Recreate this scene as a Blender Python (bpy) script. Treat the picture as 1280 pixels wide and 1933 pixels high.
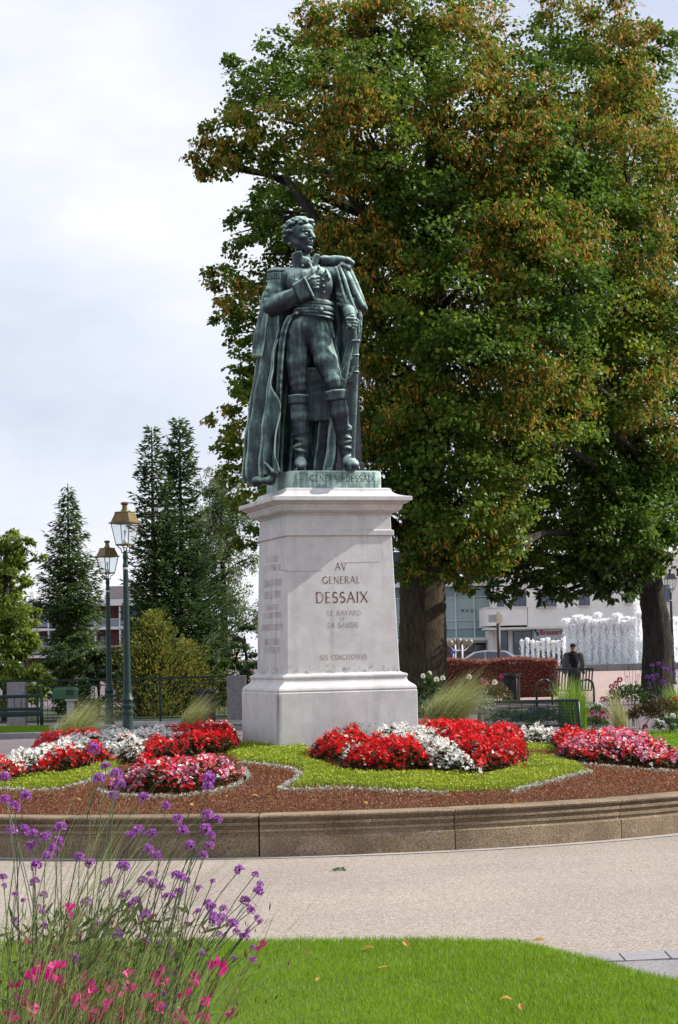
import bpy, math, random
import numpy as np
from mathutils import Vector, Matrix

for o in list(bpy.data.objects):
    bpy.data.objects.remove(o)
sc = bpy.context.scene
COL = sc.collection
R = math.radians
rng = np.random.default_rng(7)
random.seed(7)

# ------------------------------------------------------------------ camera
FPX, W0, H0 = 4000.0, 1280.0, 1933.0
EYE = 1.60
PITCH, ROLL = math.atan((1240 - 966.5) / FPX), R(1.25)
_f = Vector((0, math.cos(PITCH), math.sin(PITCH)))
_u = Vector((0, -math.sin(PITCH), math.cos(PITCH)))
_r = Vector((1, 0, 0))
CR = math.cos(ROLL) * _r - math.sin(ROLL) * _u
CU = math.sin(ROLL) * _r + math.cos(ROLL) * _u
cd = bpy.data.cameras.new('camera')
cam = bpy.data.objects.new('camera', cd)
COL.objects.link(cam)
cam.matrix_world = Matrix(((CR.x, CU.x, -_f.x, 0), (CR.y, CU.y, -_f.y, 0), (CR.z, CU.z, -_f.z, EYE), (0, 0, 0, 1)))
cd.sensor_fit = 'VERTICAL'
cd.sensor_height = 24.0
cd.lens = 24.0 * FPX / H0
cd.clip_start = 0.1
cd.clip_end = 6000
sc.camera = cam

# ------------------------------------------------------------------ light
SUN_AZ, SUN_EL = R(10.0), R(36.0)          # azimuth measured from +X towards +Y
world = bpy.data.worlds.new('World')
sc.world = world
world.use_nodes = True
nt = world.node_tree
nt.nodes.clear()
wo = nt.nodes.new('ShaderNodeOutputWorld')
bg = nt.nodes.new('ShaderNodeBackground')
sky = nt.nodes.new('ShaderNodeTexSky')
sky.sky_type = 'NISHITA'
sky.sun_disc = False
sky.sun_elevation = SUN_EL
sky.sun_rotation = math.pi / 2 - SUN_AZ
sky.air_density = 1.0
sky.dust_density = 1.5
tc = nt.nodes.new('ShaderNodeTexCoord')
mp = nt.nodes.new('ShaderNodeMapping')
mp.inputs['Scale'].default_value = (2.2, 2.2, 4.5)
mp.inputs['Location'].default_value = (1.4, 0.2, 0.35)
nz = nt.nodes.new('ShaderNodeTexNoise')
nz.inputs['Scale'].default_value = 1.3
nz.inputs['Detail'].default_value = 8
nz.inputs['Roughness'].default_value = 0.55
rp = nt.nodes.new('ShaderNodeValToRGB')
rp.color_ramp.elements[0].position = 0.36
rp.color_ramp.elements[0].color = (0.80, 0.80, 0.80, 1)
rp.color_ramp.elements[1].position = 0.66
rp.color_ramp.elements[1].color = (1.0, 1.0, 1.0, 1)
crp = nt.nodes.new('ShaderNodeValToRGB')        # veil of thin cloud: bluish grey to white
crp.color_ramp.elements[0].position = 0.36
crp.color_ramp.elements[0].color = (5.7, 6.2, 7.75, 1)
crp.color_ramp.elements[1].position = 0.64
crp.color_ramp.elements[1].color = (8.1, 8.3, 8.9, 1)
mx = nt.nodes.new('ShaderNodeMixRGB')
L = nt.links.new
L(tc.outputs['Generated'], mp.inputs['Vector'])
L(mp.outputs[0], nz.inputs['Vector'])
L(nz.outputs['Fac'], rp.inputs[0])
L(nz.outputs['Fac'], crp.inputs[0])
L(rp.outputs[0], mx.inputs[0])
L(sky.outputs[0], mx.inputs[1])
L(crp.outputs[0], mx.inputs[2])
L(mx.outputs[0], bg.inputs[0])
bg.inputs[1].default_value = 0.084
L(bg.outputs[0], wo.inputs[0])

sd = bpy.data.lights.new('sun', 'SUN')
sd.energy = 4.9
sd.angle = R(0.6)
sd.color = (1.0, 0.955, 0.88)
sun = bpy.data.objects.new('sun', sd)
COL.objects.link(sun)
SUNDIR = Vector((math.cos(SUN_EL) * math.cos(SUN_AZ), math.cos(SUN_EL) * math.sin(SUN_AZ), math.sin(SUN_EL)))
sun.rotation_euler = SUNDIR.to_track_quat('Z', 'Y').to_euler()
sun.location = (30, 10, 30)

sc.view_settings.view_transform = 'Standard'
sc.view_settings.look = 'None'
sc.view_settings.exposure = 0.56
sc.view_settings.gamma = 1.0
sc.view_settings.use_curve_mapping = False
sc.render.engine = 'CYCLES'
sc.cycles.use_denoising = True
sc.cycles.max_bounces = 8
sc.cycles.transparent_max_bounces = 12
sc.cycles.caustics_reflective = False
sc.cycles.caustics_refractive = False
sc.cycles.sample_clamp_indirect = 6.0

# ------------------------------------------------------------------ helpers
def ray(px, py):
    return (_f + CR * ((px - W0 / 2) / FPX) + CU * ((H0 / 2 - py) / FPX))

def at(px, py, Y):
    """the world point at distance Y that the photograph shows at this pixel"""
    d = ray(px, py)
    return Vector((0, 0, EYE)) + d * (Y / d.y)

def smooth(a, b, x):
    t = np.clip((x - a) / (b - a), 0, 1)
    return t * t * (3 - 2 * t)

def gz(x, y):
    ramp = np.interp(y, [0, 40, 62, 140, 1e5], [0, 0, .2, .3, .3])
    return ramp * smooth(-2, 3, np.asarray(x, float))

def gpt(px, py):
    """point of the ground seen at this pixel"""
    for Y in np.arange(5, 400, .05):
        p = at(px, py, Y)
        if p.z <= gz(p.x, p.y):
            return Vector((p.x, p.y, float(gz(p.x, p.y))))
    return p

def onx(px, Y, z=None):
    """x, y, ground height for a pixel column at distance Y"""
    zz = 0.0
    p = at(px, 1300, Y)
    for _ in range(4):
        zz = float(gz(p.x, Y)) if z is None else z
        # pixel row where that height shows
        py = 1240 - (zz - EYE) * FPX / Y
        p = at(px, py, Y)
    return Vector((p.x, Y, zz))

def tag(o, label=None, cat=None, group=None, kind=None):
    if label: o['label'] = label
    if cat: o['category'] = cat
    if group: o['group'] = group
    if kind: o['kind'] = kind
    return o

def empty(name, loc=(0, 0, 0), rz=0.0):
    o = bpy.data.objects.new(name, None)
    COL.objects.link(o)
    o.location = loc
    o.rotation_euler = (0, 0, rz)
    o.empty_display_size = .2
    return o

def thing(name, label, cat, loc=(0, 0, 0), rz=0.0, group=None):
    return tag(empty(name, loc, rz), label, cat, group)

def link(name, me, mat=None, parent=None, smooth_=False):
    o = bpy.data.objects.new(name, me)
    COL.objects.link(o)
    if mat is not None and not len(me.materials):
        for m in (mat if isinstance(mat, (list, tuple)) else [mat]):
            me.materials.append(m)
    if parent is not None:
        o.parent = parent
    if smooth_:
        me.polygons.foreach_set('use_smooth', np.ones(len(me.polygons), dtype=bool))
    return o

def np_mesh(name, V, F, col=None, mi=None):
    """mesh from arrays; F is (n,k) or a list of (n,k) arrays"""
    me = bpy.data.meshes.new(name)
    Fs = F if isinstance(F, list) else [F]
    Fs = [np.asarray(f, np.int32) for f in Fs if len(f)]
    V = np.ascontiguousarray(V, np.float32)
    me.vertices.add(len(V))
    me.vertices.foreach_set('co', V.ravel())
    loops = np.concatenate([f.ravel() for f in Fs])
    tot = np.concatenate([np.full(len(f), f.shape[1], np.int32) for f in Fs])
    st = np.concatenate([[0], np.cumsum(tot)[:-1]]).astype(np.int32)
    me.loops.add(len(loops))
    me.loops.foreach_set('vertex_index', loops)
    me.polygons.add(len(tot))
    me.polygons.foreach_set('loop_start', st)
    me.polygons.foreach_set('loop_total', tot)
    if mi is not None:
        me.polygons.foreach_set('material_index', np.asarray(mi, np.int32))
    if col is not None:
        a = me.color_attributes.new('Col', 'FLOAT_COLOR', 'POINT')
        c = np.ones((len(V), 4), np.float32)
        c[:, :3] = col
        a.data.foreach_set('color', c.ravel())
    me.update(calc_edges=True)
    me.validate()
    return me

class MB:
    """collects simple shapes into one mesh"""
    def __init__(s):
        s.v, s.f = [], []
    def add(s, V, F):
        b = len(s.v)
        s.v += [tuple(map(float, p)) for p in V]
        s.f += [tuple(i + b for i in f) for f in F]
        return s
    def box(s, a, b, rz=0.0, c=None):
        (x0, y0, z0), (x1, y1, z1) = a, b
        V = [(x0, y0, z0), (x1, y0, z0), (x1, y1, z0), (x0, y1, z0), (x0, y0, z1), (x1, y0, z1), (x1, y1, z1), (x0, y1, z1)]
        if rz:
            cx, cy = c if c else ((x0 + x1) / 2, (y0 + y1) / 2)
            V = [(cx + (x - cx) * math.cos(rz) - (y - cy) * math.sin(rz), cy + (x - cx) * math.sin(rz) + (y - cy) * math.cos(rz), z) for x, y, z in V]
        return s.add(V, [(0, 3, 2, 1), (4, 5, 6, 7), (0, 1, 5, 4), (1, 2, 6, 5), (2, 3, 7, 6), (3, 0, 4, 7)])
    def bbox(s, a, b, bev=.01):
        """box with chamfered edges"""
        (x0, y0, z0), (x1, y1, z1) = a, b
        e = bev
        rings = [(z0, e), (z0 + e, 0), (z1 - e, 0), (z1, e)]
        def ring(z, i):
            X0, X1, Y0, Y1 = x0 + i, x1 - i, y0 + i, y1 - i
            return [(X0 + e, Y0, z), (X1 - e, Y0, z), (X1, Y0 + e, z), (X1, Y1 - e, z), (X1 - e, Y1, z), (X0 + e, Y1, z), (X0, Y1 - e, z), (X0, Y0 + e, z)]
        return s.loft([ring(z, i) for z, i in rings])
    def loft(s, rings, close=True, caps=True):
        n = len(rings[0])
        V = [p for r in rings for p in r]
        F = []
        for k in range(len(rings) - 1):
            for i in range(n if close else n - 1):
                j = (i + 1) % n
                F.append((k * n + i, k * n + j, (k + 1) * n + j, (k + 1) * n + i))
        if caps:
            F.append(tuple(range(n - 1, -1, -1)))
            F.append(tuple((len(rings) - 1) * n + i for i in range(n)))
        return s.add(V, F)
    def tube(s, path, rad, sides=8, caps=True, jit=0.0):
        path = [Vector(p) for p in path]
        if not isinstance(rad, (list, tuple)):
            rad = [rad] * len(path)
        rings = []
        prev = None
        for i, p in enumerate(path):
            d = (path[min(i + 1, len(path) - 1)] - path[max(i - 1, 0)])
            d = d.normalized() if d.length > 1e-9 else Vector((0, 0, 1))
            if prev is None:
                a = d.cross(Vector((0.3, 1, 0.17)))
                if a.length < 1e-3: a = d.cross(Vector((1, 0, 0)))
            else:
                a = prev - d * prev.dot(d)
            a.normalize(); prev = a
            b = d.cross(a)
            rings.append([p + (a * math.cos(2 * math.pi * k / sides) + b * math.sin(2 * math.pi * k / sides)) * rad[i] * (1 + (random.uniform(-jit, jit) if jit else 0)) for k in range(sides)])
        return s.loft(rings, caps=caps)
    def lathe(s, prof, c=(0, 0, 0), n=16, a0=0.0):
        rings = [[(c[0] + r * math.cos(a0 + 2 * math.pi * k / n), c[1] + r * math.sin(a0 + 2 * math.pi * k / n), c[2] + z) for k in range(n)] for r, z in prof]
        return s.loft(rings)
    def prism(s, poly, y0, y1):
        """polygon in x,z pushed from y0 to y1"""
        n = len(poly)
        V = [(x, y0, z) for x, z in poly] + [(x, y1, z) for x, z in poly]
        F = [tuple(range(n)), tuple(range(2 * n - 1, n - 1, -1))]
        F += [(i + n, (i + 1) % n + n, (i + 1) % n, i) for i in range(n)]
        return s.add(V, F)
    def build(s, name, mat, parent=None, smooth_=False):
        me = bpy.data.meshes.new(name)
        me.from_pydata(s.v, [], s.f)
        me.update()
        return link(name, me, mat, parent, smooth_)

def auto_smooth(o, ang=40):
    me = o.data
    me.polygons.foreach_set('use_smooth', np.ones(len(me.polygons), dtype=bool))
    me.set_sharp_from_angle(angle=R(ang))
    return o

def copy_tree(o, parent=None):
    c = o.copy()
    COL.objects.link(c)
    c.parent = parent
    for ch in list(o.children):
        copy_tree(ch, c)
    return c

# ------------------------------------------------------------------ materials
def new_mat(name):
    m = bpy.data.materials.new(name)
    m.use_nodes = True
    n = m.node_tree
    b = n.nodes['Principled BSDF']
    return m, n, b

def mat_plain(name, col, rough=.6, metal=0.0, var=.12, scale=14, bump=0.0, bscale=60, spec=.4, stretch=(1, 1, 1)):
    """colour broken up by two octaves of noise, optional fine bump"""
    m, n, b = new_mat(name)
    tcn = n.nodes.new('ShaderNodeTexCoord')
    mpn = n.nodes.new('ShaderNodeMapping'); mpn.inputs['Scale'].default_value = stretch
    no = n.nodes.new('ShaderNodeTexNoise'); no.inputs['Scale'].default_value = scale; no.inputs['Detail'].default_value = 6; no.inputs['Roughness'].default_value = .65
    cr = n.nodes.new('ShaderNodeValToRGB')
    cr.color_ramp.elements[0].position = .3; cr.color_ramp.elements[1].position = .7
    cr.color_ramp.elements[0].color = tuple(max(0, c * (1 - var)) for c in col) + (1,)
    cr.color_ramp.elements[1].color = tuple(min(1, c * (1 + var)) for c in col) + (1,)
    n.links.new(tcn.outputs['Object'], mpn.inputs[0]); n.links.new(mpn.outputs[0], no.inputs['Vector'])
    n.links.new(no.outputs['Fac'], cr.inputs[0]); n.links.new(cr.outputs[0], b.inputs['Base Color'])
    b.inputs['Roughness'].default_value = rough
    b.inputs['Metallic'].default_value = metal
    b.inputs['Specular IOR Level'].default_value = spec
    if bump:
        n2 = n.nodes.new('ShaderNodeTexNoise'); n2.inputs['Scale'].default_value = bscale; n2.inputs['Detail'].default_value = 5
        bp = n.nodes.new('ShaderNodeBump'); bp.inputs['Strength'].default_value = bump; bp.inputs['Distance'].default_value = .02
        n.links.new(mpn.outputs[0], n2.inputs['Vector']); n.links.new(n2.outputs['Fac'], bp.inputs['Height']); n.links.new(bp.outputs[0], b.inputs['Normal'])
    return m

def mat_leaf(name, cols, trans=.35, rough=.45, spec=.35, nscale=.6, attr=False, isl=.5):
    """leaf colour from each leaf's own random value plus slow noise through the crown"""
    m, n, b = new_mat(name)
    out = n.nodes['Material Output']
    if attr:
        src = n.nodes.new('ShaderNodeAttribute'); src.attribute_name = 'Col'
        geo = n.nodes.new('ShaderNodeNewGeometry')
        hs = n.nodes.new('ShaderNodeHueSaturation')
        mr = n.nodes.new('ShaderNodeMapRange'); mr.inputs['To Min'].default_value = .78; mr.inputs['To Max'].default_value = 1.2
        n.links.new(geo.outputs['Random Per Island'], mr.inputs['Value'])
        n.links.new(mr.outputs[0], hs.inputs['Value']); n.links.new(src.outputs['Color'], hs.inputs['Color'])
        cout = hs.outputs[0]
    else:
        geo = n.nodes.new('ShaderNodeNewGeometry')
        tcn = n.nodes.new('ShaderNodeTexCoord')
        no = n.nodes.new('ShaderNodeTexNoise'); no.inputs['Scale'].default_value = nscale; no.inputs['Detail'].default_value = 3
        n.links.new(tcn.outputs['Object'], no.inputs['Vector'])
        ma = n.nodes.new('ShaderNodeMath'); ma.operation = 'MULTIPLY'; ma.inputs[1].default_value = isl
        mb = n.nodes.new('ShaderNodeMath'); mb.operation = 'MULTIPLY_ADD'; mb.inputs[1].default_value = 1.7 * (1 - isl)
        mc = n.nodes.new('ShaderNodeMath'); mc.operation = 'SUBTRACT'; mc.inputs[1].default_value = .35 * (1 - isl)
        n.links.new(geo.outputs['Random Per Island'], ma.inputs[0])
        n.links.new(no.outputs['Fac'], mb.inputs[0]); n.links.new(ma.outputs[0], mb.inputs[2]); n.links.new(mb.outputs[0], mc.inputs[0])
        cr = n.nodes.new('ShaderNodeValToRGB')
        while len(cr.color_ramp.elements) < len(cols): cr.color_ramp.elements.new(.5)
        for e, (p, c) in zip(cr.color_ramp.elements, cols):
            e.position = p; e.color = tuple(c) + (1,)
        n.links.new(mc.outputs[0], cr.inputs[0])
        cout = cr.outputs[0]
    n.links.new(cout, b.inputs['Base Color'])
    b.inputs['Roughness'].default_value = rough
    b.inputs['Specular IOR Level'].default_value = spec
    tr = n.nodes.new('ShaderNodeBsdfTranslucent')
    n.links.new(cout, tr.inputs['Color'])
    mxs = n.nodes.new('ShaderNodeMixShader'); mxs.inputs[0].default_value = trans
    n.links.new(b.outputs[0], mxs.inputs[1]); n.links.new(tr.outputs[0], mxs.inputs[2]); n.links.new(mxs.outputs[0], out.inputs['Surface'])
    return m

# leaf quads: base, side, tip, side, with the sides lifted for a fold
def unit(v):
    return v / np.maximum(np.linalg.norm(v, axis=1, keepdims=True), 1e-9)

def leaf_quads(P, T, ln, wd, fold=.25, rng=rng, N=None, base=.45):
    n = len(P)
    T = unit(T)
    if N is None: N = rng.normal(size=(n, 3))
    S = unit(np.cross(T, N))
    Nn = np.cross(S, T)
    ln = np.broadcast_to(np.asarray(ln, float).reshape(-1, 1), (n, 1)); wd = np.broadcast_to(np.asarray(wd, float).reshape(-1, 1), (n, 1))
    a = P; m = P + T * ln * base + Nn * wd * fold
    V = np.stack([a, m + S * wd * .5, P + T * ln, m - S * wd * .5], 1).reshape(-1, 3)
    F = np.arange(4 * n).reshape(n, 4)
    return V, F

def in_poly(X, Y, poly):
    ins = np.zeros(X.shape, bool)
    n = len(poly)
    for i in range(n):
        x0, y0 = poly[i]; x1, y1 = poly[(i + 1) % n]
        c = ((y0 > Y) != (y1 > Y))
        with np.errstate(divide='ignore', invalid='ignore'):
            xi = (x1 - x0) * (Y - y0) / (y1 - y0 + 1e-12) + x0
        ins ^= c & (X < xi)
    return ins

def edge_dist(X, Y, poly):
    d = np.full(X.shape, 1e9)
    n = len(poly)
    for i in range(n):
        a = np.array(poly[i]); b = np.array(poly[(i + 1) % n])
        ab = b - a
        t = np.clip(((X - a[0]) * ab[0] + (Y - a[1]) * ab[1]) / (ab @ ab + 1e-12), 0, 1)
        d = np.minimum(d, np.hypot(X - a[0] - t * ab[0], Y - a[1] - t * ab[1]))
    return d

# ------------------------------------------------------------------ distance-field sculpting
class SDF:
    def __init__(s, lo, hi, h):
        s.lo = np.array(lo, float); s.h = h
        s.n = np.ceil((np.array(hi, float) - s.lo) / h).astype(int) + 1
        s.D = np.full(s.n, 50.0, np.float32)
    def sub(s, lo, hi):
        a = np.clip(np.floor((np.array(lo) - s.lo) / s.h).astype(int), 0, s.n - 1)
        b = np.clip(np.ceil((np.array(hi) - s.lo) / s.h).astype(int) + 1, 1, s.n)
        sl = tuple(slice(int(i), int(max(j, i + 1))) for i, j in zip(a, b))
        ax = [s.lo[k] + s.h * np.arange(sl[k].start, sl[k].stop) for k in range(3)]
        return sl, ax[0][:, None, None], ax[1][None, :, None], ax[2][None, None, :]
    def put(s, sl, d, k, cut=False):
        D = s.D[sl]
        if cut:
            d = -d
            if k > 0:
                hh = np.maximum(k - np.abs(D - d), 0) / k
                s.D[sl] = np.maximum(D, d) + hh * hh * k * .25
            else: s.D[sl] = np.maximum(D, d)
            return
        if k > 0:
            hh = np.maximum(k - np.abs(D - d), 0) / k
            s.D[sl] = np.minimum(D, d) - hh * hh * k * .25
        else:
            s.D[sl] = np.minimum(D, d)
    def cap(s, a, b, ra, rb=None, k=6, ys=1.0, cut=False):
        """tapered capsule; ys > 1 flattens it in depth"""
        rb = ra if rb is None else rb
        a = np.array(a, float); b = np.array(b, float); m = max(ra, rb) + k + 3
        sl, x, y, z = s.sub(np.minimum(a, b) - m, np.maximum(a, b) + m)
        sc3 = np.array([1, ys, 1]); A = a * sc3; B = b * sc3; ab = B - A
        px, py, pz = x - A[0], y * ys - A[1], z - A[2]
        t = np.clip((px * ab[0] + py * ab[1] + pz * ab[2]) / (ab @ ab + 1e-9), 0, 1)
        d = np.sqrt((px - t * ab[0]) ** 2 + (py - t * ab[1]) ** 2 + (pz - t * ab[2]) ** 2) - (ra + (rb - ra) * t)
        s.put(sl, d, k, cut)
    def chain(s, pts, k=6, ys=1.0):
        for (p, r), (q, w) in zip(pts[:-1], pts[1:]):
            s.cap(p, q, r, w, k, ys)
    def ell(s, c, r, k=6, cut=False, M=None):
        c = np.array(c, float); r = np.array(r, float); m = r.max() + k + 3
        sl, x, y, z = s.sub(c - m, c + m)
        px, py, pz = x - c[0], y - c[1], z - c[2]
        if M is not None:
            px, py, pz = [M[i][0] * px + M[i][1] * py + M[i][2] * pz for i in range(3)]
        q = np.sqrt((px / r[0]) ** 2 + (py / r[1]) ** 2 + (pz / r[2]) ** 2)
        q2 = np.sqrt((px / r[0] ** 2) ** 2 + (py / r[1] ** 2) ** 2 + (pz / r[2] ** 2) ** 2)
        s.put(sl, q * (q - 1) / np.maximum(q2, 1e-6), k, cut)
    def box(s, c, hf, rd=2, k=3, M=None, cut=False):
        c = np.array(c, float); hf = np.array(hf, float); m = np.linalg.norm(hf) + k + 3
        sl, x, y, z = s.sub(c - m, c + m)
        px, py, pz = x - c[0], y - c[1], z - c[2]
        if M is not None:
            px, py, pz = [M[i][0] * px + M[i][1] * py + M[i][2] * pz for i in range(3)]
        qx, qy, qz = np.abs(px) - hf[0] + rd, np.abs(py) - hf[1] + rd, np.abs(pz) - hf[2] + rd
        d = np.sqrt(np.maximum(qx, 0) ** 2 + np.maximum(qy, 0) ** 2 + np.maximum(qz, 0) ** 2) + np.minimum(np.maximum(np.maximum(qx, qy), qz), 0) - rd
        s.put(sl, d, k, cut)
    def mesh(s):
        D = s.D; nx, ny, nz = D.shape
        I = D < 0
        cnt = np.zeros((nx - 1, ny - 1, nz - 1), np.int8)
        for i in (0, 1):
            for j in (0, 1):
                for k in (0, 1):
                    cnt += I[i:nx - 1 + i, j:ny - 1 + j, k:nz - 1 + k]
        act = (cnt > 0) & (cnt < 8)
        ii = np.argwhere(act)
        idx = np.full(act.shape, -1, np.int64); idx[act] = np.arange(len(ii))
        acc = np.zeros((len(ii), 3)); num = np.zeros(len(ii))
        cs = [(i, j, k) for i in (0, 1) for j in (0, 1) for k in (0, 1)]
        for a in cs:
            for ax in range(3):
                if a[ax]: continue
                b = list(a); b[ax] = 1
                da = D[ii[:, 0] + a[0], ii[:, 1] + a[1], ii[:, 2] + a[2]]; db = D[ii[:, 0] + b[0], ii[:, 1] + b[1], ii[:, 2] + b[2]]
                c = (da < 0) != (db < 0)
                t = np.where(c, da / np.where(c, da - db, 1), 0)
                p = np.repeat(np.array(a, float)[None], len(ii), 0); p[:, ax] = t
                acc[c] += p[c]; num[c] += 1
        V = s.lo + s.h * (ii + acc / num[:, None])
        Q = []
        for ax in range(3):
            n1, n2 = [(1, 2), (2, 0), (0, 1)][ax]
            lo = [slice(1, -1)] * 3; lo[ax] = slice(0, D.shape[ax] - 1)
            A = I[tuple(lo)]; hi = list(lo); hi[ax] = slice(1, D.shape[ax]); B = I[tuple(hi)]
            e = np.argwhere(A != B)
            if not len(e): continue
            off = np.array([1, 1, 1]); off[ax] = 0
            p = e + off
            flip = B[tuple(e.T)]
            def g(d1, d2):
                q = p.copy(); q[:, n1] += d1; q[:, n2] += d2
                return idx[q[:, 0], q[:, 1], q[:, 2]]
            q = np.stack([g(-1, -1), g(0, -1), g(0, 0), g(-1, 0)], 1)
            q[flip] = q[flip][:, ::-1]
            Q.append(q)
        return V, np.concatenate(Q)
# ================================================================== SETTING
def grain_mat(name, cols, vscale, rough=.9, bump=.35, patch=(.9, 1.08), pscale=.8):
    """small stones: a cell texture gives every grain a colour of its own"""
    m, n, b = new_mat(name)
    t = n.nodes.new('ShaderNodeTexCoord')
    vo = n.nodes.new('ShaderNodeTexVoronoi'); vo.inputs['Scale'].default_value = vscale
    sp = n.nodes.new('ShaderNodeSeparateColor')
    cr = n.nodes.new('ShaderNodeValToRGB')
    while len(cr.color_ramp.elements) < len(cols): cr.color_ramp.elements.new(.5)
    for e, (p, c) in zip(cr.color_ramp.elements, cols): e.position = p; e.color = tuple(c) + (1,)
    no = n.nodes.new('ShaderNodeTexNoise'); no.inputs['Scale'].default_value = pscale; no.inputs['Detail'].default_value = 7; no.inputs['Roughness'].default_value = .6
    mr = n.nodes.new('ShaderNodeMapRange'); mr.inputs['From Min'].default_value = .3; mr.inputs['From Max'].default_value = .7
    mr.inputs['To Min'].default_value = patch[0]; mr.inputs['To Max'].default_value = patch[1]
    hs = n.nodes.new('ShaderNodeHueSaturation')
    bp = n.nodes.new('ShaderNodeBump'); bp.inputs['Strength'].default_value = bump; bp.inputs['Distance'].default_value = .004
    for a, c in ((t.outputs['Object'], vo.inputs['Vector']), (vo.outputs['Color'], sp.inputs[0]), (sp.outputs[0], cr.inputs[0]),
                 (t.outputs['Object'], no.inputs['Vector']), (no.outputs['Fac'], mr.inputs['Value']), (mr.outputs[0], hs.inputs['Value']),
                 (cr.outputs[0], hs.inputs['Color']), (hs.outputs[0], b.inputs['Base Color']),
                 (vo.outputs['Distance'], bp.inputs['Height']), (bp.outputs[0], b.inputs['Normal'])):
        n.links.new(a, c)
    bp.invert = True
    b.inputs['Roughness'].default_value = rough
    b.inputs['Specular IOR Level'].default_value = .2
    return m

M_gravel = grain_mat('bonded_gravel', [(0, (.125, .10, .08)), (.2, (.235, .195, .16)), (.6, (.31, .265, .222)), (.9, (.39, .342, .295)), (1, (.53, .48, .425))], 130, bump=.25, patch=(.87, 1.09), pscale=.55)
M_asph = grain_mat('asphalt', [(0, (.06, .055, .06)), (.6, (.10, .09, .095)), (1, (.17, .15, .155))], 110, patch=(.8, 1.15))
M_redasph = grain_mat('reddish_asphalt', [(0, (.10, .075, .08)), (.6, (.15, .12, .13)), (1, (.22, .18, .19))], 80, patch=(.85, 1.1))
M_plaza = grain_mat('pink_plaza_paving', [(0, (.24, .17, .15)), (.5, (.34, .25, .22)), (1, (.44, .34, .31))], 30, patch=(.88, 1.1))
M_walk = grain_mat('grey_walk', [(0, (.20, .18, .18)), (.5, (.30, .27, .27)), (1, (.40, .37, .37))], 60)

def sheet(name, x0, x1, y0, y1, dz, mat, nx=40, ny=60):
    """ground sheet that follows the gentle rise of the square"""
    xs = np.linspace(x0, x1, nx); ys = np.linspace(y0, y1, ny) if not isinstance(y0, np.ndarray) else y0
    X, Y = np.meshgrid(xs, ys)
    V = np.stack([X, Y, gz(X, Y) + dz], -1).reshape(-1, 3)
    i = np.arange((len(ys) - 1) * (nx - 1)); r, c = i // (nx - 1), i % (nx - 1)
    F = np.stack([r * nx + c, r * nx + c + 1, (r + 1) * nx + c + 1, (r + 1) * nx + c], 1)
    return tag(link(name, np_mesh(name, V, F), mat), kind='structure')

yy = np.concatenate([np.linspace(-30, 60, 46), np.linspace(62, 160, 40), [300, 800, 2000, 5000]])
xx_big = 4000
Vg = []
xs = np.array([-4000, -600, -100] + list(np.linspace(-40, 60, 51)) + [120, 600, 4000], float)
X, Y = np.meshgrid(xs, yy)
V = np.stack([X, Y, gz(X, Y)], -1).reshape(-1, 3)
nx = len(xs); i = np.arange((len(yy) - 1) * (nx - 1)); r_, c_ = i // (nx - 1), i % (nx - 1)
tag(link('ground', np_mesh('ground', V, np.stack([r_ * nx + c_, r_ * nx + c_ + 1, (r_ + 1) * nx + c_ + 1, (r_ + 1) * nx + c_], 1)), M_redasph), kind='structure')
sheet('path', -9, 9, 6.5, 30.5, .004, M_gravel, 20, 30)
sheet('plaza', -3, 40, 60, 139, .005, M_plaza, 40, 60)
sheet('walkway', -30, -1.5, 51.7, 56.2, .02, M_walk, 30, 4)

# ------------------------------------------------------------------ raised round bed
BC = np.array([-.70, 22.60]); BR = 5.40
def zb(x, y):
    r2 = ((x - BC[0]) ** 2 + (y - BC[1]) ** 2) / 5.1 ** 2
    return .295 + .365 * np.clip(1 - r2, 0, 1)

def bedpt(px, py, h=0.0):
    pr = None
    for Y in np.arange(17.2, 28.0, .04):
        p = at(px, py, Y)
        d = p.z - (zb(p.x, p.y) + h)
        if d <= 0:
            return (p.x, p.y)
    # ray passes over the crown of the bed: take where it comes closest
    best = min(np.arange(17.3, 28, .1), key=lambda Y: at(px, py, Y).z - zb(at(px, py, Y).x, Y))
    p = at(px, py, best)
    return (p.x, p.y)

def bedpoly(pts):
    return [bedpt(p[0], p[1], p[2] if len(p) > 2 else 0.0) for p in pts]

M_soil = mat_plain('bed_soil', (.075, .045, .032), .95, var=.4, scale=30, bump=.8, bscale=40)
rr = np.linspace(0, 5.13, 26); aa = np.linspace(0, 2 * math.pi, 97)[:-1]
V = [(BC[0], BC[1], float(zb(*BC)))]; F = []
for r in rr[1:]:
    for a in aa: V.append((BC[0] + r * math.cos(a), BC[1] + r * math.sin(a), float(zb(BC[0] + r * math.cos(a), BC[1] + r * math.sin(a)))))
for k in range(len(rr) - 1):
    for j in range(96):
        j2 = (j + 1) % 96
        if k == 0: F.append((0, 1 + j, 1 + j2))
        else: F.append((1 + (k - 1) * 96 + j, 1 + k * 96 + j, 1 + k * 96 + j2, 1 + (k - 1) * 96 + j2))
mb = MB(); mb.add(V, F)
tag(mb.build('bed_soil', M_soil, smooth_=True), kind='structure')

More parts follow.
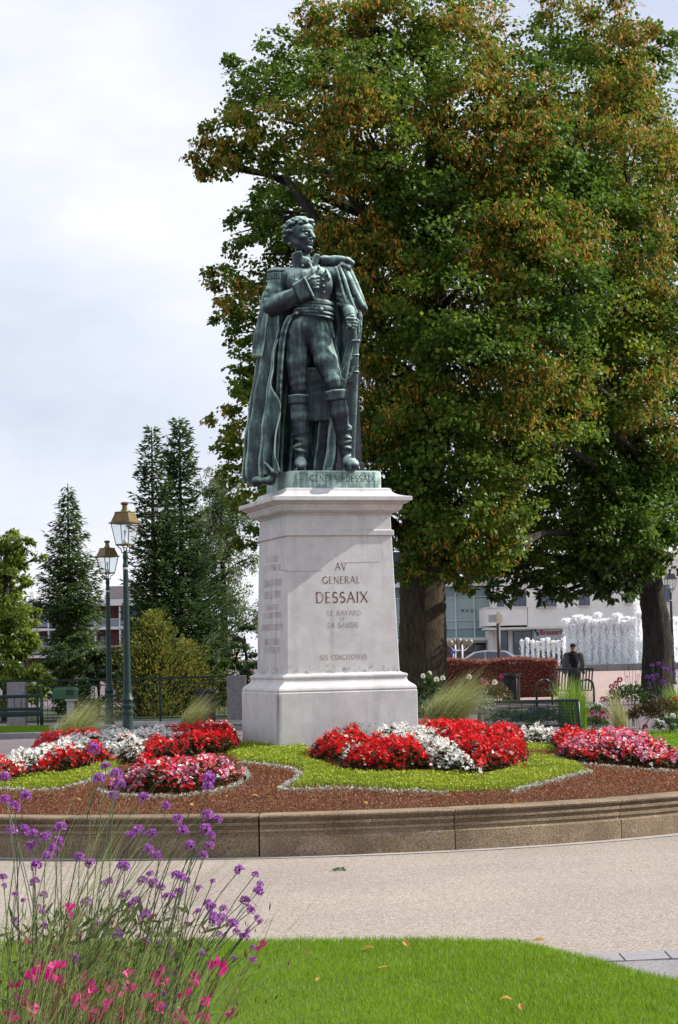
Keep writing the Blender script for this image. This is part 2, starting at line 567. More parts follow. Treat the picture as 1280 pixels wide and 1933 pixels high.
# stone kerb of the bed: 21 moulded blocks
def stone_wall_mat():
    m, n, b = new_mat('kerb_sandstone')
    t = n.nodes.new('ShaderNodeTexCoord'); oi = n.nodes.new('ShaderNodeObjectInfo')
    geo = n.nodes.new('ShaderNodeNewGeometry')
    n1 = n.nodes.new('ShaderNodeTexNoise'); n1.inputs['Scale'].default_value = 85; n1.inputs['Detail'].default_value = 4
    n2 = n.nodes.new('ShaderNodeTexNoise'); n2.inputs['Scale'].default_value = 3.2; n2.inputs['Detail'].default_value = 6
    n3 = n.nodes.new('ShaderNodeTexNoise'); n3.inputs['Scale'].default_value = 9; n3.inputs['Detail'].default_value = 8; n3.inputs['Roughness'].default_value = .7
    c1 = n.nodes.new('ShaderNodeValToRGB'); c1.color_ramp.elements[0].position = .3; c1.color_ramp.elements[1].position = .7
    c1.color_ramp.elements[0].color = (.12, .085, .055, 1); c1.color_ramp.elements[1].color = (.38, .29, .20, 1)
    c2 = n.nodes.new('ShaderNodeValToRGB'); c2.color_ramp.elements[0].position = .35; c2.color_ramp.elements[1].position = .68
    c2.color_ramp.elements[0].color = (.50, .50, .47, 1); c2.color_ramp.elements[1].color = (1.0, 1.0, 1.0, 1)
    mm = n.nodes.new('ShaderNodeMixRGB'); mm.blend_type = 'MULTIPLY'; mm.inputs[0].default_value = .75
    c3 = n.nodes.new('ShaderNodeValToRGB'); c3.color_ramp.elements[0].position = .60; c3.color_ramp.elements[1].position = .67
    c3.color_ramp.elements[0].color = (0, 0, 0, 1); c3.color_ramp.elements[1].color = (.45, .45, .45, 1)
    li = n.nodes.new('ShaderNodeMixRGB'); li.inputs[2].default_value = (.36, .37, .34, 1)
    hs = n.nodes.new('ShaderNodeHueSaturation')
    mr = n.nodes.new('ShaderNodeMapRange'); mr.inputs['To Min'].default_value = .85; mr.inputs['To Max'].default_value = 1.12
    bp = n.nodes.new('ShaderNodeBump'); bp.inputs['Strength'].default_value = .6; bp.inputs['Distance'].default_value = .006
    for a, c in ((geo.outputs['Position'], n1.inputs['Vector']), (geo.outputs['Position'], n2.inputs['Vector']), (geo.outputs['Position'], n3.inputs['Vector']),
                 (n1.outputs['Fac'], c1.inputs[0]), (n2.outputs['Fac'], c2.inputs[0]), (c1.outputs[0], mm.inputs[1]), (c2.outputs[0], mm.inputs[2]),
                 (n3.outputs['Fac'], c3.inputs[0]), (c3.outputs[0], li.inputs[0]), (mm.outputs[0], li.inputs[1]),
                 (oi.outputs['Random'], mr.inputs['Value']), (mr.outputs[0], hs.inputs['Value']), (li.outputs[0], hs.inputs['Color']),
                 (hs.outputs[0], b.inputs['Base Color']), (n1.outputs['Fac'], bp.inputs['Height']), (bp.outputs[0], b.inputs['Normal'])):
        n.links.new(a, c)
    b.inputs['Roughness'].default_value = .92; b.inputs['Specular IOR Level'].default_value = .15
    return m
M_kerb = stone_wall_mat()
wall = thing('planter_wall', 'low round sandstone kerb wall with grooved blocks holding the flower bed', 'wall', (BC[0], BC[1], 0))
NST = 21
prof = [(5.40, 0.0), (5.40, .165), (5.375, .178), (5.375, .200), (5.39, .205), (5.39, .228), (5.372, .233), (5.372, .255), (5.40, .262), (5.40, .285), (5.378, .291),
        (5.378, .312), (5.415, .318), (5.42, .332), (5.41, .342), (5.12, .342), (5.12, .0)]
half = math.pi / NST - .0010
rings = []
for k in range(13):
    a = -half + 2 * half * k / 12
    e = .004 if k in (0, 12) else 0
    rings.append([((r - (e if r > 5.2 else -e)) * math.cos(a), (r - (e if r > 5.2 else -e)) * math.sin(a), z - (e if z > .3 else 0)) for r, z in prof])
mb = MB(); mb.loft(rings)
st0 = None
for k in range(NST):
    a = -math.pi / 2 + math.pi / NST + 2 * math.pi / NST * k
    if st0 is None:
        st0 = mb.build('kerb_stone', M_kerb, wall); auto_smooth(st0, 30); o = st0
    else:
        o = st0.copy(); COL.objects.link(o)
    o.rotation_euler = (random.uniform(-.0006, .0006), random.uniform(-.0006, .0006), a)
    o.location = (random.uniform(-.004, .004), random.uniform(-.004, .004), random.uniform(-.004, 0))
# thin stone margin at the foot of the wall
mb = MB()
ringv = []
for k in range(97):
    a = 2 * math.pi * k / 96
    ringv.append([(BC[0] + r * math.cos(a), BC[1] + r * math.sin(a), .0085) for r in (5.38, 5.53)])
mb.loft(ringv, close=False, caps=False)
M_margin = mat_plain('stone_margin', (.36, .33, .31), .9, var=.2, scale=6, bump=.3, bscale=60)
tag(mb.build('paved_margin', M_margin), kind='structure')

# ------------------------------------------------------------------ pedestal
TH = R(17.0)
UX = Vector((math.cos(TH), math.sin(TH), 0)); VY = Vector((-math.sin(TH), math.cos(TH), 0))
PZ = .645; PW = .745
_F = at(527, 1418, 21.5)
PC = Vector((_F.x, _F.y, 0)) + UX * PW + VY * PW; PC.z = PZ

def stone_mat():
    m, n, b = new_mat('pedestal_limestone')
    t = n.nodes.new('ShaderNodeTexCoord'); geo = n.nodes.new('ShaderNodeNewGeometry')
    ob = t.outputs['Object']
    def noise(sc_, det=5, ro=.6, st=None):
        q = n.nodes.new('ShaderNodeTexNoise'); q.inputs['Scale'].default_value = sc_; q.inputs['Detail'].default_value = det; q.inputs['Roughness'].default_value = ro
        if st:
            mp_ = n.nodes.new('ShaderNodeMapping'); mp_.inputs['Scale'].default_value = st; n.links.new(ob, mp_.inputs[0]); n.links.new(mp_.outputs[0], q.inputs['Vector'])
        else: n.links.new(ob, q.inputs['Vector'])
        return q.outputs['Fac']
    def ramp(x, p0, c0, p1, c1):
        q = n.nodes.new('ShaderNodeValToRGB'); q.color_ramp.elements[0].position = p0; q.color_ramp.elements[1].position = p1
        q.color_ramp.elements[0].color = c0 + (1,); q.color_ramp.elements[1].color = c1 + (1,); n.links.new(x, q.inputs[0]); return q.outputs[0]
    def mix(f, a, bb, mode='MIX'):
        q = n.nodes.new('ShaderNodeMixRGB'); q.blend_type = mode
        if isinstance(f, float): q.inputs[0].default_value = f
        else: n.links.new(f, q.inputs[0])
        for s_, v in ((q.inputs[1], a), (q.inputs[2], bb)):
            if isinstance(v, tuple): s_.default_value = v + (1,)
            else: n.links.new(v, s_)
        return q.outputs[0]
    base = ramp(noise(7), .3, (.55, .545, .54), .7, (.66, .655, .65))
    blotch = ramp(noise(2.2, 6, .7), .35, (.86, .85, .86), .65, (1.03, 1.02, 1.0))
    c = mix(1.0, base, blotch, 'MULTIPLY')
    sp_ = ramp(noise(95, 2, .5), .66, (1, 1, 1), .74, (.62, .58, .54))            # small pits and shells
    c = mix(1.0, c, sp_, 'MULTIPLY')
    vein = ramp(noise(16, 7, .75), .60, (1, 1, 1), .72, (.80, .76, .70))
    c = mix(1.0, c, vein, 'MULTIPLY')
    streak = ramp(noise(1.0, 5, .6, (7, 7, .6)), .52, (1, 1, 1), .74, (.70, .70, .68))  # rain streaks
    c = mix(.75, c, streak, 'MULTIPLY')
    # dirt with a shape of its own along the foot of the shaft and verdigris run-off below the cornice
    sx = n.nodes.new('ShaderNodeSeparateXYZ'); n.links.new(ob, sx.inputs[0])
    def band(z0, z1, z2):
        a = n.nodes.new('ShaderNodeMapRange'); a.inputs['From Min'].default_value = z0; a.inputs['From Max'].default_value = z1; a.interpolation_type = 'SMOOTHSTEP'; n.links.new(sx.outputs[2], a.inputs['Value'])
        d = n.nodes.new('ShaderNodeMapRange'); d.inputs['From Min'].default_value = z1; d.inputs['From Max'].default_value = z2; d.inputs['To Min'].default_value = 1; d.inputs['To Max'].default_value = 0; d.interpolation_type = 'SMOOTHSTEP'; n.links.new(sx.outputs[2], d.inputs['Value'])
        q = n.nodes.new('ShaderNodeMath'); q.operation = 'MULTIPLY'; n.links.new(a.outputs[0], q.inputs[0]); n.links.new(d.outputs[0], q.inputs[1]); return q.outputs[0]
    def mul(a, bb):
        q = n.nodes.new('ShaderNodeMath'); q.operation = 'MULTIPLY'; n.links.new(a, q.inputs[0])
        if isinstance(bb, float): q.inputs[1].default_value = bb
        else: n.links.new(bb, q.inputs[1])
        return q.outputs[0]
    dirt = mul(band(.76, .80, .93), ramp(noise(14, 8, .75), .50, (0, 0, 0), .62, (1, 1, 1)))
    c = mix(mul(dirt, .8), c, (.16, .14, .12))
    dirt2 = mul(band(2.38, 2.47, 2.60), ramp(noise(6, 8, .75), .56, (0, 0, 0), .68, (1, 1, 1)))
    c = mix(mul(dirt2, .6), c, (.25, .23, .19))
    left = n.nodes.new('ShaderNodeMapRange'); left.inputs['From Min'].default_value = -.30; left.inputs['From Max'].default_value = -.58; n.links.new(sx.outputs[0], left.inputs['Value'])
    ver = mul(mul(band(2.30, 2.46, 2.56), left.outputs[0]), ramp(noise(1.0, 5, .6, (9, 9, 2)), .42, (0, 0, 0), .6, (1, 1, 1)))
    c = mix(mul(ver, .7), c, (.30, .47, .42))
    # damp dark run down the corner of the plinth
    cy = n.nodes.new('ShaderNodeMapRange'); cy.inputs['From Min'].default_value = -.60; cy.inputs['From Max'].default_value = -.72; n.links.new(sx.outputs[1], cy.inputs['Value'])
    cx = n.nodes.new('ShaderNodeMapRange'); cx.inputs['From Min'].default_value = -.70; cx.inputs['From Max'].default_value = -.74; n.links.new(sx.outputs[0], cx.inputs['Value'])
    run = mul(mul(mul(cy.outputs[0], cx.outputs[0]), band(-.1, .55, .62)), ramp(noise(1.0, 5, .6, (14, 14, 1.2)), .40, (0, 0, 0), .58, (1, 1, 1)))
    c = mix(mul(run, .75), c, (.16, .155, .145))
    splash = mul(band(-.3, .0, .22), ramp(noise(9, 7, .7), .42, (0, 0, 0), .62, (1, 1, 1)))
    c = mix(mul(splash, .35), c, (.30, .27, .22))
    n.links.new(c, b.inputs['Base Color'])
    b.inputs['Roughness'].default_value = .8; b.inputs['Specular IOR Level'].default_value = .25
    bp = n.nodes.new('ShaderNodeBump'); bp.inputs['Strength'].default_value = .35; bp.inputs['Distance'].default_value = .004
    n.links.new(noise(60, 5, .7), bp.inputs['Height']); n.links.new(bp.outputs[0], b.inputs['Normal'])
    return m
M_stone = stone_mat()

ped = thing('stone_pedestal', 'tall white stone pedestal with red carved lettering in the middle of the bed', 'pedestal', PC, TH)
def sq(hw, z, e=.006):
    return [(-hw + e, -hw, z), (hw - e, -hw, z), (hw, -hw + e, z), (hw, hw - e, z), (hw - e, hw, z), (-hw + e, hw, z), (-hw, hw - e, z), (-hw, -hw + e, z)]
def sqloft(prof, name):
    q = MB(); q.loft([sq(h, z) for h, z in prof]); o = q.build(name, M_stone, ped); return auto_smooth(o, 22)
cyma = [(.742 - .078 * (t - math.sin(2 * math.pi * t) * .13), .622 + .10 * t) for t in np.linspace(0, 1, 9)]
sqloft([(.745, -.25), (.745, .596), (.738, .606)], 'plinth')
sqloft([(.738, .607)] + cyma + [(.660, .735), (.668, .742), (.672, .755), (.668, .770), (.655, .776), (.640, .778), (.625, .786), (.612, .795)], 'base_moulding')
SH = lambda z: .606 + (.566 - .606) * (z - .79) / (2.21 - .79)
sqloft([(.605, .795), (.566, 2.205)], 'shaft')
sqloft([(.580, 2.206), (.585, 2.212), (.585, 2.258), (.578, 2.264), (.563, 2.268), (.560, 2.425)], 'necking')
ov = [(.575 + .08 * math.sin(t * math.pi / 2), 2.44 + .06 * (1 - math.cos(t * math.pi / 2))) for t in np.linspace(0, 1, 7)]
cav = [(.735 - .165 * (1 - (1 - t) ** 2.2), 2.606 + .088 * t ** 1.3) for t in np.linspace(0, 1, 9)]
sqloft([(.572, 2.426), (.575, 2.44)] + ov + [(.662, 2.502), (.662, 2.522), (.70, 2.54), (.728, 2.56), (.742, 2.564), (.742, 2.602), (.735, 2.606)] + cav + [(.556, 2.70), (.548, 2.704)], 'cornice')

# ---- incised capitals: hand-drawn strokes (x, y in cap heights; True = thick stem)
def arc(cx, cy, rx, ry, a0, a1, n=10):
    return [(cx + rx * math.cos(R(a0 + (a1 - a0) * k / n)), cy + ry * math.sin(R(a0 + (a1 - a0) * k / n))) for k in range(n + 1)]
GL = {
 'A': (.72, [([(0, 0), (.36, 1)], 0), ([(.36, 1), (.72, 0)], 1), ([(.13, .36), (.59, .36)], 0)]),
 'B': (.56, [([(.08, 0), (.08, 1)], 1), ([(.08, 1)] + arc(.28, .76, .22, .24, 90, -90) + [(.08, .52)], 0), ([(.08, .52)] + arc(.28, .26, .26, .26, 90, -90) + [(.08, 0)], 0)]),
 'C': (.72, [(arc(.40, .5, .38, .5, 50, 310, 18), 1)]),
 'D': (.72, [([(.08, 0), (.08, 1)], 1), ([(.08, 1)] + arc(.30, .5, .40, .5, 90, -90, 14) + [(.08, 0)], 0)]),
 'E': (.50, [([(.08, 0), (.08, 1)], 1), ([(.08, 1), (.48, 1)], 0), ([(.08, .52), (.42, .52)], 0), ([(.08, 0), (.50, 0)], 0)]),
 'F': (.48, [([(.08, 0), (.08, 1)], 1), ([(.08, 1), (.48, 1)], 0), ([(.08, .52), (.42, .52)], 0)]),
 'G': (.76, [(arc(.40, .5, .38, .5, 50, 330, 18), 1), ([(.73, .0), (.73, .40), (.52, .40)], 0)]),
 'H': (.70, [([(.08, 0), (.08, 1)], 1), ([(.62, 0), (.62, 1)], 1), ([(.08, .52), (.62, .52)], 0)]),
 'I': (.20, [([(.10, 0), (.10, 1)], 1)]),
 'L': (.48, [([(.08, 0), (.08, 1)], 1), ([(.08, 0), (.48, 0)], 0)]),
 'M': (.86, [([(.06, 0), (.14, 1)], 0), ([(.14, 1), (.43, .08)], 1), ([(.43, .08), (.72, 1)], 0), ([(.72, 1), (.80, 0)], 1)]),
 'N': (.72, [([(.08, 0), (.08, 1)], 0), ([(.08, 1), (.64, 0)], 1), ([(.64, 0), (.64, 1)], 0)]),
 'O': (.82, [(arc(.41, .5, .39, .5, 0, 360, 22), 1)]),
 'P': (.54, [([(.08, 0), (.08, 1)], 1), ([(.08, 1)] + arc(.28, .74, .24, .26, 90, -90) + [(.08, .48)], 0)]),
 'R': (.62, [([(.08, 0), (.08, 1)], 1), ([(.08, 1)] + arc(.28, .75, .23, .25, 90, -90) + [(.08, .50)], 0), ([(.28, .50), (.62, 0)], 1)]),
 'S': (.54, [(arc(.27, .75, .20, .25, 35, 250, 10) + arc(.27, .26, .23, .26, 75, -145, 10), 1)]),
 'T': (.64, [([(.32, 0), (.32, 1)], 1), ([(0, 1), (.64, 1)], 0)]),
 'U': (.66, [([(.08, 1), (.08, .3)] + arc(.33, .28, .25, .28, 180, 360) + [(.58, 1)], 1)]),
 'V': (.70, [([(0, 1), (.35, 0)], 1), ([(.35, 0), (.70, 1)], 0)]),
 'X': (.66, [([(0, 1), (.66, 0)], 1), ([(0, 0), (.66, 1)], 0)]),
 'Y': (.64, [([(0, 1), (.32, .5)], 1), ([(.32, .5), (.64, 1)], 0), ([(.32, .5), (.32, 0)], 1)]),
 '1': (.28, [([(.02, .82), (.16, 1), (.16, 0)], 1)]),
 '2': (.50, [(arc(.25, .74, .22, .26, 165, -35) + [(.02, 0), (.50, 0)], 0)]),
 '3': (.48, [(arc(.22, .76, .20, .24, 150, -80) + arc(.22, .26, .24, .26, 80, -150), 0)]),
 '4': (.52, [([(.38, 0), (.38, 1), (0, .3), (.52, .3)], 0)]),
 '6': (.50, [([(.42, .96), (.16, .6)] + arc(.25, .28, .23, .28, 150, 510, 16), 0)]),
 '7': (.48, [([(0, 1), (.48, 1), (.16, 0)], 0)]),
 '8': (.48, [(arc(.24, .76, .18, .24, 0, 360, 14), 0), (arc(.24, .27, .23, .27, 0, 360, 14), 0)]),
 "'": (.16, [([(.10, 1.02), (.06, .82)], 1)]), '-': (.36, [([(.04, .46), (.32, .46)], 0)]), ' ': (.42, []),
}
def strokes(text, width, caph, thick=.105, thin=.07, serif=True, tagged=False):
    """flat quads of a line of capitals, centred on x = 0, resting on z = 0"""
    base_w = 0; adv = []
    for ch in text:
        key = {'É': 'E', 'À': 'A'}.get(ch, ch)
        adv.append(GL[key][0])
    gap = .22 * caph
    tot = sum(adv) * caph + gap * (len(text) - 1)
    sx_ = width / tot
    x = -width / 2
    Q = []
    def seg(a, b, w, ext=0.0):
        d = np.array(b) - np.array(a); l = np.linalg.norm(d)
        if l < 1e-9: return
        d /= l; nrm = np.array([-d[1], d[0]]) * w / 2
        a = np.array(a) - d * ext; b = np.array(b) + d * ext
        Q.append([a - nrm, b - nrm, b + nrm, a + nrm])
    for ch, w_ in zip(text, adv):
        key = {'É': 'E', 'À': 'A'}.get(ch, ch)
        for pts, th in GL[key][1]:
            P_ = [np.array([x + p[0] * caph * sx_, p[1] * caph]) for p in pts]
            w = (thick if th else thin) * caph
            for p, q in zip(P_[:-1], P_[1:]): seg(p, q, w, w * .25 if len(P_) > 3 else 0)
            if serif and len(P_) == 2:
                for p in P_:
                    if abs(P_[0][1] - P_[1][1]) > .5 * caph and (p[1] < .02 * caph or p[1] > .98 * caph):
                        seg((p[0] - .10 * caph, p[1]), (p[0] + .10 * caph, p[1]), thin * .8 * caph)
        if ch == 'É': seg((x + .2 * caph * sx_, 1.10 * caph), (x + .4 * caph * sx_, 1.30 * caph), thin * caph)
        if ch == 'À': seg((x + .42 * caph * sx_, 1.10 * caph), (x + .24 * caph * sx_, 1.30 * caph), thin * caph)
        x += w_ * caph * sx_ + gap * sx_
        if tagged: Q.append(None)
    return Q

def letters_mat(name, col, wear):
    m, n, b = new_mat(name)
    t = n.nodes.new('ShaderNodeTexCoord'); q = n.nodes.new('ShaderNodeTexNoise'); q.inputs['Scale'].default_value = 22; q.inputs['Detail'].default_value = 5
    r_ = n.nodes.new('ShaderNodeValToRGB'); r_.color_ramp.elements[0].position = wear; r_.color_ramp.elements[1].position = wear + .14
    r_.color_ramp.elements[0].color = tuple(col) + (1,); r_.color_ramp.elements[1].color = (.42, .37, .35, 1)
    n.links.new(t.outputs['Object'], q.inputs['Vector']); n.links.new(q.outputs['Fac'], r_.inputs[0]); n.links.new(r_.outputs[0], b.inputs['Base Color'])
    b.inputs['Roughness'].default_value = .85; b.inputs['Specular IOR Level'].default_value = .1
    return m
M_let = letters_mat('inscription_red', (.135, .055, .045), .60)
M_let2 = letters_mat('inscription_worn', (.24, .17, .155), .50)

def inscribe(text, zc, width, caph, side, mat, xoff=0.0, thick=.12, thin=.075):
    V = []; F = []; k = 0
    x_at = -9.0; cur = []
    for q in strokes(text, width, caph, thick, thin, tagged=True):
        if q is None:
            if F:
                m_ = MB(); m_.add(V, F); m_.build('letter', mat, ped)
            V = []; F = []; k = 0
            continue
        for p in q:
            z = zc - caph / 2 + p[1]
            hw = SH(z) + .0012 + (k % 3) * .0003
            V.append((p[0] + xoff, -hw, z) if side == 'f' else (-hw, -p[0] + xoff, z))
        F.append((k * 4, k * 4 + 1, k * 4 + 2, k * 4 + 3)); k += 1
zl = lambda y, s=185.0: (1241.5 - y) / s + EYE - PZ
inscribe('AV', zl(1069), .115, .072, 'f', M_let)
inscribe('GENERAL', zl(1095), .40, .068, 'f', M_let)
inscribe('DESSAIX', zl(1128), .55, .106, 'f', M_let)
inscribe('LE BAYARD', zl(1158), .355, .050, 'f', M_let2, .02)
inscribe('DE', zl(1169.5), .05, .032, 'f', M_let2)
inscribe('LA SAVOIE', zl(1181), .33, .050, 'f', M_let2, .01)
inscribe('SES CONCITOYENS', zl(1242), .50, .050, 'f', M_let2, .0)
for tx, y, w, h in (('NÉ À THONON', 1050, .47, .062), ('LE 24 SEPTEMBRE 1764', 1066, .64, .062), ('GÉNÉRAL DE DIVISION', 1095, .70, .070), ("COMTE DE L'EMPIRE", 1118, .66, .070),
                    ('GRAND-OFFICIER', 1142, .48, .055), ("DE LA LÉGION D'HONNEUR", 1157, .70, .055), ('GOUVERNEUR DE BERLIN 1812', 1180, .86, .062), ('MORT À THONON', 1208, .56, .062), ('LE 26 OCTOBRE 1834', 1224, .64, .058)):
    inscribe(tx, zl(y, 183.0) - .01, w, h, 'l', M_let2, .0, .062, .045)

# hairline cracks round the shaft
M_crack = mat_plain('crack', (.20, .18, .165), .9)
def crack(pts, side):
    V = []; F = []
    for k, ((xa, za), (xb, zb2)) in enumerate(zip(pts[:-1], pts[1:])):
        for (x, z) in ((xa, za - .0022), (xb, zb2 - .0022), (xb, zb2 + .0022), (xa, za + .0022)):
            hw = SH(z) + .001
            V.append((x, -hw, z) if side == 'f' else (-hw, -x, z))
        F.append((4 * k, 4 * k + 1, 4 * k + 2, 4 * k + 3))
    q = MB(); q.add(V, F); q.build('crack', M_crack, ped)
rgc = np.random.default_rng(8)
zc0 = zl(1077)
crack([(-.59 + .055 * k, zc0 + float(rgc.normal(0, .004))) for k in range(8)], 'f')
crack([(.03 + .055 * k, zl(1063) + .012 * k / 8 + float(rgc.normal(0, .003))) for k in range(8)], 'f')
crack([(.22 + .06 * k, zl(1072) - .02 * k / 6 + float(rgc.normal(0, .004))) for k in range(7)], 'l')
# ================================================================== BRONZE STATUE
def bronze_mat(name='weathered_bronze', green=.5, dark=(.013, .017, .027)):
    m, n, b = new_mat(name)
    t = n.nodes.new('ShaderNodeTexCoord'); geo = n.nodes.new('ShaderNodeNewGeometry')
    mp_ = n.nodes.new('ShaderNodeMapping'); mp_.inputs['Scale'].default_value = (16, 16, 1.6)
    n1 = n.nodes.new('ShaderNodeTexNoise'); n1.inputs['Scale'].default_value = 1.6; n1.inputs['Detail'].default_value = 7; n1.inputs['Roughness'].default_value = .65
    n2 = n.nodes.new('ShaderNodeTexNoise'); n2.inputs['Scale'].default_value = 5.5; n2.inputs['Detail'].default_value = 8; n2.inputs['Roughness'].default_value = .7
    sx = n.nodes.new('ShaderNodeSeparateXYZ')
    def math_(op, a, c, d=None):
        q = n.nodes.new('ShaderNodeMath'); q.operation = op
        for s_, v in zip(q.inputs, (a, c, d)):
            if v is None: continue
            if isinstance(v, (int, float)): s_.default_value = v
            else: n.links.new(v, s_)
        return q.outputs[0]
    for a, c in ((t.outputs['Object'], mp_.inputs[0]), (mp_.outputs[0], n1.inputs['Vector']), (t.outputs['Object'], n2.inputs['Vector']), (geo.outputs['Normal'], sx.inputs[0])):
        n.links.new(a, c)
    up = math_('MULTIPLY', math_('MAXIMUM', sx.outputs[2], -.35), .50)     # rain-washed upper sides carry the green crust
    f = math_('ADD', math_('ADD', math_('MULTIPLY', n1.outputs['Fac'], .58), math_('MULTIPLY', n2.outputs['Fac'], .72)), up)
    pz = math_('MULTIPLY', math_('SUBTRACT', geo.outputs['Pointiness'], .5), 3.6)  # edge wear lightens the ridges; crease shade is painted into the colour
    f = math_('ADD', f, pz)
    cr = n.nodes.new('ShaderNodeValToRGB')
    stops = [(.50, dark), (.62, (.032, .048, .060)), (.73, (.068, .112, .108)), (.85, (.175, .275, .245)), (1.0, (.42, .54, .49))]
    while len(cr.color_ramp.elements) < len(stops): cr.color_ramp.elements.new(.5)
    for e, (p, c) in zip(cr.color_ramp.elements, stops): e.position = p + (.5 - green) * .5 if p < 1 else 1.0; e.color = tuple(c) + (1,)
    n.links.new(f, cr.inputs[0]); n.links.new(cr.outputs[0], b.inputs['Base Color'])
    b.inputs['Metallic'].default_value = .12
    b.inputs['Specular IOR Level'].default_value = .35
    rr_ = n.nodes.new('ShaderNodeMapRange'); rr_.inputs['From Min'].default_value = .5; rr_.inputs['From Max'].default_value = .9; rr_.inputs['To Min'].default_value = .45; rr_.inputs['To Max'].default_value = .8
    n.links.new(f, rr_.inputs['Value']); n.links.new(rr_.outputs[0], b.inputs['Roughness'])
    bp = n.nodes.new('ShaderNodeBump'); bp.inputs['Strength'].default_value = .35; bp.inputs['Distance'].default_value = .008
    n3 = n.nodes.new('ShaderNodeTexNoise'); n3.inputs['Scale'].default_value = 38; n3.inputs['Detail'].default_value = 4
    n.links.new(t.outputs['Object'], n3.inputs['Vector']); n.links.new(n3.outputs['Fac'], bp.inputs['Height']); n.links.new(bp.outputs[0], b.inputs['Normal'])
    return m
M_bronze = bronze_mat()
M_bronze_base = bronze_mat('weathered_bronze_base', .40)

SS = 180.5
ST_Z = PZ + 2.704 + .185
_o = at(600, 885, 22.10)
STO = Vector((_o.x, 22.10, ST_Z))
statue = thing('statue', 'green weathered bronze statue of a cloaked officer, hand in coat, on the pedestal', 'statue', STO)
def stw(V):
    V = np.asarray(V, float)
    return np.stack([((V[:, 0] - 600) + .0218 * V[:, 2]) / SS, V[:, 1] / SS, V[:, 2] / SS], 1)
def zz(py): return 885.0 - py
def P(px, py, d=0.0): return (px, d, 885.0 - py)
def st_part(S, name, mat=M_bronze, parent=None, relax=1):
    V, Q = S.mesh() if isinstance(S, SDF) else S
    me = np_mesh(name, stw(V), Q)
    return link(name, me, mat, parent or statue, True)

# ---- body: one continuous figure in tailcoat, breeches and boots
S = SDF((492, -66, -6), (702, 46, 436), 1.5)
S.ell(P(581, 530, 2), (43, 31, 40), 8)
S.cap(P(535, 510, 4), P(634, 508, 10), 16, 16, 12)
S.ell(P(566, 528, -14), (24, 16, 26), 8)            # breast, coat side
S.ell(P(603, 532, -14), (25, 17.5, 32), 9)
S.ell(P(592, 568, -5), (31, 27, 36), 10)
S.ell(P(580, 612, 2), (41, 30, 32), 10)
S.cap(P(573, 500, 4), P(569, 460, 1), 15, 13, 6)
# legs
S.chain([(P(561, 622, 0), 22.5), (P(560, 676, -4), 20.5), (P(563, 728, -6), 16)], 5)
S.chain([(P(563, 750, -5), 17), (P(565, 780, -3), 17), (P(567, 808, -1), 14.5), (P(569, 832, 0), 12.5), (P(570, 852, 2), 11.5)], 3)
S.chain([(P(600, 624, -3), 24), (P(616, 678, -16), 21.5), (P(632, 724, -25), 16.5)], 5)
S.chain([(P(635, 748, -23), 17), (P(640, 775, -19), 17), (P(646, 806, -14), 14.5), (P(650, 830, -10), 12.5), (P(653, 848, -8), 11.5)], 3)
S.ell(P(563, 722, -16), (10, 6, 14), 9); S.ell(P(630, 716, -34), (10, 6, 14), 9)
# boot tops stand off the knee
def boot_top(px, py, d, r, tilt, hgt=11):
    sl, x, y, z = S.sub((px - r - 8, d - r - 8, zz(py) - hgt - 8), (px + r + 8, d + r + 8, zz(py) + hgt + 8))
    zc = z - zz(py) - tilt * (x - px)
    rad = np.sqrt((x - px) ** 2 + (y - d) ** 2)
    dd = np.maximum(np.abs(rad - (r + zc * .06)) - 1.8, np.abs(zc) - hgt)
    S.put(sl, dd, 2.5)
boot_top(563, 747, -5, 17.6, .0, 8); boot_top(634.5, 743, -24, 18, .10, 9)
# boot creases at the ankle
for (cx0, cd0, lst) in ((566, 1, (800, 812, 824, 834, 844)), (653, -10, (800, 811, 822, 832, 842))):
    for i, yv in enumerate(lst):
        cxx = cx0 + (0 if cx0 < 600 else (yv - 820) * .16)
        rr_ = 14.2 - (yv - 800) * .045
        sl, x, y, z = S.sub((cxx - 22, cd0 - 22, zz(yv) - 10), (cxx + 22, cd0 + 22, zz(yv) + 10))
        zc = z - zz(yv) - (.28 if i % 2 else -.22) * (x - cxx)
        dd = np.sqrt((np.sqrt((x - cxx) ** 2 + (y - cd0) ** 2) - rr_ + 1) ** 2 + zc ** 2) - 2.6
        S.put(sl, dd, 3.5)
# feet
S.chain([(P(567, 866, 4), 12), (P(568, 872, -12), 11.5), (P(569, 876, -32), 9), (P(569, 877, -38), 6.5)], 6)
S.box(P(568, 883, -12), (9.5, 28, 3), 2, 3)
S.chain([(P(656, 862, -4), 12.5), (P(661, 871, -20), 11.5), (P(667, 876, -38), 9.5), (P(669, 877, -45), 7)], 6)
S.box(P(662, 883, -20), (10, 27, 3), 2, 3, M=((.95, .30, 0), (-.30, .95, 0), (0, 0, 1)))
# right arm folded across the breast, hand in the coat
S.chain([(P(524, 512, 2), 18), (P(517, 545, -4), 17.5), (P(514, 570, -10), 17)], 7)
S.chain([(P(514, 571, -12), 17), (P(540, 560, -26), 16), (P(562, 551, -36), 14.5)], 7)
for i, (a, b_, r_) in enumerate(((P(503, 548, -14), P(528, 556, -22), 3.4), (P(501, 558, -16), P(532, 566, -27), 3.4), (P(504, 536, -14), P(526, 541, -18), 3), (P(520, 577, -22), P(540, 549, -40), 3.2), (P(533, 574, -28), P(548, 545, -44), 2.8))):
    S.cap(a, b_, r_, r_ * .7, 5)
nx_, nz_ = .90, .43
S.box(P(571, 546, -39), (13.5, 17.5, 19.5), 5, 3, M=((nx_, 0, nz_), (0, 1, 0), (-nz_, 0, nx_)))
S.box(P(583, 541.5, -40), (2.4, 19.5, 21.5), 2, 2, M=((nx_, 0, nz_), (0, 1, 0), (-nz_, 0, nx_)))
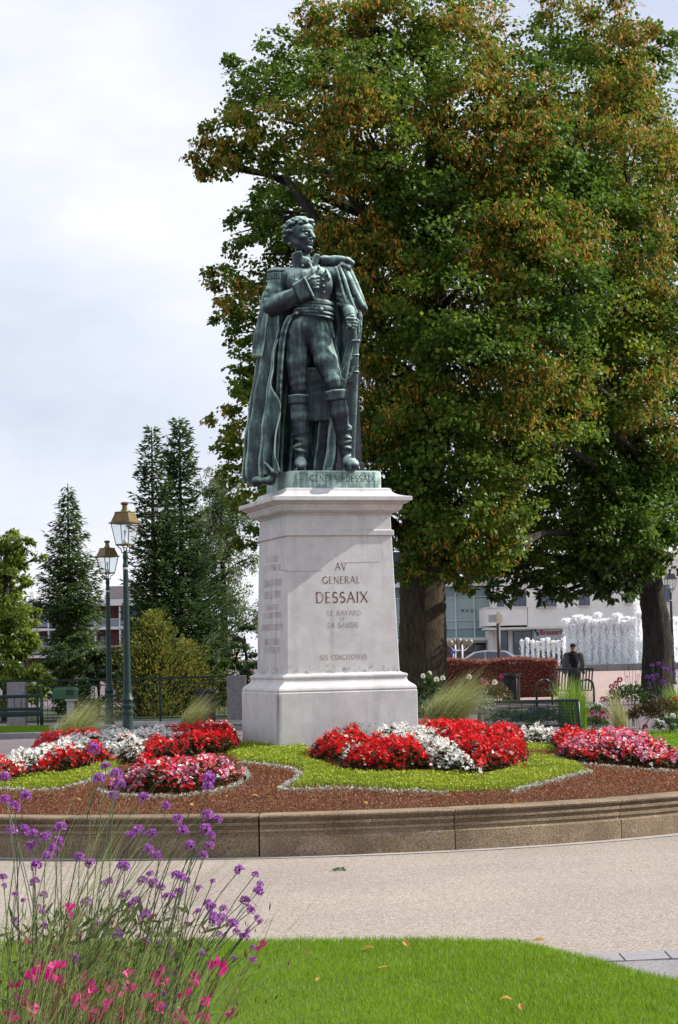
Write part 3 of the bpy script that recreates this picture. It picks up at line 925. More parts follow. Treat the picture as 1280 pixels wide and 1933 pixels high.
S.ell(P(589, 534, -45), (11, 9, 12), 3)
for j, (ya, yb) in enumerate(((524, 521), (530, 527.5), (536, 534), (542, 541))):
    S.cap(P(592, ya, -50), P(601 - j * .4, yb, -46), 3.5, 3.0, 1.2)
S.cap(P(584, 527, -50), P(594, 517.5, -46), 3.6, 3.0, 1.5)
# left arm hangs to the sabre hilt
S.chain([(P(640, 513, 15), 17), (P(649, 545, 14), 16), (P(655, 570, 4), 13.5), (P(661, 594, -12), 11)], 7)
S.cap(P(659, 582, -9), P(661, 591, -13), 12, 12.4, 3)
for yv in (548, 556, 566): S.cap(P(638, yv, 2), P(652, yv + 6, -6), 3, 2.4, 5)
S.ell(P(661, 605, -21), (10.5, 10, 13), 4)
for j, (xa, ya) in enumerate(((668, 600), (669, 606), (668.5, 612), (667, 617.5))):
    S.cap(P(656 + j * .5, ya - 1, -31), P(xa, ya, -33), 3.6, 3.3, 1.0); S.cap(P(xa, ya, -33), P(xa + 4.5, ya + .5, -25), 3.3, 2.8, 1.0)
S.cap(P(655, 599, -27), P(661, 614, -35), 3.8, 3.2, 1.5)
# coat: fronts, lapel edge, waist seam and tails
S.cap(P(549, 592, -8), P(560, 586, -24), 6, 4.5, 5)
def flap(pts, hx, hy, rd=2.0, k=6):
    # flat hanging cloth: a narrow ribbon, deep from front to back
    S.chain([(q_, hx) for q_ in pts], .6, hx / hy)
flap([P(546, 592, -8), P(539, 604, -8), P(534, 620, -7), P(530, 650, -6), P(527, 690, -5), P(525.5, 735, -4), P(525, 774, -2)], 5.4, 15)
flap([P(551, 592, -16), P(545, 604, -19), P(540, 620, -20), P(535.5, 650, -20), P(532.5, 690, -19), P(530, 735, -18), P(528.5, 772, -16)], 2.3, 4)
flap([P(621, 592, 2), P(629, 630, 4), P(637, 672, 6), P(642, 698, 8)], 4.5, 14)
S.box(P(600, 735, 20), (27, 5, 52), 4, 4)
S.chain([(P(601, 496, -26), 2.4), (P(599, 520, -29.5), 2.4), (P(597, 558, -28), 2.2)], 3)       # turned-back edge of the coat
S.chain([(P(586, 492, -23), 2.2), (P(592, 510, -28), 2.0), (P(596, 520, -30), 1.8)], 3)
# standing collar: two flaps round the throat
sl, x, y, z = S.sub((540, -34, zz(503)), (614, 34, zz(457)))
ang = np.arctan2(-(y - 3), (x - 575.5)); rr_ = np.sqrt((x - 575.5) ** 2 + ((y - 3) * 1.08) ** 2)
zc = z - zz(500)
rad = 19 + zc * .16 + 3.5 * np.maximum(np.cos(ang), 0) * (zc / 34)
open_ = np.abs(ang - 1.28)                                        # the V points to the viewer, a little right
top = np.where(np.cos(ang) > 0, 32, 36) - 3 * np.abs(np.cos(ang))
dd = np.maximum(np.maximum(np.abs(rr_ - rad) - 2.2, zc - top), (.18 + zc * .012 - open_) * 18)
S.put(sl, dd, 1.5)
# cravat
S.ell(P(577, 487, -16), (10, 7, 11), 4)
# sash and belt plate
sl, x, y, z = S.sub((546, -42, zz(600)), (638, 40, zz(552)))
for yv, r_, tl in ((562, 2.6, .10), (567, 3.0, .06), (572.5, 3.2, .10), (578, 3.4, .04), (584, 3.6, .10), (589.5, 2.6, .16)):
    zc = z - zz(yv) + tl * (x - 592)
    q = np.sqrt(((x - 592) / 35.5) ** 2 + ((y + 1) / 29.5) ** 2)
    S.put(sl, np.sqrt(((q - 1) * 31) ** 2 + zc ** 2) - r_, 1.6)
for xx_, yv in ((588, 577), (597, 579), (606, 581)): S.ell(P(xx_, yv, -31), (4.6, 3, 5), .5)
S.ell(P(592, 556, -29), (3.4, 3, 3.4), .5)
# buttons, star and medals
for xx_, yv, dd_ in ((571, 495, -27), (578, 518, -34), (612, 548, -33), (611, 536, -33), (610, 524, -32), (607, 512, -31), (603, 501, -28)): S.ell(P(xx_, yv, dd_), (2.4, 2, 2.4), .3)
for k in range(8):
    a = math.pi / 4 * k + .2
    S.cap(P(560, 525, -31), P(560 + 10 * math.cos(a), 525 - 10 * math.sin(a), -29), 2.2, 1.0, .6)
S.ell(P(560, 525, -31), (4.5, 4, 4.5), .5)
for xx_, yv in ((615, 506), (618, 513), (621, 520)): S.ell(P(xx_, yv, -27), (3, 3, 4.5), .5)
# cloth wrinkles on breeches and waistcoat
g = np.array([1, 1, 1])
sl, x, y, z = S.sub((520, -60, zz(735)), (660, 40, zz(590)))
w = .35 * np.sin(z * .23 + x * .11 + 1.3 * np.sin(y * .2)) * np.exp(-((z - zz(640)) / 38) ** 2) + .35 * np.sin(z * .38 - x * .10) * np.exp(-((z - zz(716)) / 16) ** 2)
S.D[sl] -= w.astype(np.float32)
body = st_part(S, 'body')

# ---- head, turned to its left
HC = np.array([566.5, 0.0, zz(434)]); YAW = R(50)
fx = np.array([math.sin(YAW), -math.cos(YAW), .03]); fs = np.array([math.cos(YAW), math.sin(YAW), 0.0]); fu = np.array([-.03, 0, 1.0])
def hd(f, s, u): return HC + fx * f + fs * s + fu * u
MH = (tuple(fx), tuple(fs), tuple(fu))
S = SDF((532, -40, zz(482)), (606, 40, zz(400)), .8)
S.ell(hd(-3, 0, 7), (27, 21, 23), 4, M=MH)
S.ell(hd(7, 0, -9), (18, 16.5, 24), 6, M=MH)
S.ell(hd(19, 0, -15), (6.5, 9, 9), 5, M=MH)
for s_ in (-1, 1):
    S.cap(hd(-5, 14 * s_, -12), hd(17, 4 * s_, -27), 6.5, 5.5, 6)
    S.ell(hd(16, 12 * s_, -5), (6, 6, 5), 5, M=MH)
    S.ell(hd(-7, 19.5 * s_, -3), (4.5, 3, 7.5), 1.5, M=MH)
S.ell(hd(21, 0, -27), (5.5, 6, 5), 4, M=MH)
S.ell(hd(19, 0, 12), (7, 15, 9), 5, M=MH)
for s_ in (-1, 1):
    S.ell(hd(26.5, 8.6 * s_, .6), (3.8, 4.6, 3.0), 2.0, cut=True, M=MH)
    S.ell(hd(21.3, 8.3 * s_, .4), (3.6, 4.0, 2.6), .4, M=MH)
    S.cap(hd(25.2, 3 * s_, 6), hd(20, 14 * s_, 6.4), 2.0, 1.6, 2.5)
S.chain([(hd(25.5, 0, 5), 2.8), (hd(29.5, 0, -2), 3.2), (hd(33, 0, -7.5), 3.6)], 2.5)
for s_ in (-1, 1): S.ell(hd(29, 3.2 * s_, -8.6), (3, 2.2, 2.2), 1.5, M=MH)
S.cap(hd(25.2, -4.2, -14.3), hd(25.2, 4.2, -14.3), 2.0, 2.0, 1.8)
S.cap(hd(24.4, -3.8, -18.6), hd(24.4, 3.8, -18.6), 2.0, 2.0, 1.8)
S.cap(hd(28, -5, -16.4), hd(28, 5, -16.4), .7, .7, .5, cut=True)
S.cap(hd(25, -4, -22.2), hd(25, 4, -22.2), 1.6, 1.6, 2, cut=True)
S.cap(P(569, 452, 1), P(572, 482, 3), 13, 14, 5)
st_part(S, 'head')
# hair: a cap of short curls
S = SDF((528, -44, zz(468)), (606, 44, zz(396)), 1.0)
hr = np.random.default_rng(3)
S.ell(hd(-6, 0, 9), (25, 22.5, 22.5), 3, M=MH)
cnt_ = 0
while cnt_ < 95:
    v = hr.normal(size=3); v /= np.linalg.norm(v)
    f, s_, u = v * np.array([29, 25, 26.5]) + np.array([-4, 0, 9])
    if f > 13 and u < 19: continue
    if f > 4 and u < 12 and abs(s_) > 10: continue
    if u < -8 and f > -14: continue
    if u < -16: continue
    r_ = hr.uniform(4.2, 7.4)
    e = np.array([r_, r_ * hr.uniform(.7, 1), r_ * hr.uniform(.6, .95)])
    S.ell(hd(f, s_, u), e, .35)
    cnt_ += 1
for k in range(9):
    S.ell(hd(15 + hr.uniform(-2, 6), -14 + 3.6 * k, 24 + hr.uniform(-4, 4)), (5.5, 4.5, 4.6), 1.0)
for s_ in (-1, 1):
    S.chain([(hd(5, 20 * s_, 2), 3.4), (hd(6, 18.5 * s_, -9), 2.4)], 2)
S.ell(hd(14, 0, -6), (26, 30, 18), 1.5, cut=True, M=MH)
st_part(S, 'hair')

# ---- epaulette with bullion fringe
S = SDF((496, -30, zz(526)), (548, 34, zz(488)), 1.0)
S.ell(P(522, 501, 2), (20, 20, 8.5), 2)
S.cap(P(535, 499, 2), P(556, 494, 2), 6, 5, 3)
for k in range(26):
    a = 2 * math.pi * k / 26
    cxx, dd_ = 522 + 16.5 * math.cos(a), 2 + 17.5 * math.sin(a)
    S.cap(P(cxx, 506, dd_), P(522 + 17.5 * math.cos(a), 516 + hr.uniform(-1, 1), 2 + 18.5 * math.sin(a)), 2.5, 2.2, .8)
st_part(S, 'epaulette')

# ---- cloak: hung from the shoulders, open in front, trailing over the edge of the base
def cloak_sheet(name, rows, a_rng, nA, nZ, folds, amp, hem=None, thick=3.2, seed=0, lump=.6):
    """rows: (py, x_left, x_right, depth_front, depth_back); angle 180 = left, 90 = back, 0 = right, 200+ = left front"""
    rows = np.array(rows, float)
    u = np.linspace(0, 1, nA); w = np.linspace(0, 1, nZ)
    rg = np.random.default_rng(seed)
    G = np.zeros((nZ, nA, 3))
    ph = rg.uniform(0, 6.28, 6)
    for j, t in enumerate(w):
        y0 = rows[0, 0]; y1 = rows[-1, 0]
        s0 = a_rng[0] if not isinstance(a_rng[0], tuple) else a_rng[0][0] + (a_rng[0][1] - a_rng[0][0]) * t
        A = np.radians(s0 + (a_rng[1] - s0) * u)
        pyv = y0 + (y1 - y0) * t
        bot = y1 if hem is None else hem(np.degrees(A))
        pyA = y0 + (bot - y0) * t
        xl = np.interp(pyA, rows[:, 0], rows[:, 1]); xr = np.interp(pyA, rows[:, 0], rows[:, 2])
        df = np.interp(pyA, rows[:, 0], rows[:, 3]); db = np.interp(pyA, rows[:, 0], rows[:, 4])
        cx = (xl + xr) / 2; rx = (xr - xl) / 2
        s_ = np.sin(A)
        dep = np.where(s_ > 0, db * s_, df * -s_)
        g_ = amp * (.25 + .75 * t)
        fold = (np.sin(folds * A + ph[0] + .5 * math.sin(2.2 * t + ph[1])) + .55 * np.sin(folds * 1.73 * A + ph[2] + .8 * t) + .3 * np.sin(folds * 2.9 * A + ph[3] - 1.1 * t))
        fold = np.sign(fold) * np.abs(fold) ** .8
        m = 1 + g_ * (fold - .55) / 60
        lu = lump * np.sin(pyA * .09 + 3 * A + ph[4]) * 1.6
        G[j, :, 0] = cx + (rx - 2) * np.cos(A) * m + lu * np.cos(A)
        G[j, :, 1] = dep * m + lu * s_
        G[j, :, 2] = 885 - pyA
    V1 = G.reshape(-1, 3)
    # thickness along the local normal
    du = np.gradient(G, axis=1); dv = np.gradient(G, axis=0)
    Nn = np.cross(du.reshape(-1, 3), dv.reshape(-1, 3)); Nn = unit(Nn)
    V = np.concatenate([V1 + Nn * thick / 2, V1 - Nn * thick / 2])
    i = np.arange((nZ - 1) * (nA - 1)); r_, c_ = i // (nA - 1), i % (nA - 1)
    q = np.stack([r_ * nA + c_, r_ * nA + c_ + 1, (r_ + 1) * nA + c_ + 1, (r_ + 1) * nA + c_], 1)
    n_ = nZ * nA
    qs = [q, q[:, ::-1] + n_]
    def rim(ix): 
        ix = np.asarray(ix); return np.stack([ix[:-1], ix[:-1] + n_, ix[1:] + n_, ix[1:]], 1)
    qs += [rim(np.arange(nA)), rim(np.arange(nA) + (nZ - 1) * nA)[:, ::-1], rim(np.arange(nZ) * nA)[:, ::-1], rim(np.arange(nZ) * nA + nA - 1)]
    return st_part((V, np.concatenate(qs)), name)

def hem_long(a):
    # drops over the left edge of the base, rests on it behind
    return 884 + 24 * np.exp(-((a - 192) / 34) ** 2) - 0 * a
cloak = cloak_sheet('cloak', [(520, 518, 652, -8, 22), (560, 508, 668, -12, 26), (610, 500, 676, -18, 32), (665, 489, 668, -24, 40), (730, 480, 656, -33, 47), (800, 472, 646, -42, 52), (860, 469, 640, -46, 56), (890, 469, 636, -46, 56), (912, 474, 632, -44, 54)],
                    ((208, 252), -6), 300, 90, 15, 10.5, hem_long, seed=5)
# short upper cape on the left, with a clean hem
cloak_sheet('cape', [(515, 512, 560, -10, 20), (545, 495, 590, -18, 30), (580, 488, 590, -23, 34), (620, 480, 590, -28, 38), (668, 472, 590, -33, 42)],
            (228, 100), 70, 44, 6.0, 3.4, lambda a: 664 + .06 * (a - 190), seed=9, thick=5.5)
# gathered hem lying on the base at the left foot
S = SDF((455, -66, -40), (556, 30, 40), 1.3)
for a, b_, ra, rb in ((P(470, 886, 4), P(484, 901, -14), 8, 8), (P(484, 901, -14), P(512, 902, -34), 8, 6.5), (P(512, 902, -34), P(522, 890, -42), 6.5, 3), (P(500, 868, -36), P(516, 886, -43), 3, 4)):
    S.cap(a, b_, ra, rb, 10)
st_part(S, 'cloak_hem')
# cloak thrown over the left shoulder: rolled collar and hanging fall
S = SDF((596, -40, zz(712)), (704, 50, zz(462)), 1.5)
S.chain([(P(600, 482, 20), 8), (P(612, 480, 15), 10), (P(632, 481, 12), 10), (P(648, 483, 12), 8)], 6)
S.chain([(P(640, 479, 6), 6.5), (P(656, 481, 4), 5.5), (P(664, 486, 6), 5.5)], 4)
S.chain([(P(646, 490, 2), 5), (P(658, 496, 3), 4.5), (P(664, 488, 6), 4.5)], 4)
S.cap(P(606, 476, 8), P(646, 476, 4), 3, 3, 4)
def fall(pts, w0, w1, th, k=.8):
    S.chain([(p, w0 + (w1 - w0) * i / (len(pts) - 1)) for i, p in enumerate(pts)], k, th)
fall([P(648, 492, 8), P(660, 520, 4), P(672, 548, 2), P(683, 570, 2)], 6.5, 7.5, .8)
fall([P(640, 494, 2), P(650, 520, -3), P(660, 552, -5), P(672, 584, -6)], 4.5, 4, .7)
fall([P(654, 492, 14), P(670, 525, 14), P(683, 556, 14), P(690, 574, 14)], 8, 5, .8)
fall([P(634, 496, -2), P(641, 520, -6), P(648, 548, -8), P(654, 566, -8)], 3.4, 3, .7)
fall([P(668, 560, 8), P(676, 590, 10), P(674, 630, 12), P(666, 672, 14), P(656, 696, 16)], 10, 6, .7)
fall([P(650, 560, 14), P(656, 600, 16), P(654, 650, 18), P(648, 694, 20)], 14, 9, .8)
fall([P(677, 580, 2), P(680, 606, 4), P(676, 636, 6), P(668, 668, 8)], 4, 2.5, .8)
st_part(S, 'cloak_fall')

# ---- sabre held by the hilt, point on the base
S = SDF((650, -46, -2), (692, -4, zz(588)), 1.1)
S.cap(P(667, 596, -27), P(671, 638, -27), 3.6, 3.6, 1)
S.ell(P(666, 594, -27), (5, 5, 4.5), 1)
S.ell(P(672, 641, -27), (8.5, 6, 4), 1)
S.chain([(P(670, 596, -30), 1.5), (P(677, 604, -34), 1.5), (P(678, 624, -34), 1.5), (P(675, 640, -30), 1.6)], .6)
S.chain([(P(672, 642, -27), 5.2), (P(672, 690, -27), 5), (P(669, 780, -27), 4.4), (P(666, 862, -27), 3.6), (P(666, 872, -27), 3)], 1)
for yv in (668, 700): S.ell(P(672, yv, -27), (6.6, 6.4, 2.6), .6)
st_part(S, 'sabre')
S = SDF((634, -44, zz(735)), (680, -6, zz(664)), 1.0)
S.chain([(P(666, 672, -30), 1.2), (P(656, 684, -30), 1.2), (P(648, 694, -26), 1.2)], .5)
S.chain([(P(668, 690, -30), 1.3), (P(662, 708, -32), 1.3), (P(652, 716, -30), 1.3), (P(644, 711, -28), 1.2)], .5)
st_part(S, 'sword_knot')

# ---- stone-coloured stump behind the left leg
M_stump = mat_plain('bronze_grey', (.075, .078, .092), .6, .25, var=.35, scale=5, bump=.3, bscale=30, stretch=(3, 3, .7))
def st_loft(rings, name, mat):
    q = MB(); q.loft([stw(np.array(r)) for r in rings]); return q.build(name, mat, statue)
def sqr(px, py, d, hw, hd_): return [(px - hw, d - hd_, zz(py)), (px + hw, d - hd_, zz(py)), (px + hw, d + hd_, zz(py)), (px - hw, d + hd_, zz(py))]
st_loft([sqr(661, 885, 18, 27, 25), sqr(661, 870, 18, 27, 25), sqr(660, 868, 18, 23, 21), sqr(658, 718, 18, 19, 18), sqr(658, 716, 18, 23, 22), sqr(658, 700, 18, 23, 22), sqr(658, 697, 18, 20, 19)], 'pillar', M_stump)
for yv, dx in ((748, 0), (765, 0)):
    q = MB()
    ringp = [(680 + 4.5 * math.cos(t), 10.0, zz(yv) + 4.5 * math.sin(t)) for t in np.linspace(0, 2 * math.pi, 13)]
    q.tube(stw(np.array(ringp)), .008, 6); q.build('handle_ring', M_bronze, statue)

# ---- bronze base slab with rounded corners
def rsq(hw, z, rad, n=6):
    out = []
    for cx, cy, a0 in ((hw - rad, hw - rad, 0), (-hw + rad, hw - rad, 90), (-hw + rad, -hw + rad, 180), (hw - rad, -hw + rad, 270)):
        for k in range(n + 1):
            a = R(a0 + 90 * k / n); out.append((cx + rad * math.cos(a), cy + rad * math.sin(a), z))
    return out
q = MB(); q.loft([rsq(.508, -.185, .10), rsq(.508, -.022, .10), rsq(.504, -.008, .10), rsq(.494, -.001, .09), rsq(.47, .0, .08)])
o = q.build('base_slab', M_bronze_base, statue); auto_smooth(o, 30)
o.rotation_euler = (0, 0, TH)
o.location = (PC.x - STO.x, PC.y - STO.y, 0)
qs = strokes('GENERAL DESSAIX', .70, .064, .11, .075)
V = []; F = []
for k, s4 in enumerate(qs):
    for p in s4: V.append((p[0] + .06, -.5088 - (k % 3) * .0003, -.115 + p[1]))
    F.append((k * 4, k * 4 + 1, k * 4 + 2, k * 4 + 3))
M_bl = mat_plain('dark_bronze_letters', (.035, .06, .058), .7, .1)
q = MB(); q.add(V, F)
tag(q.build('inscription', M_bl, o), kind='stuff')
# ================================================================== PLANTING IN THE ROUND BED
T_ = .20
RED, WHITE, PINK = 0, 1, 2
PETAL = np.array([(.70, .006, .010), (.90, .88, .80), (.82, .18, .36)])
M_petal = mat_leaf('begonia_petals', None, .32, .5, .18, attr=True)
M_begleaf = mat_leaf('begonia_leaves', [(0, (.022, .030, .012)), (.45, (.045, .055, .018)), (.75, (.085, .045, .020)), (1, (.10, .11, .03))], .2, .35, .45, 3.0)

def sample_poly(poly, dens, rng):
    p = np.array(poly); lo, hi = p.min(0), p.max(0)
    n = int(dens * np.prod(hi - lo)) + 1
    x = rng.uniform(lo[0], hi[0], n); y = rng.uniform(lo[1], hi[1], n)
    k = in_poly(x, y, poly)
    return x[k], y[k]

def ped_clear(x, y, m=.80):
    dx, dy = x - PC.x, y - PC.y
    return (np.abs(dx * UX.x + dy * UX.y) > m) | (np.abs(dx * VY.x + dy * VY.y) > m)

def lumps(x, y, sc_, seed):
    """height variation between neighbouring plants"""
    q = np.random.default_rng(seed)
    r = 0
    for k in range(4):
        a, b_, c = q.uniform(-1, 1, 2), q.uniform(0, 6.28), q.uniform(.7, 1.4)
        r = r + np.sin((x * a[0] + y * a[1]) * sc_ * c * 6 + b_)
    return r / 4

def plants_h(x, y, poly, rg):
    """single plants set about 20 cm apart: each a small dome with gaps between"""
    p = np.array(poly); lo, hi = p.min(0) - .1, p.max(0) + .1
    gx, gy = np.meshgrid(np.arange(lo[0], hi[0], .19), np.arange(lo[1], hi[1], .19))
    gx = gx.ravel() + rg.uniform(-.06, .06, gx.size); gy = gy.ravel() + rg.uniform(-.06, .06, gy.size); gh = rg.uniform(.78, 1.2, gx.size)
    best = np.zeros(len(x))
    for a, b_, h in zip(gx, gy, gh):
        d2 = ((x - a) ** 2 + (y - b_) ** 2) / .15 ** 2
        best = np.maximum(best, h * np.clip(1 - .42 * d2, .45, 1))
    return best

def flower_quads(Pn, N, size, rng, per=3):
    """each blossom: a few rounded petals spread round a centre"""
    n = len(Pn)
    P = np.repeat(Pn, per, 0); Nr = np.repeat(N, per, 0)
    ph = np.repeat(rng.uniform(0, 6.28, n), per) + np.tile(np.arange(per) * 6.283 / per, n)
    A = unit(np.cross(Nr, rng.normal(size=(n, 3)).repeat(per, 0))); B = np.cross(Nr, A)
    T = A * np.cos(ph)[:, None] + B * np.sin(ph)[:, None] + Nr * rng.uniform(-.2, .55, (n * per, 1))
    s = np.repeat(size, per)
    return leaf_quads(P, T, s, s * 1.05, .12, rng, N=Nr, base=.62)

def drift(name, label, polys_px, mix, hgt=.24, dens=3300, seed=0, keep=None, white_bits=0.0):
    rg = np.random.default_rng(seed)
    PX, PY, PH, EN = [], [], [], []
    LX, LY, LH = [], [], []
    for pp in polys_px:
        poly = bedpoly(pp)
        x, y = sample_poly(poly, dens, rg)
        k = ped_clear(x, y); x, y = x[k], y[k]
        e = edge_dist(x, y, poly)
        prg = np.random.default_rng(seed + 77)
        h = hgt * 1.08 * (.40 + .60 * np.sqrt(np.clip(e / .12, 0, 1))) * plants_h(x, y, poly, np.random.default_rng(seed + 77))
        PX.append(x); PY.append(y); PH.append(h)
        x, y = sample_poly(poly, dens * .75, rg); k = ped_clear(x, y); x, y = x[k], y[k]
        e = edge_dist(x, y, poly)
        h = hgt * 1.06 * (.35 + .60 * np.sqrt(np.clip(e / .12, 0, 1))) * plants_h(x, y, poly, np.random.default_rng(seed + 77)) * rg.uniform(.25, .98, len(x))
        LX.append(x); LY.append(y); LH.append(h)
    x, y, h = map(np.concatenate, (PX, PY, PH))
    # blossoms stand in small clusters: thin them with noise, let leaves show in between
    cl = lumps(x, y, 9, seed + 3) + rg.normal(0, .45, len(x))
    k = cl > -.28; x, y, h = x[k], y[k], h[k]
    z = zb(x, y) + h * rg.uniform(.72, 1.06, len(x))
    Pn = np.stack([x, y, z], 1)
    N = unit(np.stack([rg.normal(0, .55, len(x)), rg.normal(-.25, .55, len(x)), np.ones(len(x)) * .8], 1))
    V, F = flower_quads(Pn, N, rg.uniform(.014, .023, len(x)), rg)
    m = np.array(mix, float); m /= m.sum()
    zone = lumps(x, y, 2.2, seed + 5) * .5 + .5 + rg.normal(0, .22, len(x)); zone = np.argsort(np.argsort(zone)) / max(len(zone), 1)
    ci = np.searchsorted(np.cumsum(m), zone, side='right').clip(0, 2)
    c = PETAL[ci] * rg.uniform(.75, 1.15, (len(x), 1))
    pk = ci == PINK
    c[pk] = c[pk] * (1 - .6 * rg.random((pk.sum(), 1)) ** 2) + np.array([.55, .35, .45]) * (.6 * rg.random((pk.sum(), 1)) ** 2)
    root = tag(empty(name, (0, 0, 0)), label, 'flowers', 'begonia drifts in the round bed', 'stuff')
    tag(link('blossoms', np_mesh('blossoms', V, F, np.repeat(c, 12, 0).clip(0, .9)), M_petal, root), kind='stuff')
    x, y, h = map(np.concatenate, (LX, LY, LH))
    Pl = np.stack([x, y, zb(x, y) + h], 1)
    Tl = np.stack([rg.normal(0, 1, len(x)), rg.normal(-.2, 1, len(x)), rg.uniform(-.3, .7, len(x))], 1)
    V, F = leaf_quads(Pl, Tl, rg.uniform(.035, .06, len(x)), rg.uniform(.03, .05, len(x)), .2, rg, N=np.stack([rg.normal(0, .5, len(x)), rg.normal(0, .5, len(x)), np.ones(len(x))], 1))
    tag(link('leaves', np_mesh('leaves', V, F), M_begleaf, root), kind='stuff')
    return root
T = T_
drift('begonia_drift', 'red begonias along the back left edge behind the white band', [[(50, 1414, T), (75, 1398, T), (120, 1388, T), (185, 1378, T), (205, 1380, T), (192, 1390, T), (140, 1402, T), (90, 1414, T)]], (1, 0, .12), seed=11)
drift('begonia_drift', 'white begonia band swelling into a patch left of the pedestal', [[(-30, 1440, T), (0, 1433, T), (50, 1419, T), (110, 1405, T), (180, 1393, T), (260, 1386, T), (332, 1381, T), (332, 1391, T), (275, 1397, T), (270, 1412, T), (258, 1432, .10), (232, 1430, .10), (214, 1412, T), (185, 1403, T), (120, 1419, T), (60, 1433, T), (0, 1451, T), (-30, 1455, T)]], (.03, 1, 0), seed=12)
drift('begonia_drift', 'red begonias at the far left above the lime green strip', [[(-30, 1456, T), (0, 1452, T), (60, 1434, T), (120, 1420, T), (185, 1404, T), (214, 1415, T), (226, 1442, .06), (200, 1453, 0), (140, 1466, 0), (70, 1476, 0), (10, 1474, 0), (-30, 1475, 0)]], (1, .03, .04), seed=13)
drift('begonia_drift', 'small red begonia patch between white patch and tufted grass', [[(274, 1398, T), (332, 1391, T), (340, 1425, .08), (300, 1434, .06), (264, 1440, .06)]], (1, .02, 0), seed=14)
drift('begonia_drift', 'red begonias touching the left side of the pedestal', [[(300, 1384, T), (330, 1379, T), (390, 1371, T), (448, 1365, T), (449, 1400, .15), (427, 1424, .03), (375, 1430, .03), (345, 1424, .08), (336, 1392, T)]], (1, .10, 0), seed=15)
drift('begonia_drift', 'oval mound of pink, red and white begonias at the left front', [[(228, 1458, T), (240, 1444, T), (275, 1434, T), (320, 1432, T), (370, 1426, T), (425, 1429, T), (452, 1445, T), (462, 1462, .12), (458, 1480, 0), (420, 1496, 0), (350, 1508, 0), (260, 1508, 0), (214, 1500, 0), (206, 1484, .06), (212, 1466, .14)]], (.50, .15, .42), seed=16)
drift('begonia_drift', 'red begonia lobe at the foot of the pedestal front', [[(576, 1420, .14), (586, 1400, T), (620, 1384, T), (690, 1376, T), (702, 1386, T), (655, 1400, T), (640, 1410, T), (636, 1440, .03), (600, 1444, 0), (580, 1438, 0)]], (1, .02, 0), seed=17)
drift('begonia_drift', 'small white begonia streak beside the front red mound', [[(638, 1428, .12), (643, 1408, T), (680, 1398, T), (694, 1401, T), (660, 1413, T), (652, 1445, .05), (642, 1446, .0)]], (.05, 1, 0), seed=18)
drift('begonia_drift', 'red begonia mound in front between two white drifts', [[(652, 1414, T), (690, 1399, T), (755, 1395, T), (800, 1402, T), (812, 1428, T), (816, 1454, .03), (790, 1463, 0), (720, 1468, 0), (660, 1466, 0), (650, 1445, .05)]], (1, .01, 0), seed=19)
drift('begonia_drift', 'long white begonia drift sweeping down right of the front mound', [[(700, 1376, T), (745, 1369, T), (790, 1374, T), (835, 1393, T), (880, 1415, T), (908, 1440, T), (912, 1470, 0), (880, 1475, 0), (835, 1468, 0), (817, 1455, .03), (813, 1428, T), (800, 1401, T), (755, 1394, T), (704, 1387, T)]], (.01, 1, 0), seed=20)
drift('begonia_drift', 'large red begonia mass right of the long white drift', [[(757, 1370, T), (815, 1361, T), (870, 1353, T), (920, 1348, T), (965, 1355, T), (988, 1375, T), (992, 1404, T), (990, 1425, T), (994, 1446, .03), (965, 1464, 0), (915, 1470, 0), (910, 1440, T), (880, 1414, T), (835, 1392, T), (790, 1373, T)]], (1, .04, 0), seed=21)
drift('begonia_drift', 'white begonia patch in front of the green wire bench', [[(935, 1346, T), (970, 1350, T), (1000, 1351, T), (1040, 1364, T), (1054, 1388, T), (1052, 1402, .05), (1000, 1405, .0), (990, 1378, T)]], (.02, 1, 0), seed=22)
drift('begonia_drift', 'red begonias behind the pink mound on the right', [[(1038, 1364, T), (1060, 1359, T), (1110, 1362, T), (1150, 1376, T), (1158, 1386, T), (1110, 1392, T), (1060, 1400, T), (1053, 1390, T)]], (1, .05, .06), seed=23)
drift('begonia_drift', 'broad mound of pink, red and white begonias at the right edge', [[(1052, 1404, T), (1065, 1396, T), (1120, 1389, T), (1160, 1383, T), (1200, 1390, T), (1250, 1405, T), (1290, 1418, T), (1340, 1435, T), (1350, 1468, 0), (1280, 1460, 0), (1230, 1461, 0), (1180, 1454, 0), (1100, 1450, 0), (1060, 1442, 0)]], (.45, .16, .45), seed=24)

# low carpets
def carpet(name, label, cat, polys, mat, dens, hgt, ln, wd, seed, excl=(), group=None):
    rg = np.random.default_rng(seed)
    X, Y, Hh = [], [], []
    for poly in polys:
        x, y = sample_poly(poly, dens, rg)
        k = ped_clear(x, y, .755) & (np.hypot(x - BC[0], y - BC[1]) < 5.10)
        for e in excl: k &= ~in_poly(x, y, e)
        x, y = x[k], y[k]
        e = edge_dist(x, y, poly)
        X.append(x); Y.append(y); Hh.append(hgt * (.5 + .5 * np.clip(e / .05, 0, 1)) * (1 + .25 * lumps(x, y, 4, seed)) * rg.uniform(.35, 1.05, len(x)))
    x, y, h = map(np.concatenate, (X, Y, Hh))
    P = np.stack([x, y, zb(x, y) + h], 1)
    Tn = np.stack([rg.normal(0, .8, len(x)), rg.normal(-.1, .8, len(x)), rg.uniform(.0, 1.2, len(x))], 1)
    V, F = leaf_quads(P, Tn, rg.uniform(*ln, len(x)), rg.uniform(*wd, len(x)), .2, rg, N=np.stack([rg.normal(0, .5, len(x)), rg.normal(-.2, .5, len(x)), np.ones(len(x))], 1))
    return tag(link(name, np_mesh(name, V, F), mat), label, cat, group, 'stuff')
M_lime = mat_leaf('lime_carpet', [(0, (.13, .20, .012)), (.4, (.26, .34, .02)), (.75, (.38, .44, .03)), (1, (.48, .48, .05))], .3, .5, .3, 1.4)
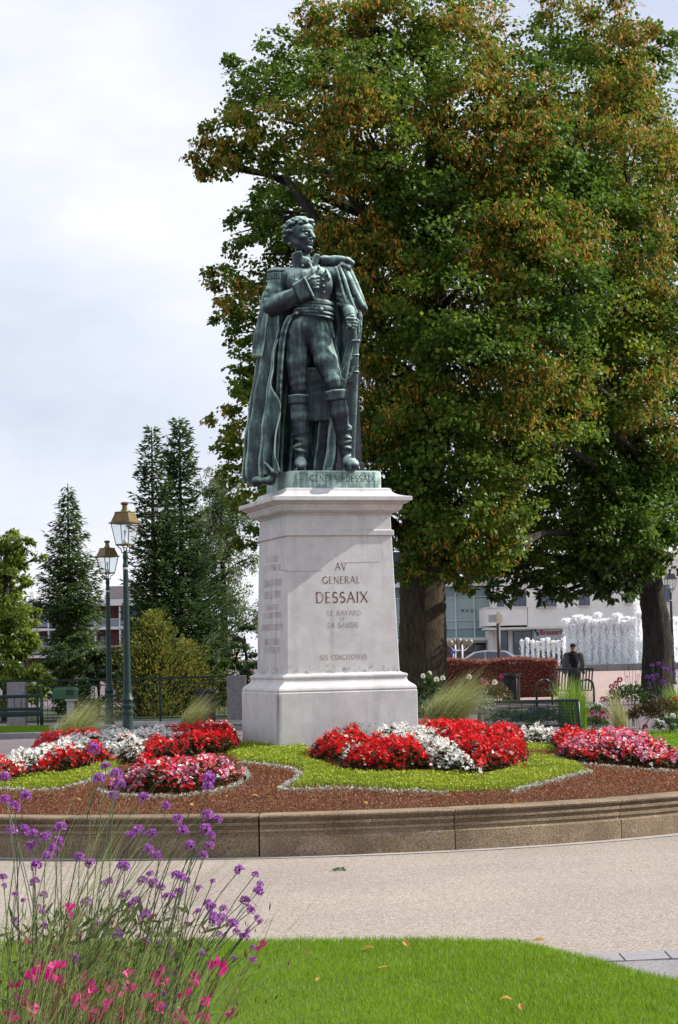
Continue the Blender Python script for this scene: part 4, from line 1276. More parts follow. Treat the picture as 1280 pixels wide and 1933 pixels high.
M_rust = mat_leaf('rust_carpet', [(0, (.07, .045, .014)), (.35, (.20, .070, .028)), (.7, (.34, .105, .045)), (.92, (.22, .17, .045)), (1, (.44, .26, .10))], .25, .5, .3, 2.5, isl=.75)
G1 = bedpoly([(427, 1411), (450, 1412), (530, 1420), (578, 1409), (590, 1445), (640, 1460), (660, 1468), (830, 1470), (920, 1472), (992, 1452), (1003, 1432), (1090, 1452), (1112, 1462), (970, 1500), (850, 1504), (740, 1500), (640, 1494), (548, 1496), (574, 1472), (565, 1456), (500, 1449), (455, 1446), (426, 1430)])
G2 = bedpoly([(-30, 1478), (0, 1477), (100, 1474), (160, 1461), (205, 1449), (236, 1445), (215, 1465), (170, 1480), (105, 1496), (60, 1499), (0, 1496), (-30, 1493)])
G3 = bedpoly([(955, 1404), (1050, 1404), (1054, 1424), (985, 1426), (960, 1416)])
carpet('carpet_plants', 'lime green carpet plants spreading from the pedestal foot to the right', 'ground cover', [G1], M_lime, 11000, .075, (.014, .024), (.010, .016), 31)
carpet('carpet_plants', 'lime green carpet strip at the far left of the bed', 'ground cover', [G2], M_lime, 11000, .075, (.014, .024), (.010, .016), 32)
carpet('carpet_plants', 'small lime green carpet patch below the white right patch', 'ground cover', [G3], M_lime, 11000, .07, (.014, .024), (.010, .016), 33)
ringp = [(BC[0] + 5.09 * math.cos(a), BC[1] + 5.09 * math.sin(a)) for a in np.linspace(math.pi * 1.03, math.pi * 1.97, 60)]
carpet('carpet_plants', 'reddish brown carpet plants filling the bed along the kerb wall', 'ground cover', [ringp], M_rust, 8000, .045, (.012, .022), (.007, .012), 34, excl=(G1, G2, G3))

# silvery edging ribbons: rows of little cushions
M_silver = mat_leaf('silver_edging', [(0, (.36, .42, .36)), (.5, (.52, .58, .50)), (1, (.70, .74, .66))], .2, .7, .15, 6)
def ribbon(label, pts, seed, w=.035):
    rg = np.random.default_rng(seed)
    P = np.array(bedpoly(pts))
    # resample every 4 cm: one cushion each
    d = np.concatenate([[0], np.cumsum(np.hypot(*np.diff(P, axis=0).T))])
    s = np.arange(0, d[-1], .045)
    x = np.interp(s, d, P[:, 0]); y = np.interp(s, d, P[:, 1])
    n = 42
    X = np.repeat(x + rg.normal(0, .006, len(x)), n); Y = np.repeat(y + rg.normal(0, .006, len(x)), n)
    v = unit(rg.normal(size=(len(X), 3))); v[:, 2] = np.abs(v[:, 2])
    Rr = np.repeat(rg.uniform(.8, 1.15, len(x)), n)[:, None]
    Q = np.stack([X, Y, zb(X, Y) + .01], 1) + v * np.array([w, w, .05]) * Rr * rg.uniform(.75, 1, (len(X), 1))
    V, F = leaf_quads(Q, v + rg.normal(0, .6, v.shape), rg.uniform(.012, .022, len(X)), rg.uniform(.009, .014, len(X)), .2, rg)
    return tag(link('edging_plants', np_mesh('edging_plants', V, F), M_silver), label, 'edging plants', 'silvery edging ribbons', 'stuff')
ribbon('silvery edging row under the far left lime strip', [(-20, 1497), (0, 1499), (60, 1502), (110, 1499), (150, 1490), (180, 1480), (212, 1466)], 41)
ribbon('silvery edging row curving round the left pink mound', [(188, 1500), (200, 1508), (260, 1514), (330, 1513), (400, 1506), (450, 1491), (470, 1474), (460, 1461)], 42)
ribbon('silvery edging row winding from the pedestal corner along the lime carpet', [(455, 1449), (500, 1452), (550, 1460), (571, 1470), (556, 1483), (528, 1499), (560, 1500), (640, 1498), (700, 1500), (740, 1503), (850, 1507)], 43)
ribbon('silvery edging row at the pointed right tip of the lime carpet', [(968, 1504), (1010, 1492), (1060, 1480), (1113, 1465)], 44, .04)
ribbon('short silvery edging row below the large red mass', [(915, 1477), (960, 1470), (1000, 1454)], 45, .028)
ribbon('silvery edging row in front of the right pink mound', [(1046, 1436), (1100, 1451), (1180, 1459), (1280, 1466)], 46)

# ------------------------------------------------------------------ tufts of feather grass
M_stipa = mat_leaf('feather_grass', [(0, (.14, .20, .04)), (.4, (.28, .34, .10)), (.7, (.48, .46, .22)), (1, (.66, .60, .38))], .35, .55, .2, 2.0, isl=.8)
def blades(n, base_r, hgt, spread, lean, rg, wdt=.004, seg=5, droop=.5, tip_lean=0.0, az=None):
    """curved blades as ribbons: returns V, F around the origin"""
    a = rg.uniform(0, 6.283, n) if az is None else rg.uniform(az[0], az[1], n)
    r0 = base_r * np.sqrt(rg.random(n)); a0 = rg.uniform(0, 6.283, n)
    H_ = hgt * rg.uniform(.55, 1.05, n); sp = spread * rg.uniform(.1, 1.0, n) ** .8
    t = np.linspace(0, 1, seg + 1)
    dirx, diry = np.cos(a), np.sin(a)
    V = np.zeros((n, seg + 1, 2, 3))
    sx, sy = -diry, dirx
    for k, tt in enumerate(t):
        out = sp * (tt ** 1.8); up = H_ * (tt - droop * sp / max(spread, 1e-6) * tt ** 3 * .8)
        cx = r0 * np.cos(a0) + dirx * out + lean * tt ** 1.6 * H_; cy = r0 * np.sin(a0) + diry * out
        w = wdt * (1 - .85 * tt) * rg.uniform(.8, 1.2)
        for j, s_ in ((0, -1), (1, 1)):
            V[:, k, j, 0] = cx + sx * w * s_; V[:, k, j, 1] = cy + sy * w * s_; V[:, k, j, 2] = up
    idx = np.arange(n * (seg + 1) * 2).reshape(n, seg + 1, 2)
    F = np.stack([idx[:, :-1, 0], idx[:, :-1, 1], idx[:, 1:, 1], idx[:, 1:, 0]], -1).reshape(-1, 4)
    return V.reshape(-1, 3), F
def tuft(name, label, cat, loc, n, base_r, hgt, spread, lean, mat, seed, group=None, **kw):
    rg = np.random.default_rng(seed)
    V, F = blades(n, base_r, hgt, spread, lean, rg, **kw)
    o = link(name, np_mesh(name, V, F), mat)
    o.location = loc
    return tag(o, label, cat, group)
def bedloc(px, Y):
    x = at(px, 1400, Y).x
    return (x, Y, float(zb(x, Y)))
GG = 'tufts of feather grass in the round bed'
tuft('feather_grass', 'wide blond feather grass tuft left, between the bench and the lamp posts', 'grass tuft', bedloc(118, 26.0), 1500, .17, .92, .50, .48, M_stipa, 51, GG, wdt=.0042, droop=.65)
tuft('feather_grass', 'narrow leaning feather grass tuft between red begonias left of pedestal', 'grass tuft', bedloc(343, 23.2), 800, .08, .70, .24, .45, M_stipa, 52, GG, wdt=.004, droop=.6)
tuft('feather_grass', 'large blond feather grass tuft just right of the pedestal', 'grass tuft', bedloc(818, 26.2), 2200, .20, 1.12, .60, .50, M_stipa, 53, GG, wdt=.0042, droop=.65)
tuft('feather_grass', 'slender feather grass tuft behind the right pink mound', 'grass tuft', bedloc(1178, 25.2), 340, .07, 1.0, .24, -.16, M_stipa, 54, GG, wdt=.003)
# a weed at the foot of the pedestal
M_weed = mat_leaf('weed_leaves', [(0, (.05, .10, .03)), (1, (.14, .22, .06))], .35, .5, .3, 3)
rg = np.random.default_rng(5)
wp = PC + UX * .10 - VY * .80
n = 160
hh = rg.uniform(0, .24, n); V, F = leaf_quads(np.stack([rg.normal(0, .03 + .05 * hh / .24, n), rg.normal(0, .02, n), .05 + hh], 1), rg.normal(size=(n, 3)) + np.array([0, 0, .4]), rg.uniform(.012, .03, n), rg.uniform(.006, .012, n), .2, rg)
o = link('weed', np_mesh('weed', V, F), M_weed); o.location = (wp.x, wp.y, float(zb(wp.x, wp.y))); tag(o, 'small green weed growing against the pedestal foot', 'weed')
# ================================================================== TREES
def bark_mat(name, c0, c1):
    m, n, b = new_mat(name)
    t = n.nodes.new('ShaderNodeTexCoord'); mp_ = n.nodes.new('ShaderNodeMapping'); mp_.inputs['Scale'].default_value = (7, 7, 1.1)
    no = n.nodes.new('ShaderNodeTexNoise'); no.inputs['Scale'].default_value = 3.0; no.inputs['Detail'].default_value = 8; no.inputs['Roughness'].default_value = .7
    cr = n.nodes.new('ShaderNodeValToRGB'); cr.color_ramp.elements[0].position = .35; cr.color_ramp.elements[1].position = .68
    cr.color_ramp.elements[0].color = c0 + (1,); cr.color_ramp.elements[1].color = c1 + (1,)
    bp = n.nodes.new('ShaderNodeBump'); bp.inputs['Strength'].default_value = 1.0; bp.inputs['Distance'].default_value = .05
    for a, c in ((t.outputs['Object'], mp_.inputs[0]), (mp_.outputs[0], no.inputs['Vector']), (no.outputs['Fac'], cr.inputs[0]), (cr.outputs[0], b.inputs['Base Color']), (no.outputs['Fac'], bp.inputs['Height']), (bp.outputs[0], b.inputs['Normal'])):
        n.links.new(a, c)
    b.inputs['Roughness'].default_value = .95; b.inputs['Specular IOR Level'].default_value = .1
    return m
M_bark = bark_mat('lime_bark', (.022, .018, .012), (.092, .074, .050))
M_barkd = bark_mat('dark_bark', (.022, .019, .018), (.075, .064, .055))

def trunk_mesh(path, rad, sides=26, rough=.05, flare=.35, seed=0):
    """furrowed trunk along a path"""
    rg = np.random.default_rng(seed)
    path = np.array(path, float)
    d = np.concatenate([[0], np.cumsum(np.linalg.norm(np.diff(path, axis=0), axis=1))])
    n = max(int(d[-1] / .12), 6); s = np.linspace(0, d[-1], n)
    C = np.stack([np.interp(s, d, path[:, k]) for k in range(3)], 1); Rr = np.interp(s, d, rad)
    for _ in range(3): C[1:-1] = (C[:-2] + 2 * C[1:-1] + C[2:]) / 4
    a = np.linspace(0, 2 * math.pi, sides, endpoint=False)
    ph = rg.uniform(0, 6.28, 5)
    fur = .6 * np.sin(7 * a + ph[0])[None] + .5 * np.sin(11 * a[None] + ph[1] + .7 * np.sin(s[:, None] * 1.3)) + .4 * rg.normal(size=(n, sides)) + .8 * np.sin(3 * a[None] + ph[2] + s[:, None] * .35)
    r = Rr[:, None] * (1 + rough * fur) * (1 + flare * np.exp(-s / .5)[:, None] * (1 + .5 * np.sin(5 * a[None] + ph[3])))
    V = np.stack([C[:, None, 0] + r * np.cos(a), C[:, None, 1] + r * np.sin(a), np.repeat(C[:, 2:3], sides, 1)], -1).reshape(-1, 3)
    i = np.arange((n - 1) * sides); rr_, c_ = i // sides, i % sides
    F = np.stack([rr_ * sides + c_, rr_ * sides + (c_ + 1) % sides, (rr_ + 1) * sides + (c_ + 1) % sides, (rr_ + 1) * sides + c_], 1)
    return V, F

def crown_leaves(blobs, seed, ln=(.09, .145), asp=.85, cover=1.75, shell=.55, nsub=34, flat=.5, maxn=None):
    rg = np.random.default_rng(seed)
    PP, TT, NN, OUT = [], [], [], []
    for (c, r) in blobs:
        n = int(cover * 4 * math.pi * r * r / (.5 * (sum(ln) / 2) ** 2 * asp) * .36)
        k = max(6, int(nsub * (r / 1.2) ** 1.3))
        v = unit(rg.normal(size=(k, 3))); v[:, 2] = v[:, 2] * .9 + .08
        sub = v * (r * rg.uniform(.55, 1.0, (k, 1)))
        w = rg.uniform(.5, 1.5, k); w /= w.sum()
        j = rg.choice(k, n, p=w)
        sig = r * .155
        off = rg.normal(size=(n, 3)) * np.array([sig, sig, sig * flat])
        p = sub[j] + off
        L_ = np.linalg.norm(p, axis=1, keepdims=True) / r
        p = np.where(L_ > 1.12, p / L_ * 1.12, p)
        PP.append(c + p)
        o = unit(p)
        TT.append(o * .7 + rg.normal(size=(n, 3)) * .7 + np.array([0, 0, -.45]))
        NN.append(o * .5 + rg.normal(size=(n, 3)) * .6 + np.array([0, 0, .8]))
        OUT.append((L_[:, 0]))
    P_, T_2, N_, O_ = map(np.concatenate, (PP, TT, NN, OUT))
    l = rg.uniform(*ln, len(P_))
    V, F = leaf_quads(P_, T_2, l, l * asp, .14, rg, N=N_, base=.42)
    return V, F, P_, O_, rg

def px_blobs(lst, Y0):
    out = []
    for px, py, r, d in lst:
        Y = Y0 + d
        out.append((np.array(at(px, py, Y)), r * Y / FPX))
    return out

def branches(mb, path, blobs, rg, rmax=.16, pick=1.0):
    """limbs leave the trunk and run out to the leaf masses"""
    path = np.array(path)
    for c, r in blobs:
        if rg.random() > pick: continue
        h = c[2] - (.35 * np.hypot(c[0] - path[-1][0], c[1] - path[-1][1]) + .4)
        h = np.clip(h, path[0][2] + 3.2, path[-1][2] - .1)
        s = np.array([np.interp(h, path[:, 2], path[:, k]) for k in range(3)])
        d = c - s; L_ = np.linalg.norm(d)
        if L_ < .3: continue
        r0 = min(rmax, .035 + .022 * L_)
        pts = []
        j = rg.normal(0, .06 * L_, 3)
        for t in np.linspace(0, 1, 7):
            q = s + d * t + j * math.sin(math.pi * t) + np.array([0, 0, .10 * L_ * math.sin(math.pi * t)]); pts.append(q)
        mb.tube(pts, [r0 * (1 - .8 * t) for t in np.linspace(0, 1, 7)], 7)
        for _ in range(3):
            e = c + unit(rg.normal(size=(1, 3)))[0] * r * .75
            m = (pts[4] + e) / 2 + rg.normal(0, .1, 3)
            mb.tube([pts[4], m, e], [r0 * .35, r0 * .22, .008], 5)

M_lime_leaf = mat_leaf('lime_leaves', [(0, (.032, .078, .012)), (.38, (.070, .140, .016)), (.63, (.140, .205, .020)), (.83, (.28, .30, .026)), (1, (.46, .35, .035))], .50, .5, .25, .22, isl=.42)
M_bract = mat_leaf('lime_bracts', [(0, (.30, .155, .024)), (.5, (.48, .255, .040)), (1, (.62, .38, .08))], .35, .6, .2, .5, isl=.8)
M_chest_leaf = mat_leaf('broad_leaves', [(0, (.022, .05, .013)), (.4, (.045, .088, .018)), (.75, (.09, .14, .026)), (1, (.20, .20, .035))], .4, .4, .4, .3, isl=.5)

def add_bracts(P_, O_, rg, frac, mask, name, parent, ln=(.09, .15)):
    k = (O_ > .66) & (rg.random(len(P_)) < frac * np.clip(.10 + P_[:, 2] / 9.0, .12, 1.6)) & mask
    Q = P_[k] + rg.normal(0, .05, (k.sum(), 3))
    n = len(Q)
    per = 3
    Q = np.repeat(Q, per, 0) + rg.normal(0, .035, (n * per, 3))
    V, F = leaf_quads(Q, rg.normal(0, .5, (n * per, 3)) + np.array([0, 0, -1.0]), rg.uniform(*ln, n * per), rg.uniform(.030, .048, n * per), .1, rg)
    return tag(link(name, np_mesh(name, V, F), M_bract, parent), kind='stuff')

# ---- the big lime behind the statue
Y1 = 52.0
b1 = [(640, 60, 80, -1), (560, 115, 75, 0), (480, 150, 52, .5), (520, 225, 72, -1), (440, 250, 48, 0), (400, 300, 40, 0), (470, 300, 55, -.5), (600, 200, 95, -3), (690, 165, 95, -3.4), (735, 60, 85, -.5),
      (800, 30, 105, 0), (690, 260, 95, -3.6), (620, 310, 75, -3), (520, 395, 48, 1), (455, 428, 36, 1), (490, 480, 52, 0), (425, 540, 42, 0), (475, 585, 55, -1), (436, 622, 34, .5), (490, 665, 48, 0), (455, 725, 34, 0),
      (510, 745, 55, -.5), (412, 795, 32, 0), (462, 838, 48, 0), (442, 885, 38, .5), (482, 935, 50, 0), (455, 1015, 30, 2),
      (570, 420, 80, 0), (600, 520, 95, 1), (560, 620, 80, 1), (680, 420, 105, -2), (720, 520, 105, -2), (700, 640, 105, -2), (745, 765, 105, -2), (700, 860, 105, -1), (765, 905, 100, -2), (720, 985, 75, -1), (765, 1040, 55, -1.5),
      (800, 320, 105, -2), (860, 205, 105, -2), (890, 90, 95, -1), (820, 450, 115, -3), (850, 580, 115, -3.5), (885, 700, 115, -3.5), (840, 820, 115, -3), (865, 940, 110, -3), (905, 1015, 85, -2), (845, 1035, 50, -2), (800, 1070, 38, -2.2), (770, 1085, 26, -2.2), (870, 1075, 40, -2.4), (905, 400, 100, 1), (925, 560, 100, 1), (930, 820, 100, 1),
      (945, 200, 80, -1), (940, 320, 105, -2), (960, 450, 105, -2.5), (570, 770, 75, 2), (560, 880, 75, 2), (640, 130, 100, 2.5), (760, 250, 130, 3), (600, 380, 110, 3), (700, 560, 140, 3), (650, 760, 140, 3), (820, 700, 150, 2.5), (840, 420, 140, 3), (780, 900, 130, 2.5)]
b1 = [(px + (6 if px < 500 else 0), py, r * (1.28 if px < 560 else 1.08), d) for px, py, r, d in b1]
B1 = px_blobs(b1, Y1)
tree = thing('lime_tree', 'huge lime tree with orange seed bracts rising behind the statue', 'tree', onx(800, Y1))
base = onx(800, Y1)
tr1 = [(base.x, Y1, base.z - .1)] + [tuple(at(px, py, Y1)) for px, py in ((799, 1200), (797, 1050), (800, 900), (812, 700), (822, 500), (826, 300), (818, 120))]
rel = lambda V: np.asarray(V) - np.array(tree.location)
V, F = trunk_mesh(tr1, [.60, .56, .53, .47, .38, .27, .18, .09], 30, .045, .16, 3)
link('trunk', np_mesh('trunk', rel(V), F), M_bark, tree, True)
rg = np.random.default_rng(21)
mb = MB(); branches(mb, tr1, B1, rg, .17, .8)
for pth, r0 in ((((815, 420), (850, 372), (905, 335), (945, 312)), .24), (((800, 520), (720, 440), (650, 350), (615, 265)), .20), (((812, 640), (700, 520), (600, 420), (540, 335)), .2), (((826, 330), (800, 250), (780, 180)), .15)):
    mb.tube([at(px, py, Y1 - 1.2) for px, py in pth], [r0 * (1 - .6 * k / (len(pth) - 1)) for k in range(len(pth))], 9)
mb.v = [tuple(rel(p)) for p in mb.v]
tag(mb.build('branches', M_barkd, tree, True), kind='stuff')
V, F, P_, O_, rg = crown_leaves(B1, 22)
tag(link('crown', np_mesh('crown', rel(V), F), M_lime_leaf, tree), kind='stuff')
msk = (np.sin(P_[:, 0] * 1.7 + 1) + np.sin(P_[:, 2] * 1.9) + np.sin(P_[:, 1] * 1.3) + .5 > .75) & (P_[:, 1] < Y1 + 1.5)
add_bracts(rel(P_), O_, rg, .30, msk, 'seed_bracts', tree)

# ---- the tree on the right
Y2 = 57.0
b2 = [(1060, 70, 80, -1), (1130, 80, 100, -1), (1205, 120, 78, 0), (1250, 85, 40, 0), (1080, 175, 100, -2), (1180, 200, 90, -2), (1265, 310, 85, 0), (1080, 300, 115, -3), (1180, 320, 110, -3), (1050, 430, 115, -3), (1160, 450, 125, -4),
      (1260, 440, 95, -2), (1040, 560, 115, -3), (1150, 590, 125, -4), (1250, 570, 105, -3), (1060, 690, 115, -3), (1170, 720, 115, -4), (1260, 700, 105, -2), (1000, 800, 100, -2), (1090, 830, 105, -3), (1190, 850, 105, -3), (1270, 830, 95, -2),
      (980, 925, 95, -2), (1080, 945, 95, -3), (1180, 960, 95, -3), (1270, 950, 85, -2), (965, 1025, 70, -2), (1050, 1035, 75, -3), (1140, 1040, 70, -3), (1220, 1040, 60, -2), (1280, 1040, 50, -1), (1000, 350, 95, -7), (1000, 190, 85, -6), (985, 480, 95, -8), (995, 600, 100, -8), (975, 720, 100, -8), (965, 850, 95, -8), (935, 960, 85, -7.5), (1000, 100, 48, -5), (1020, 270, 85, -7), (920, 1050, 60, -7), (1060, 540, 100, -7), (1060, 400, 100, -6.5), (1050, 680, 100, -7), (1040, 800, 95, -6.5), (1225, 1000, 70, -3), (1160, 1010, 70, -4),
      (1150, 260, 160, 3), (1150, 500, 170, 3), (1130, 760, 150, 3), (1060, 960, 110, 2), (1200, 980, 100, 2), (1370, 400, 150, 0), (1370, 650, 150, 0), (1350, 880, 120, 0)]
B2 = px_blobs(b2, Y2)
low = [(925, 1088, 40, -1.5), (985, 1098, 40, -2.5), (1018, 1118, 26, -3), (1060, 1105, 40, -3), (1082, 1128, 20, -3), (1120, 1100, 40, -3), (1150, 1118, 26, -3), (1175, 1090, 36, -3), (1215, 1082, 30, -2.5), (900, 1065, 36, -1.5), (1110, 1068, 45, -3), (890, 1095, 34, -3), (950, 1112, 30, -3), (1040, 1125, 24, -3), (1190, 1105, 30, -3.5), (1140, 1085, 40, -3.5)]
B2l = px_blobs(low, Y2)
base = onx(1240, Y2)
tree = thing('broadleaf_tree', 'tall spreading tree by the fountain with dark bulging trunk at right', 'tree', base)
tr2 = [(base.x, Y2, base.z - .1)] + [tuple(at(px, py, Y2)) for px, py in ((1240, 1200), (1231, 1120), (1222, 1050), (1205, 900), (1190, 700), (1180, 450), (1170, 200))]
V, F = trunk_mesh(tr2, [.44, .35, .325, .315, .30, .25, .17, .08], 26, .05, .15, 5)
# burr on the right flank
bc = np.array(at(1258, 1215, Y2 - .1)); d = np.linalg.norm(V - bc, axis=1); V[:, 0] += .10 * np.exp(-(d / .35) ** 2); bc = np.array(at(1250, 1165, Y2 - .1)); d = np.linalg.norm(V - bc, axis=1); V[:, 0] += .07 * np.exp(-(d / .3) ** 2)
link('trunk', np_mesh('trunk', rel(V), F), M_barkd, tree, True)
rg = np.random.default_rng(31)
mb = MB(); branches(mb, tr2, B2 + B2l, rg, .15, .8)
for pth, r0 in ((((1200, 880), (1150, 800), (1090, 740), (1040, 720)), .16), (((1195, 700), (1120, 560), (1080, 440), (1090, 200)), .16), (((1215, 1000), (1120, 960), (1040, 990)), .12)):
    mb.tube([at(px, py, Y2 - 1.5) for px, py in pth], [r0 * (1 - .6 * k / (len(pth) - 1)) for k in range(len(pth))], 9)
mb.v = [tuple(rel(p)) for p in mb.v]
tag(mb.build('branches', M_barkd, tree, True), kind='stuff')
V, F, P_, O_, rg = crown_leaves(B2, 32)
tag(link('crown', np_mesh('crown', rel(V), F), M_lime_leaf, tree), kind='stuff')
msk = (np.sin(P_[:, 0] * 1.5 + 2) + np.sin(P_[:, 2] * 1.7 + 1) + np.sin(P_[:, 1] * 1.3) + .6 > .75) & (P_[:, 1] < Y2 + 1.5) & (P_[:, 2] > 6.5)
add_bracts(rel(P_), O_, rg, .30, msk, 'seed_bracts', tree)
V, F, P_, O_, rg = crown_leaves(B2l, 33, ln=(.15, .24), asp=.6, cover=1.7, nsub=16)
tag(link('hanging_boughs', np_mesh('hanging_boughs', rel(V), F), M_chest_leaf, tree), kind='stuff')

# ---- conifers beyond the railing
def conifer(name, label, px, Y, top_py, base_z, prof, mat, seed, whorl=.20, nb=7, droop=.35, uptip=.25, spray=(.12, .22), sw=.055, dens=26, hang=.5, trunks=None, ragged=.25, lean=0.0, start=0.0):
    rg = np.random.default_rng(seed)
    tp = at(px, top_py, Y); zt = tp.z
    loc = Vector((tp.x, Y, base_z))
    t = thing(name, label, 'tree', loc)
    H_ = zt - base_z
    mb = MB()
    mb.tube([(0, 0, 0), (0, 0, H_ * .5), (0, 0, H_)], [.05 + H_ * .012, .03 + H_ * .007, .012], 9)
    mb.build('trunk', M_barkd, t, True)
    bm_ = MB()
    PP, TT, NN = [], [], []
    z = H_ * (.06 + start)
    while z < H_ - .02:
        f = z / H_
        rmax = np.interp(f, [p[0] for p in prof], [p[1] for p in prof])
        n = max(3, int(nb * (.6 + .4 * min(1, rmax))))
        a0 = rg.uniform(0, 6.28)
        for k in range(n):
            a = a0 + 6.283 * k / n + rg.normal(0, .25)
            L_ = rmax * (1 - ragged + 2 * ragged * rg.random() ** 1.2)
            if L_ < .05: L_ = .05
            m = max(3, int(dens * L_) + 2)
            s = (rg.random(m)) ** .75
            dz = L_ * (-droop * s + uptip * s ** 3) + (.0 if f < .9 else .3 * L_ * s)
            lat = rg.normal(0, .10 + .13 * L_ * (1 - .55 * s), m)
            x = np.cos(a) * L_ * s - np.sin(a) * lat; y = np.sin(a) * L_ * s + np.cos(a) * lat
            zz_ = z + dz - np.abs(lat) * .35 - rg.random(m) * hang * .25 * (1 - .4 * s)
            PP.append(np.stack([x, y, zz_], 1))
            dirs = np.stack([np.cos(a) * np.ones(m) - np.sin(a) * np.sign(lat) * .7, np.sin(a) * np.ones(m) + np.cos(a) * np.sign(lat) * .7, -hang + uptip * 1.5 * s + rg.normal(0, .2, m)], 1)
            TT.append(dirs + rg.normal(0, .25, (m, 3)))
            if L_ > .35:
                bm_.tube([(0, 0, z), (np.cos(a) * L_ * .5, np.sin(a) * L_ * .5, z + L_ * (-droop * .5 + uptip * .125)), (np.cos(a) * L_ * .95, np.sin(a) * L_ * .95, z + L_ * (-droop + uptip) * .95)], [.012 + .012 * L_, .008 + .008 * L_, .004], 5)
        z += whorl * rg.uniform(.7, 1.3) * (.6 + .5 * (1 - f))
    P_ = np.concatenate(PP); Tn = np.concatenate(TT); n = len(P_)
    l = rg.uniform(*spray, n)
    V, F = leaf_quads(P_, Tn, l, sw * rg.uniform(.7, 1.3, n), .3, rg, N=rg.normal(0, .5, (n, 3)) + np.array([0, 0, 1]), base=.35)
    tag(link('crown', np_mesh('crown', V, F), mat, t), kind='stuff')
    if bm_.v: tag(bm_.build('branches', M_barkd, t), kind='stuff')
    return t
M_spruce = mat_leaf('spruce_needles', [(0, (.022, .050, .014)), (.4, (.052, .100, .022)), (.75, (.10, .155, .032)), (1, (.16, .21, .05))], .32, .5, .35, .8, isl=.6)
M_cypress = mat_leaf('cypress_sprays', [(0, (.024, .052, .018)), (.5, (.058, .108, .032)), (.85, (.105, .165, .048)), (1, (.16, .16, .05))], .35, .5, .35, .8, isl=.6)
M_thuja = mat_leaf('thuja_sprays', [(0, (.07, .12, .025)), (.45, (.17, .21, .04)), (.72, (.34, .27, .05)), (1, (.58, .27, .05))], .4, .55, .25, 2.6, isl=.4)
M_yel = mat_leaf('yellowing_leaves', [(0, (.05, .10, .015)), (.35, (.12, .19, .025)), (.7, (.25, .31, .04)), (1, (.44, .42, .08))], .4, .45, .35, .7, isl=.55)
M_birch = mat_leaf('birch_leaves', [(0, (.08, .13, .055)), (.5, (.16, .22, .09)), (1, (.26, .31, .15))], .4, .5, .35, .8, isl=.6)
conifer('spruce_tree', 'dark spruce with bare spiky top standing beyond the railing', 128, 66, 912, -1.0, [(0, .85), (.35, .72), (.46, .66), (.54, 1.05), (.68, .85), (.80, .55), (.90, .26), (1, .05)], M_spruce, 61, whorl=.24, nb=8, droop=.30, uptip=.38, spray=(.12, .22), sw=.055, dens=80, hang=.75, ragged=.45)
CYG = 'twin dark conifers behind the lamp posts'
conifer('cypress_tree', 'left of the two tall ragged dark conifers behind the lamp posts', 286, 72, 806, -1.0, [(0, 1.0), (.3, .95), (.55, .85), (.75, .58), (.9, .34), (1, .08)], M_cypress, 62, whorl=.26, nb=7, droop=.15, uptip=.45, spray=(.14, .26), sw=.085, dens=46, hang=.25, ragged=.42)
conifer('cypress_tree', 'right and taller of the two ragged dark conifers behind the lamp posts', 338, 73, 786, -1.0, [(0, 1.9), (.3, 1.8), (.5, 1.3), (.65, .78), (.8, .55), (.92, .36), (1, .08)], M_cypress, 63, whorl=.25, nb=8, droop=.15, uptip=.45, spray=(.14, .26), sw=.085, dens=48, hang=.25, ragged=.42)
conifer('thuja_tree', 'small rusty orange and green thuja behind the railing', 290, 62, 1158, -1.2, [(0, 1.0), (.3, 1.05), (.6, .75), (.85, .40), (1, .06)], M_thuja, 64, whorl=.10, nb=10, droop=-.35, uptip=.35, spray=(.07, .14), sw=.045, dens=48, hang=-.6, ragged=.55)
conifer('thuja_tree', 'lower rusty green thuja right of the lamp posts behind the railing', 352, 63, 1215, -1.2, [(0, .9), (.4, .85), (.8, .45), (1, .06)], M_thuja, 65, whorl=.10, nb=10, droop=-.35, uptip=.35, spray=(.07, .14), sw=.045, dens=44, hang=-.6, ragged=.6)

def broadleaf(name, label, px, Y, blobs, mat, seed, base_z=-1.0, trunk_r=.18, droop=0.0, **kw):
    t = thing(name, label, 'tree', (at(px, 1250, Y).x, Y, base_z))
    B_ = px_blobs(blobs, Y)
    top = max(b_[0][2] for b_ in B_)
    x0 = t.location.x
    pth = [(x0, Y, base_z), (x0 + .1, Y, base_z + (top - base_z) * .5), (x0, Y, top)]
    mb = MB(); mb.tube(pth, [trunk_r, trunk_r * .7, .03], 10)
    o3 = np.array(t.location)
    mb.v = [tuple(np.array(p) - o3) for p in mb.v]; mb.build('trunk', M_barkd, t, True)
    rg = np.random.default_rng(seed)
    mb = MB(); branches(mb, [pth[0], pth[1], pth[2]], B_, rg, .06, .9); mb.v = [tuple(np.array(p) - o3) for p in mb.v]
    if mb.v: tag(mb.build('branches', M_barkd, t), kind='stuff')
    V, F, P_, O_, rg = crown_leaves(B_, seed + 1, **kw)
    tag(link('crown', np_mesh('crown', V - o3, F), mat, t), kind='stuff')
    return t
broadleaf('deciduous_tree', 'yellow green tree at the left edge of the picture beyond the railing', 10, 60, [(5, 1010, 26, 0), (20, 1070, 38, 0), (50, 1035, 16, 0), (75, 1050, 10, 0), (-10, 1100, 60, 0), (20, 1130, 36, 0), (5, 1190, 55, -.5), (38, 1212, 34, -.5), (20, 1250, 50, -.8), (52, 1262, 30, -.6), (-20, 1180, 60, 0), (30, 1300, 50, 0), (28, 1100, 34, 0), (48, 1165, 26, 0), (8, 1040, 30, 0), (30, 1020, 16, 0), (62, 1225, 24, -.5), (40, 1185, 40, 0), (70, 1290, 30, -.5)], M_yel, 71, ln=(.10, .17), asp=.5, cover=3.2, nsub=24)
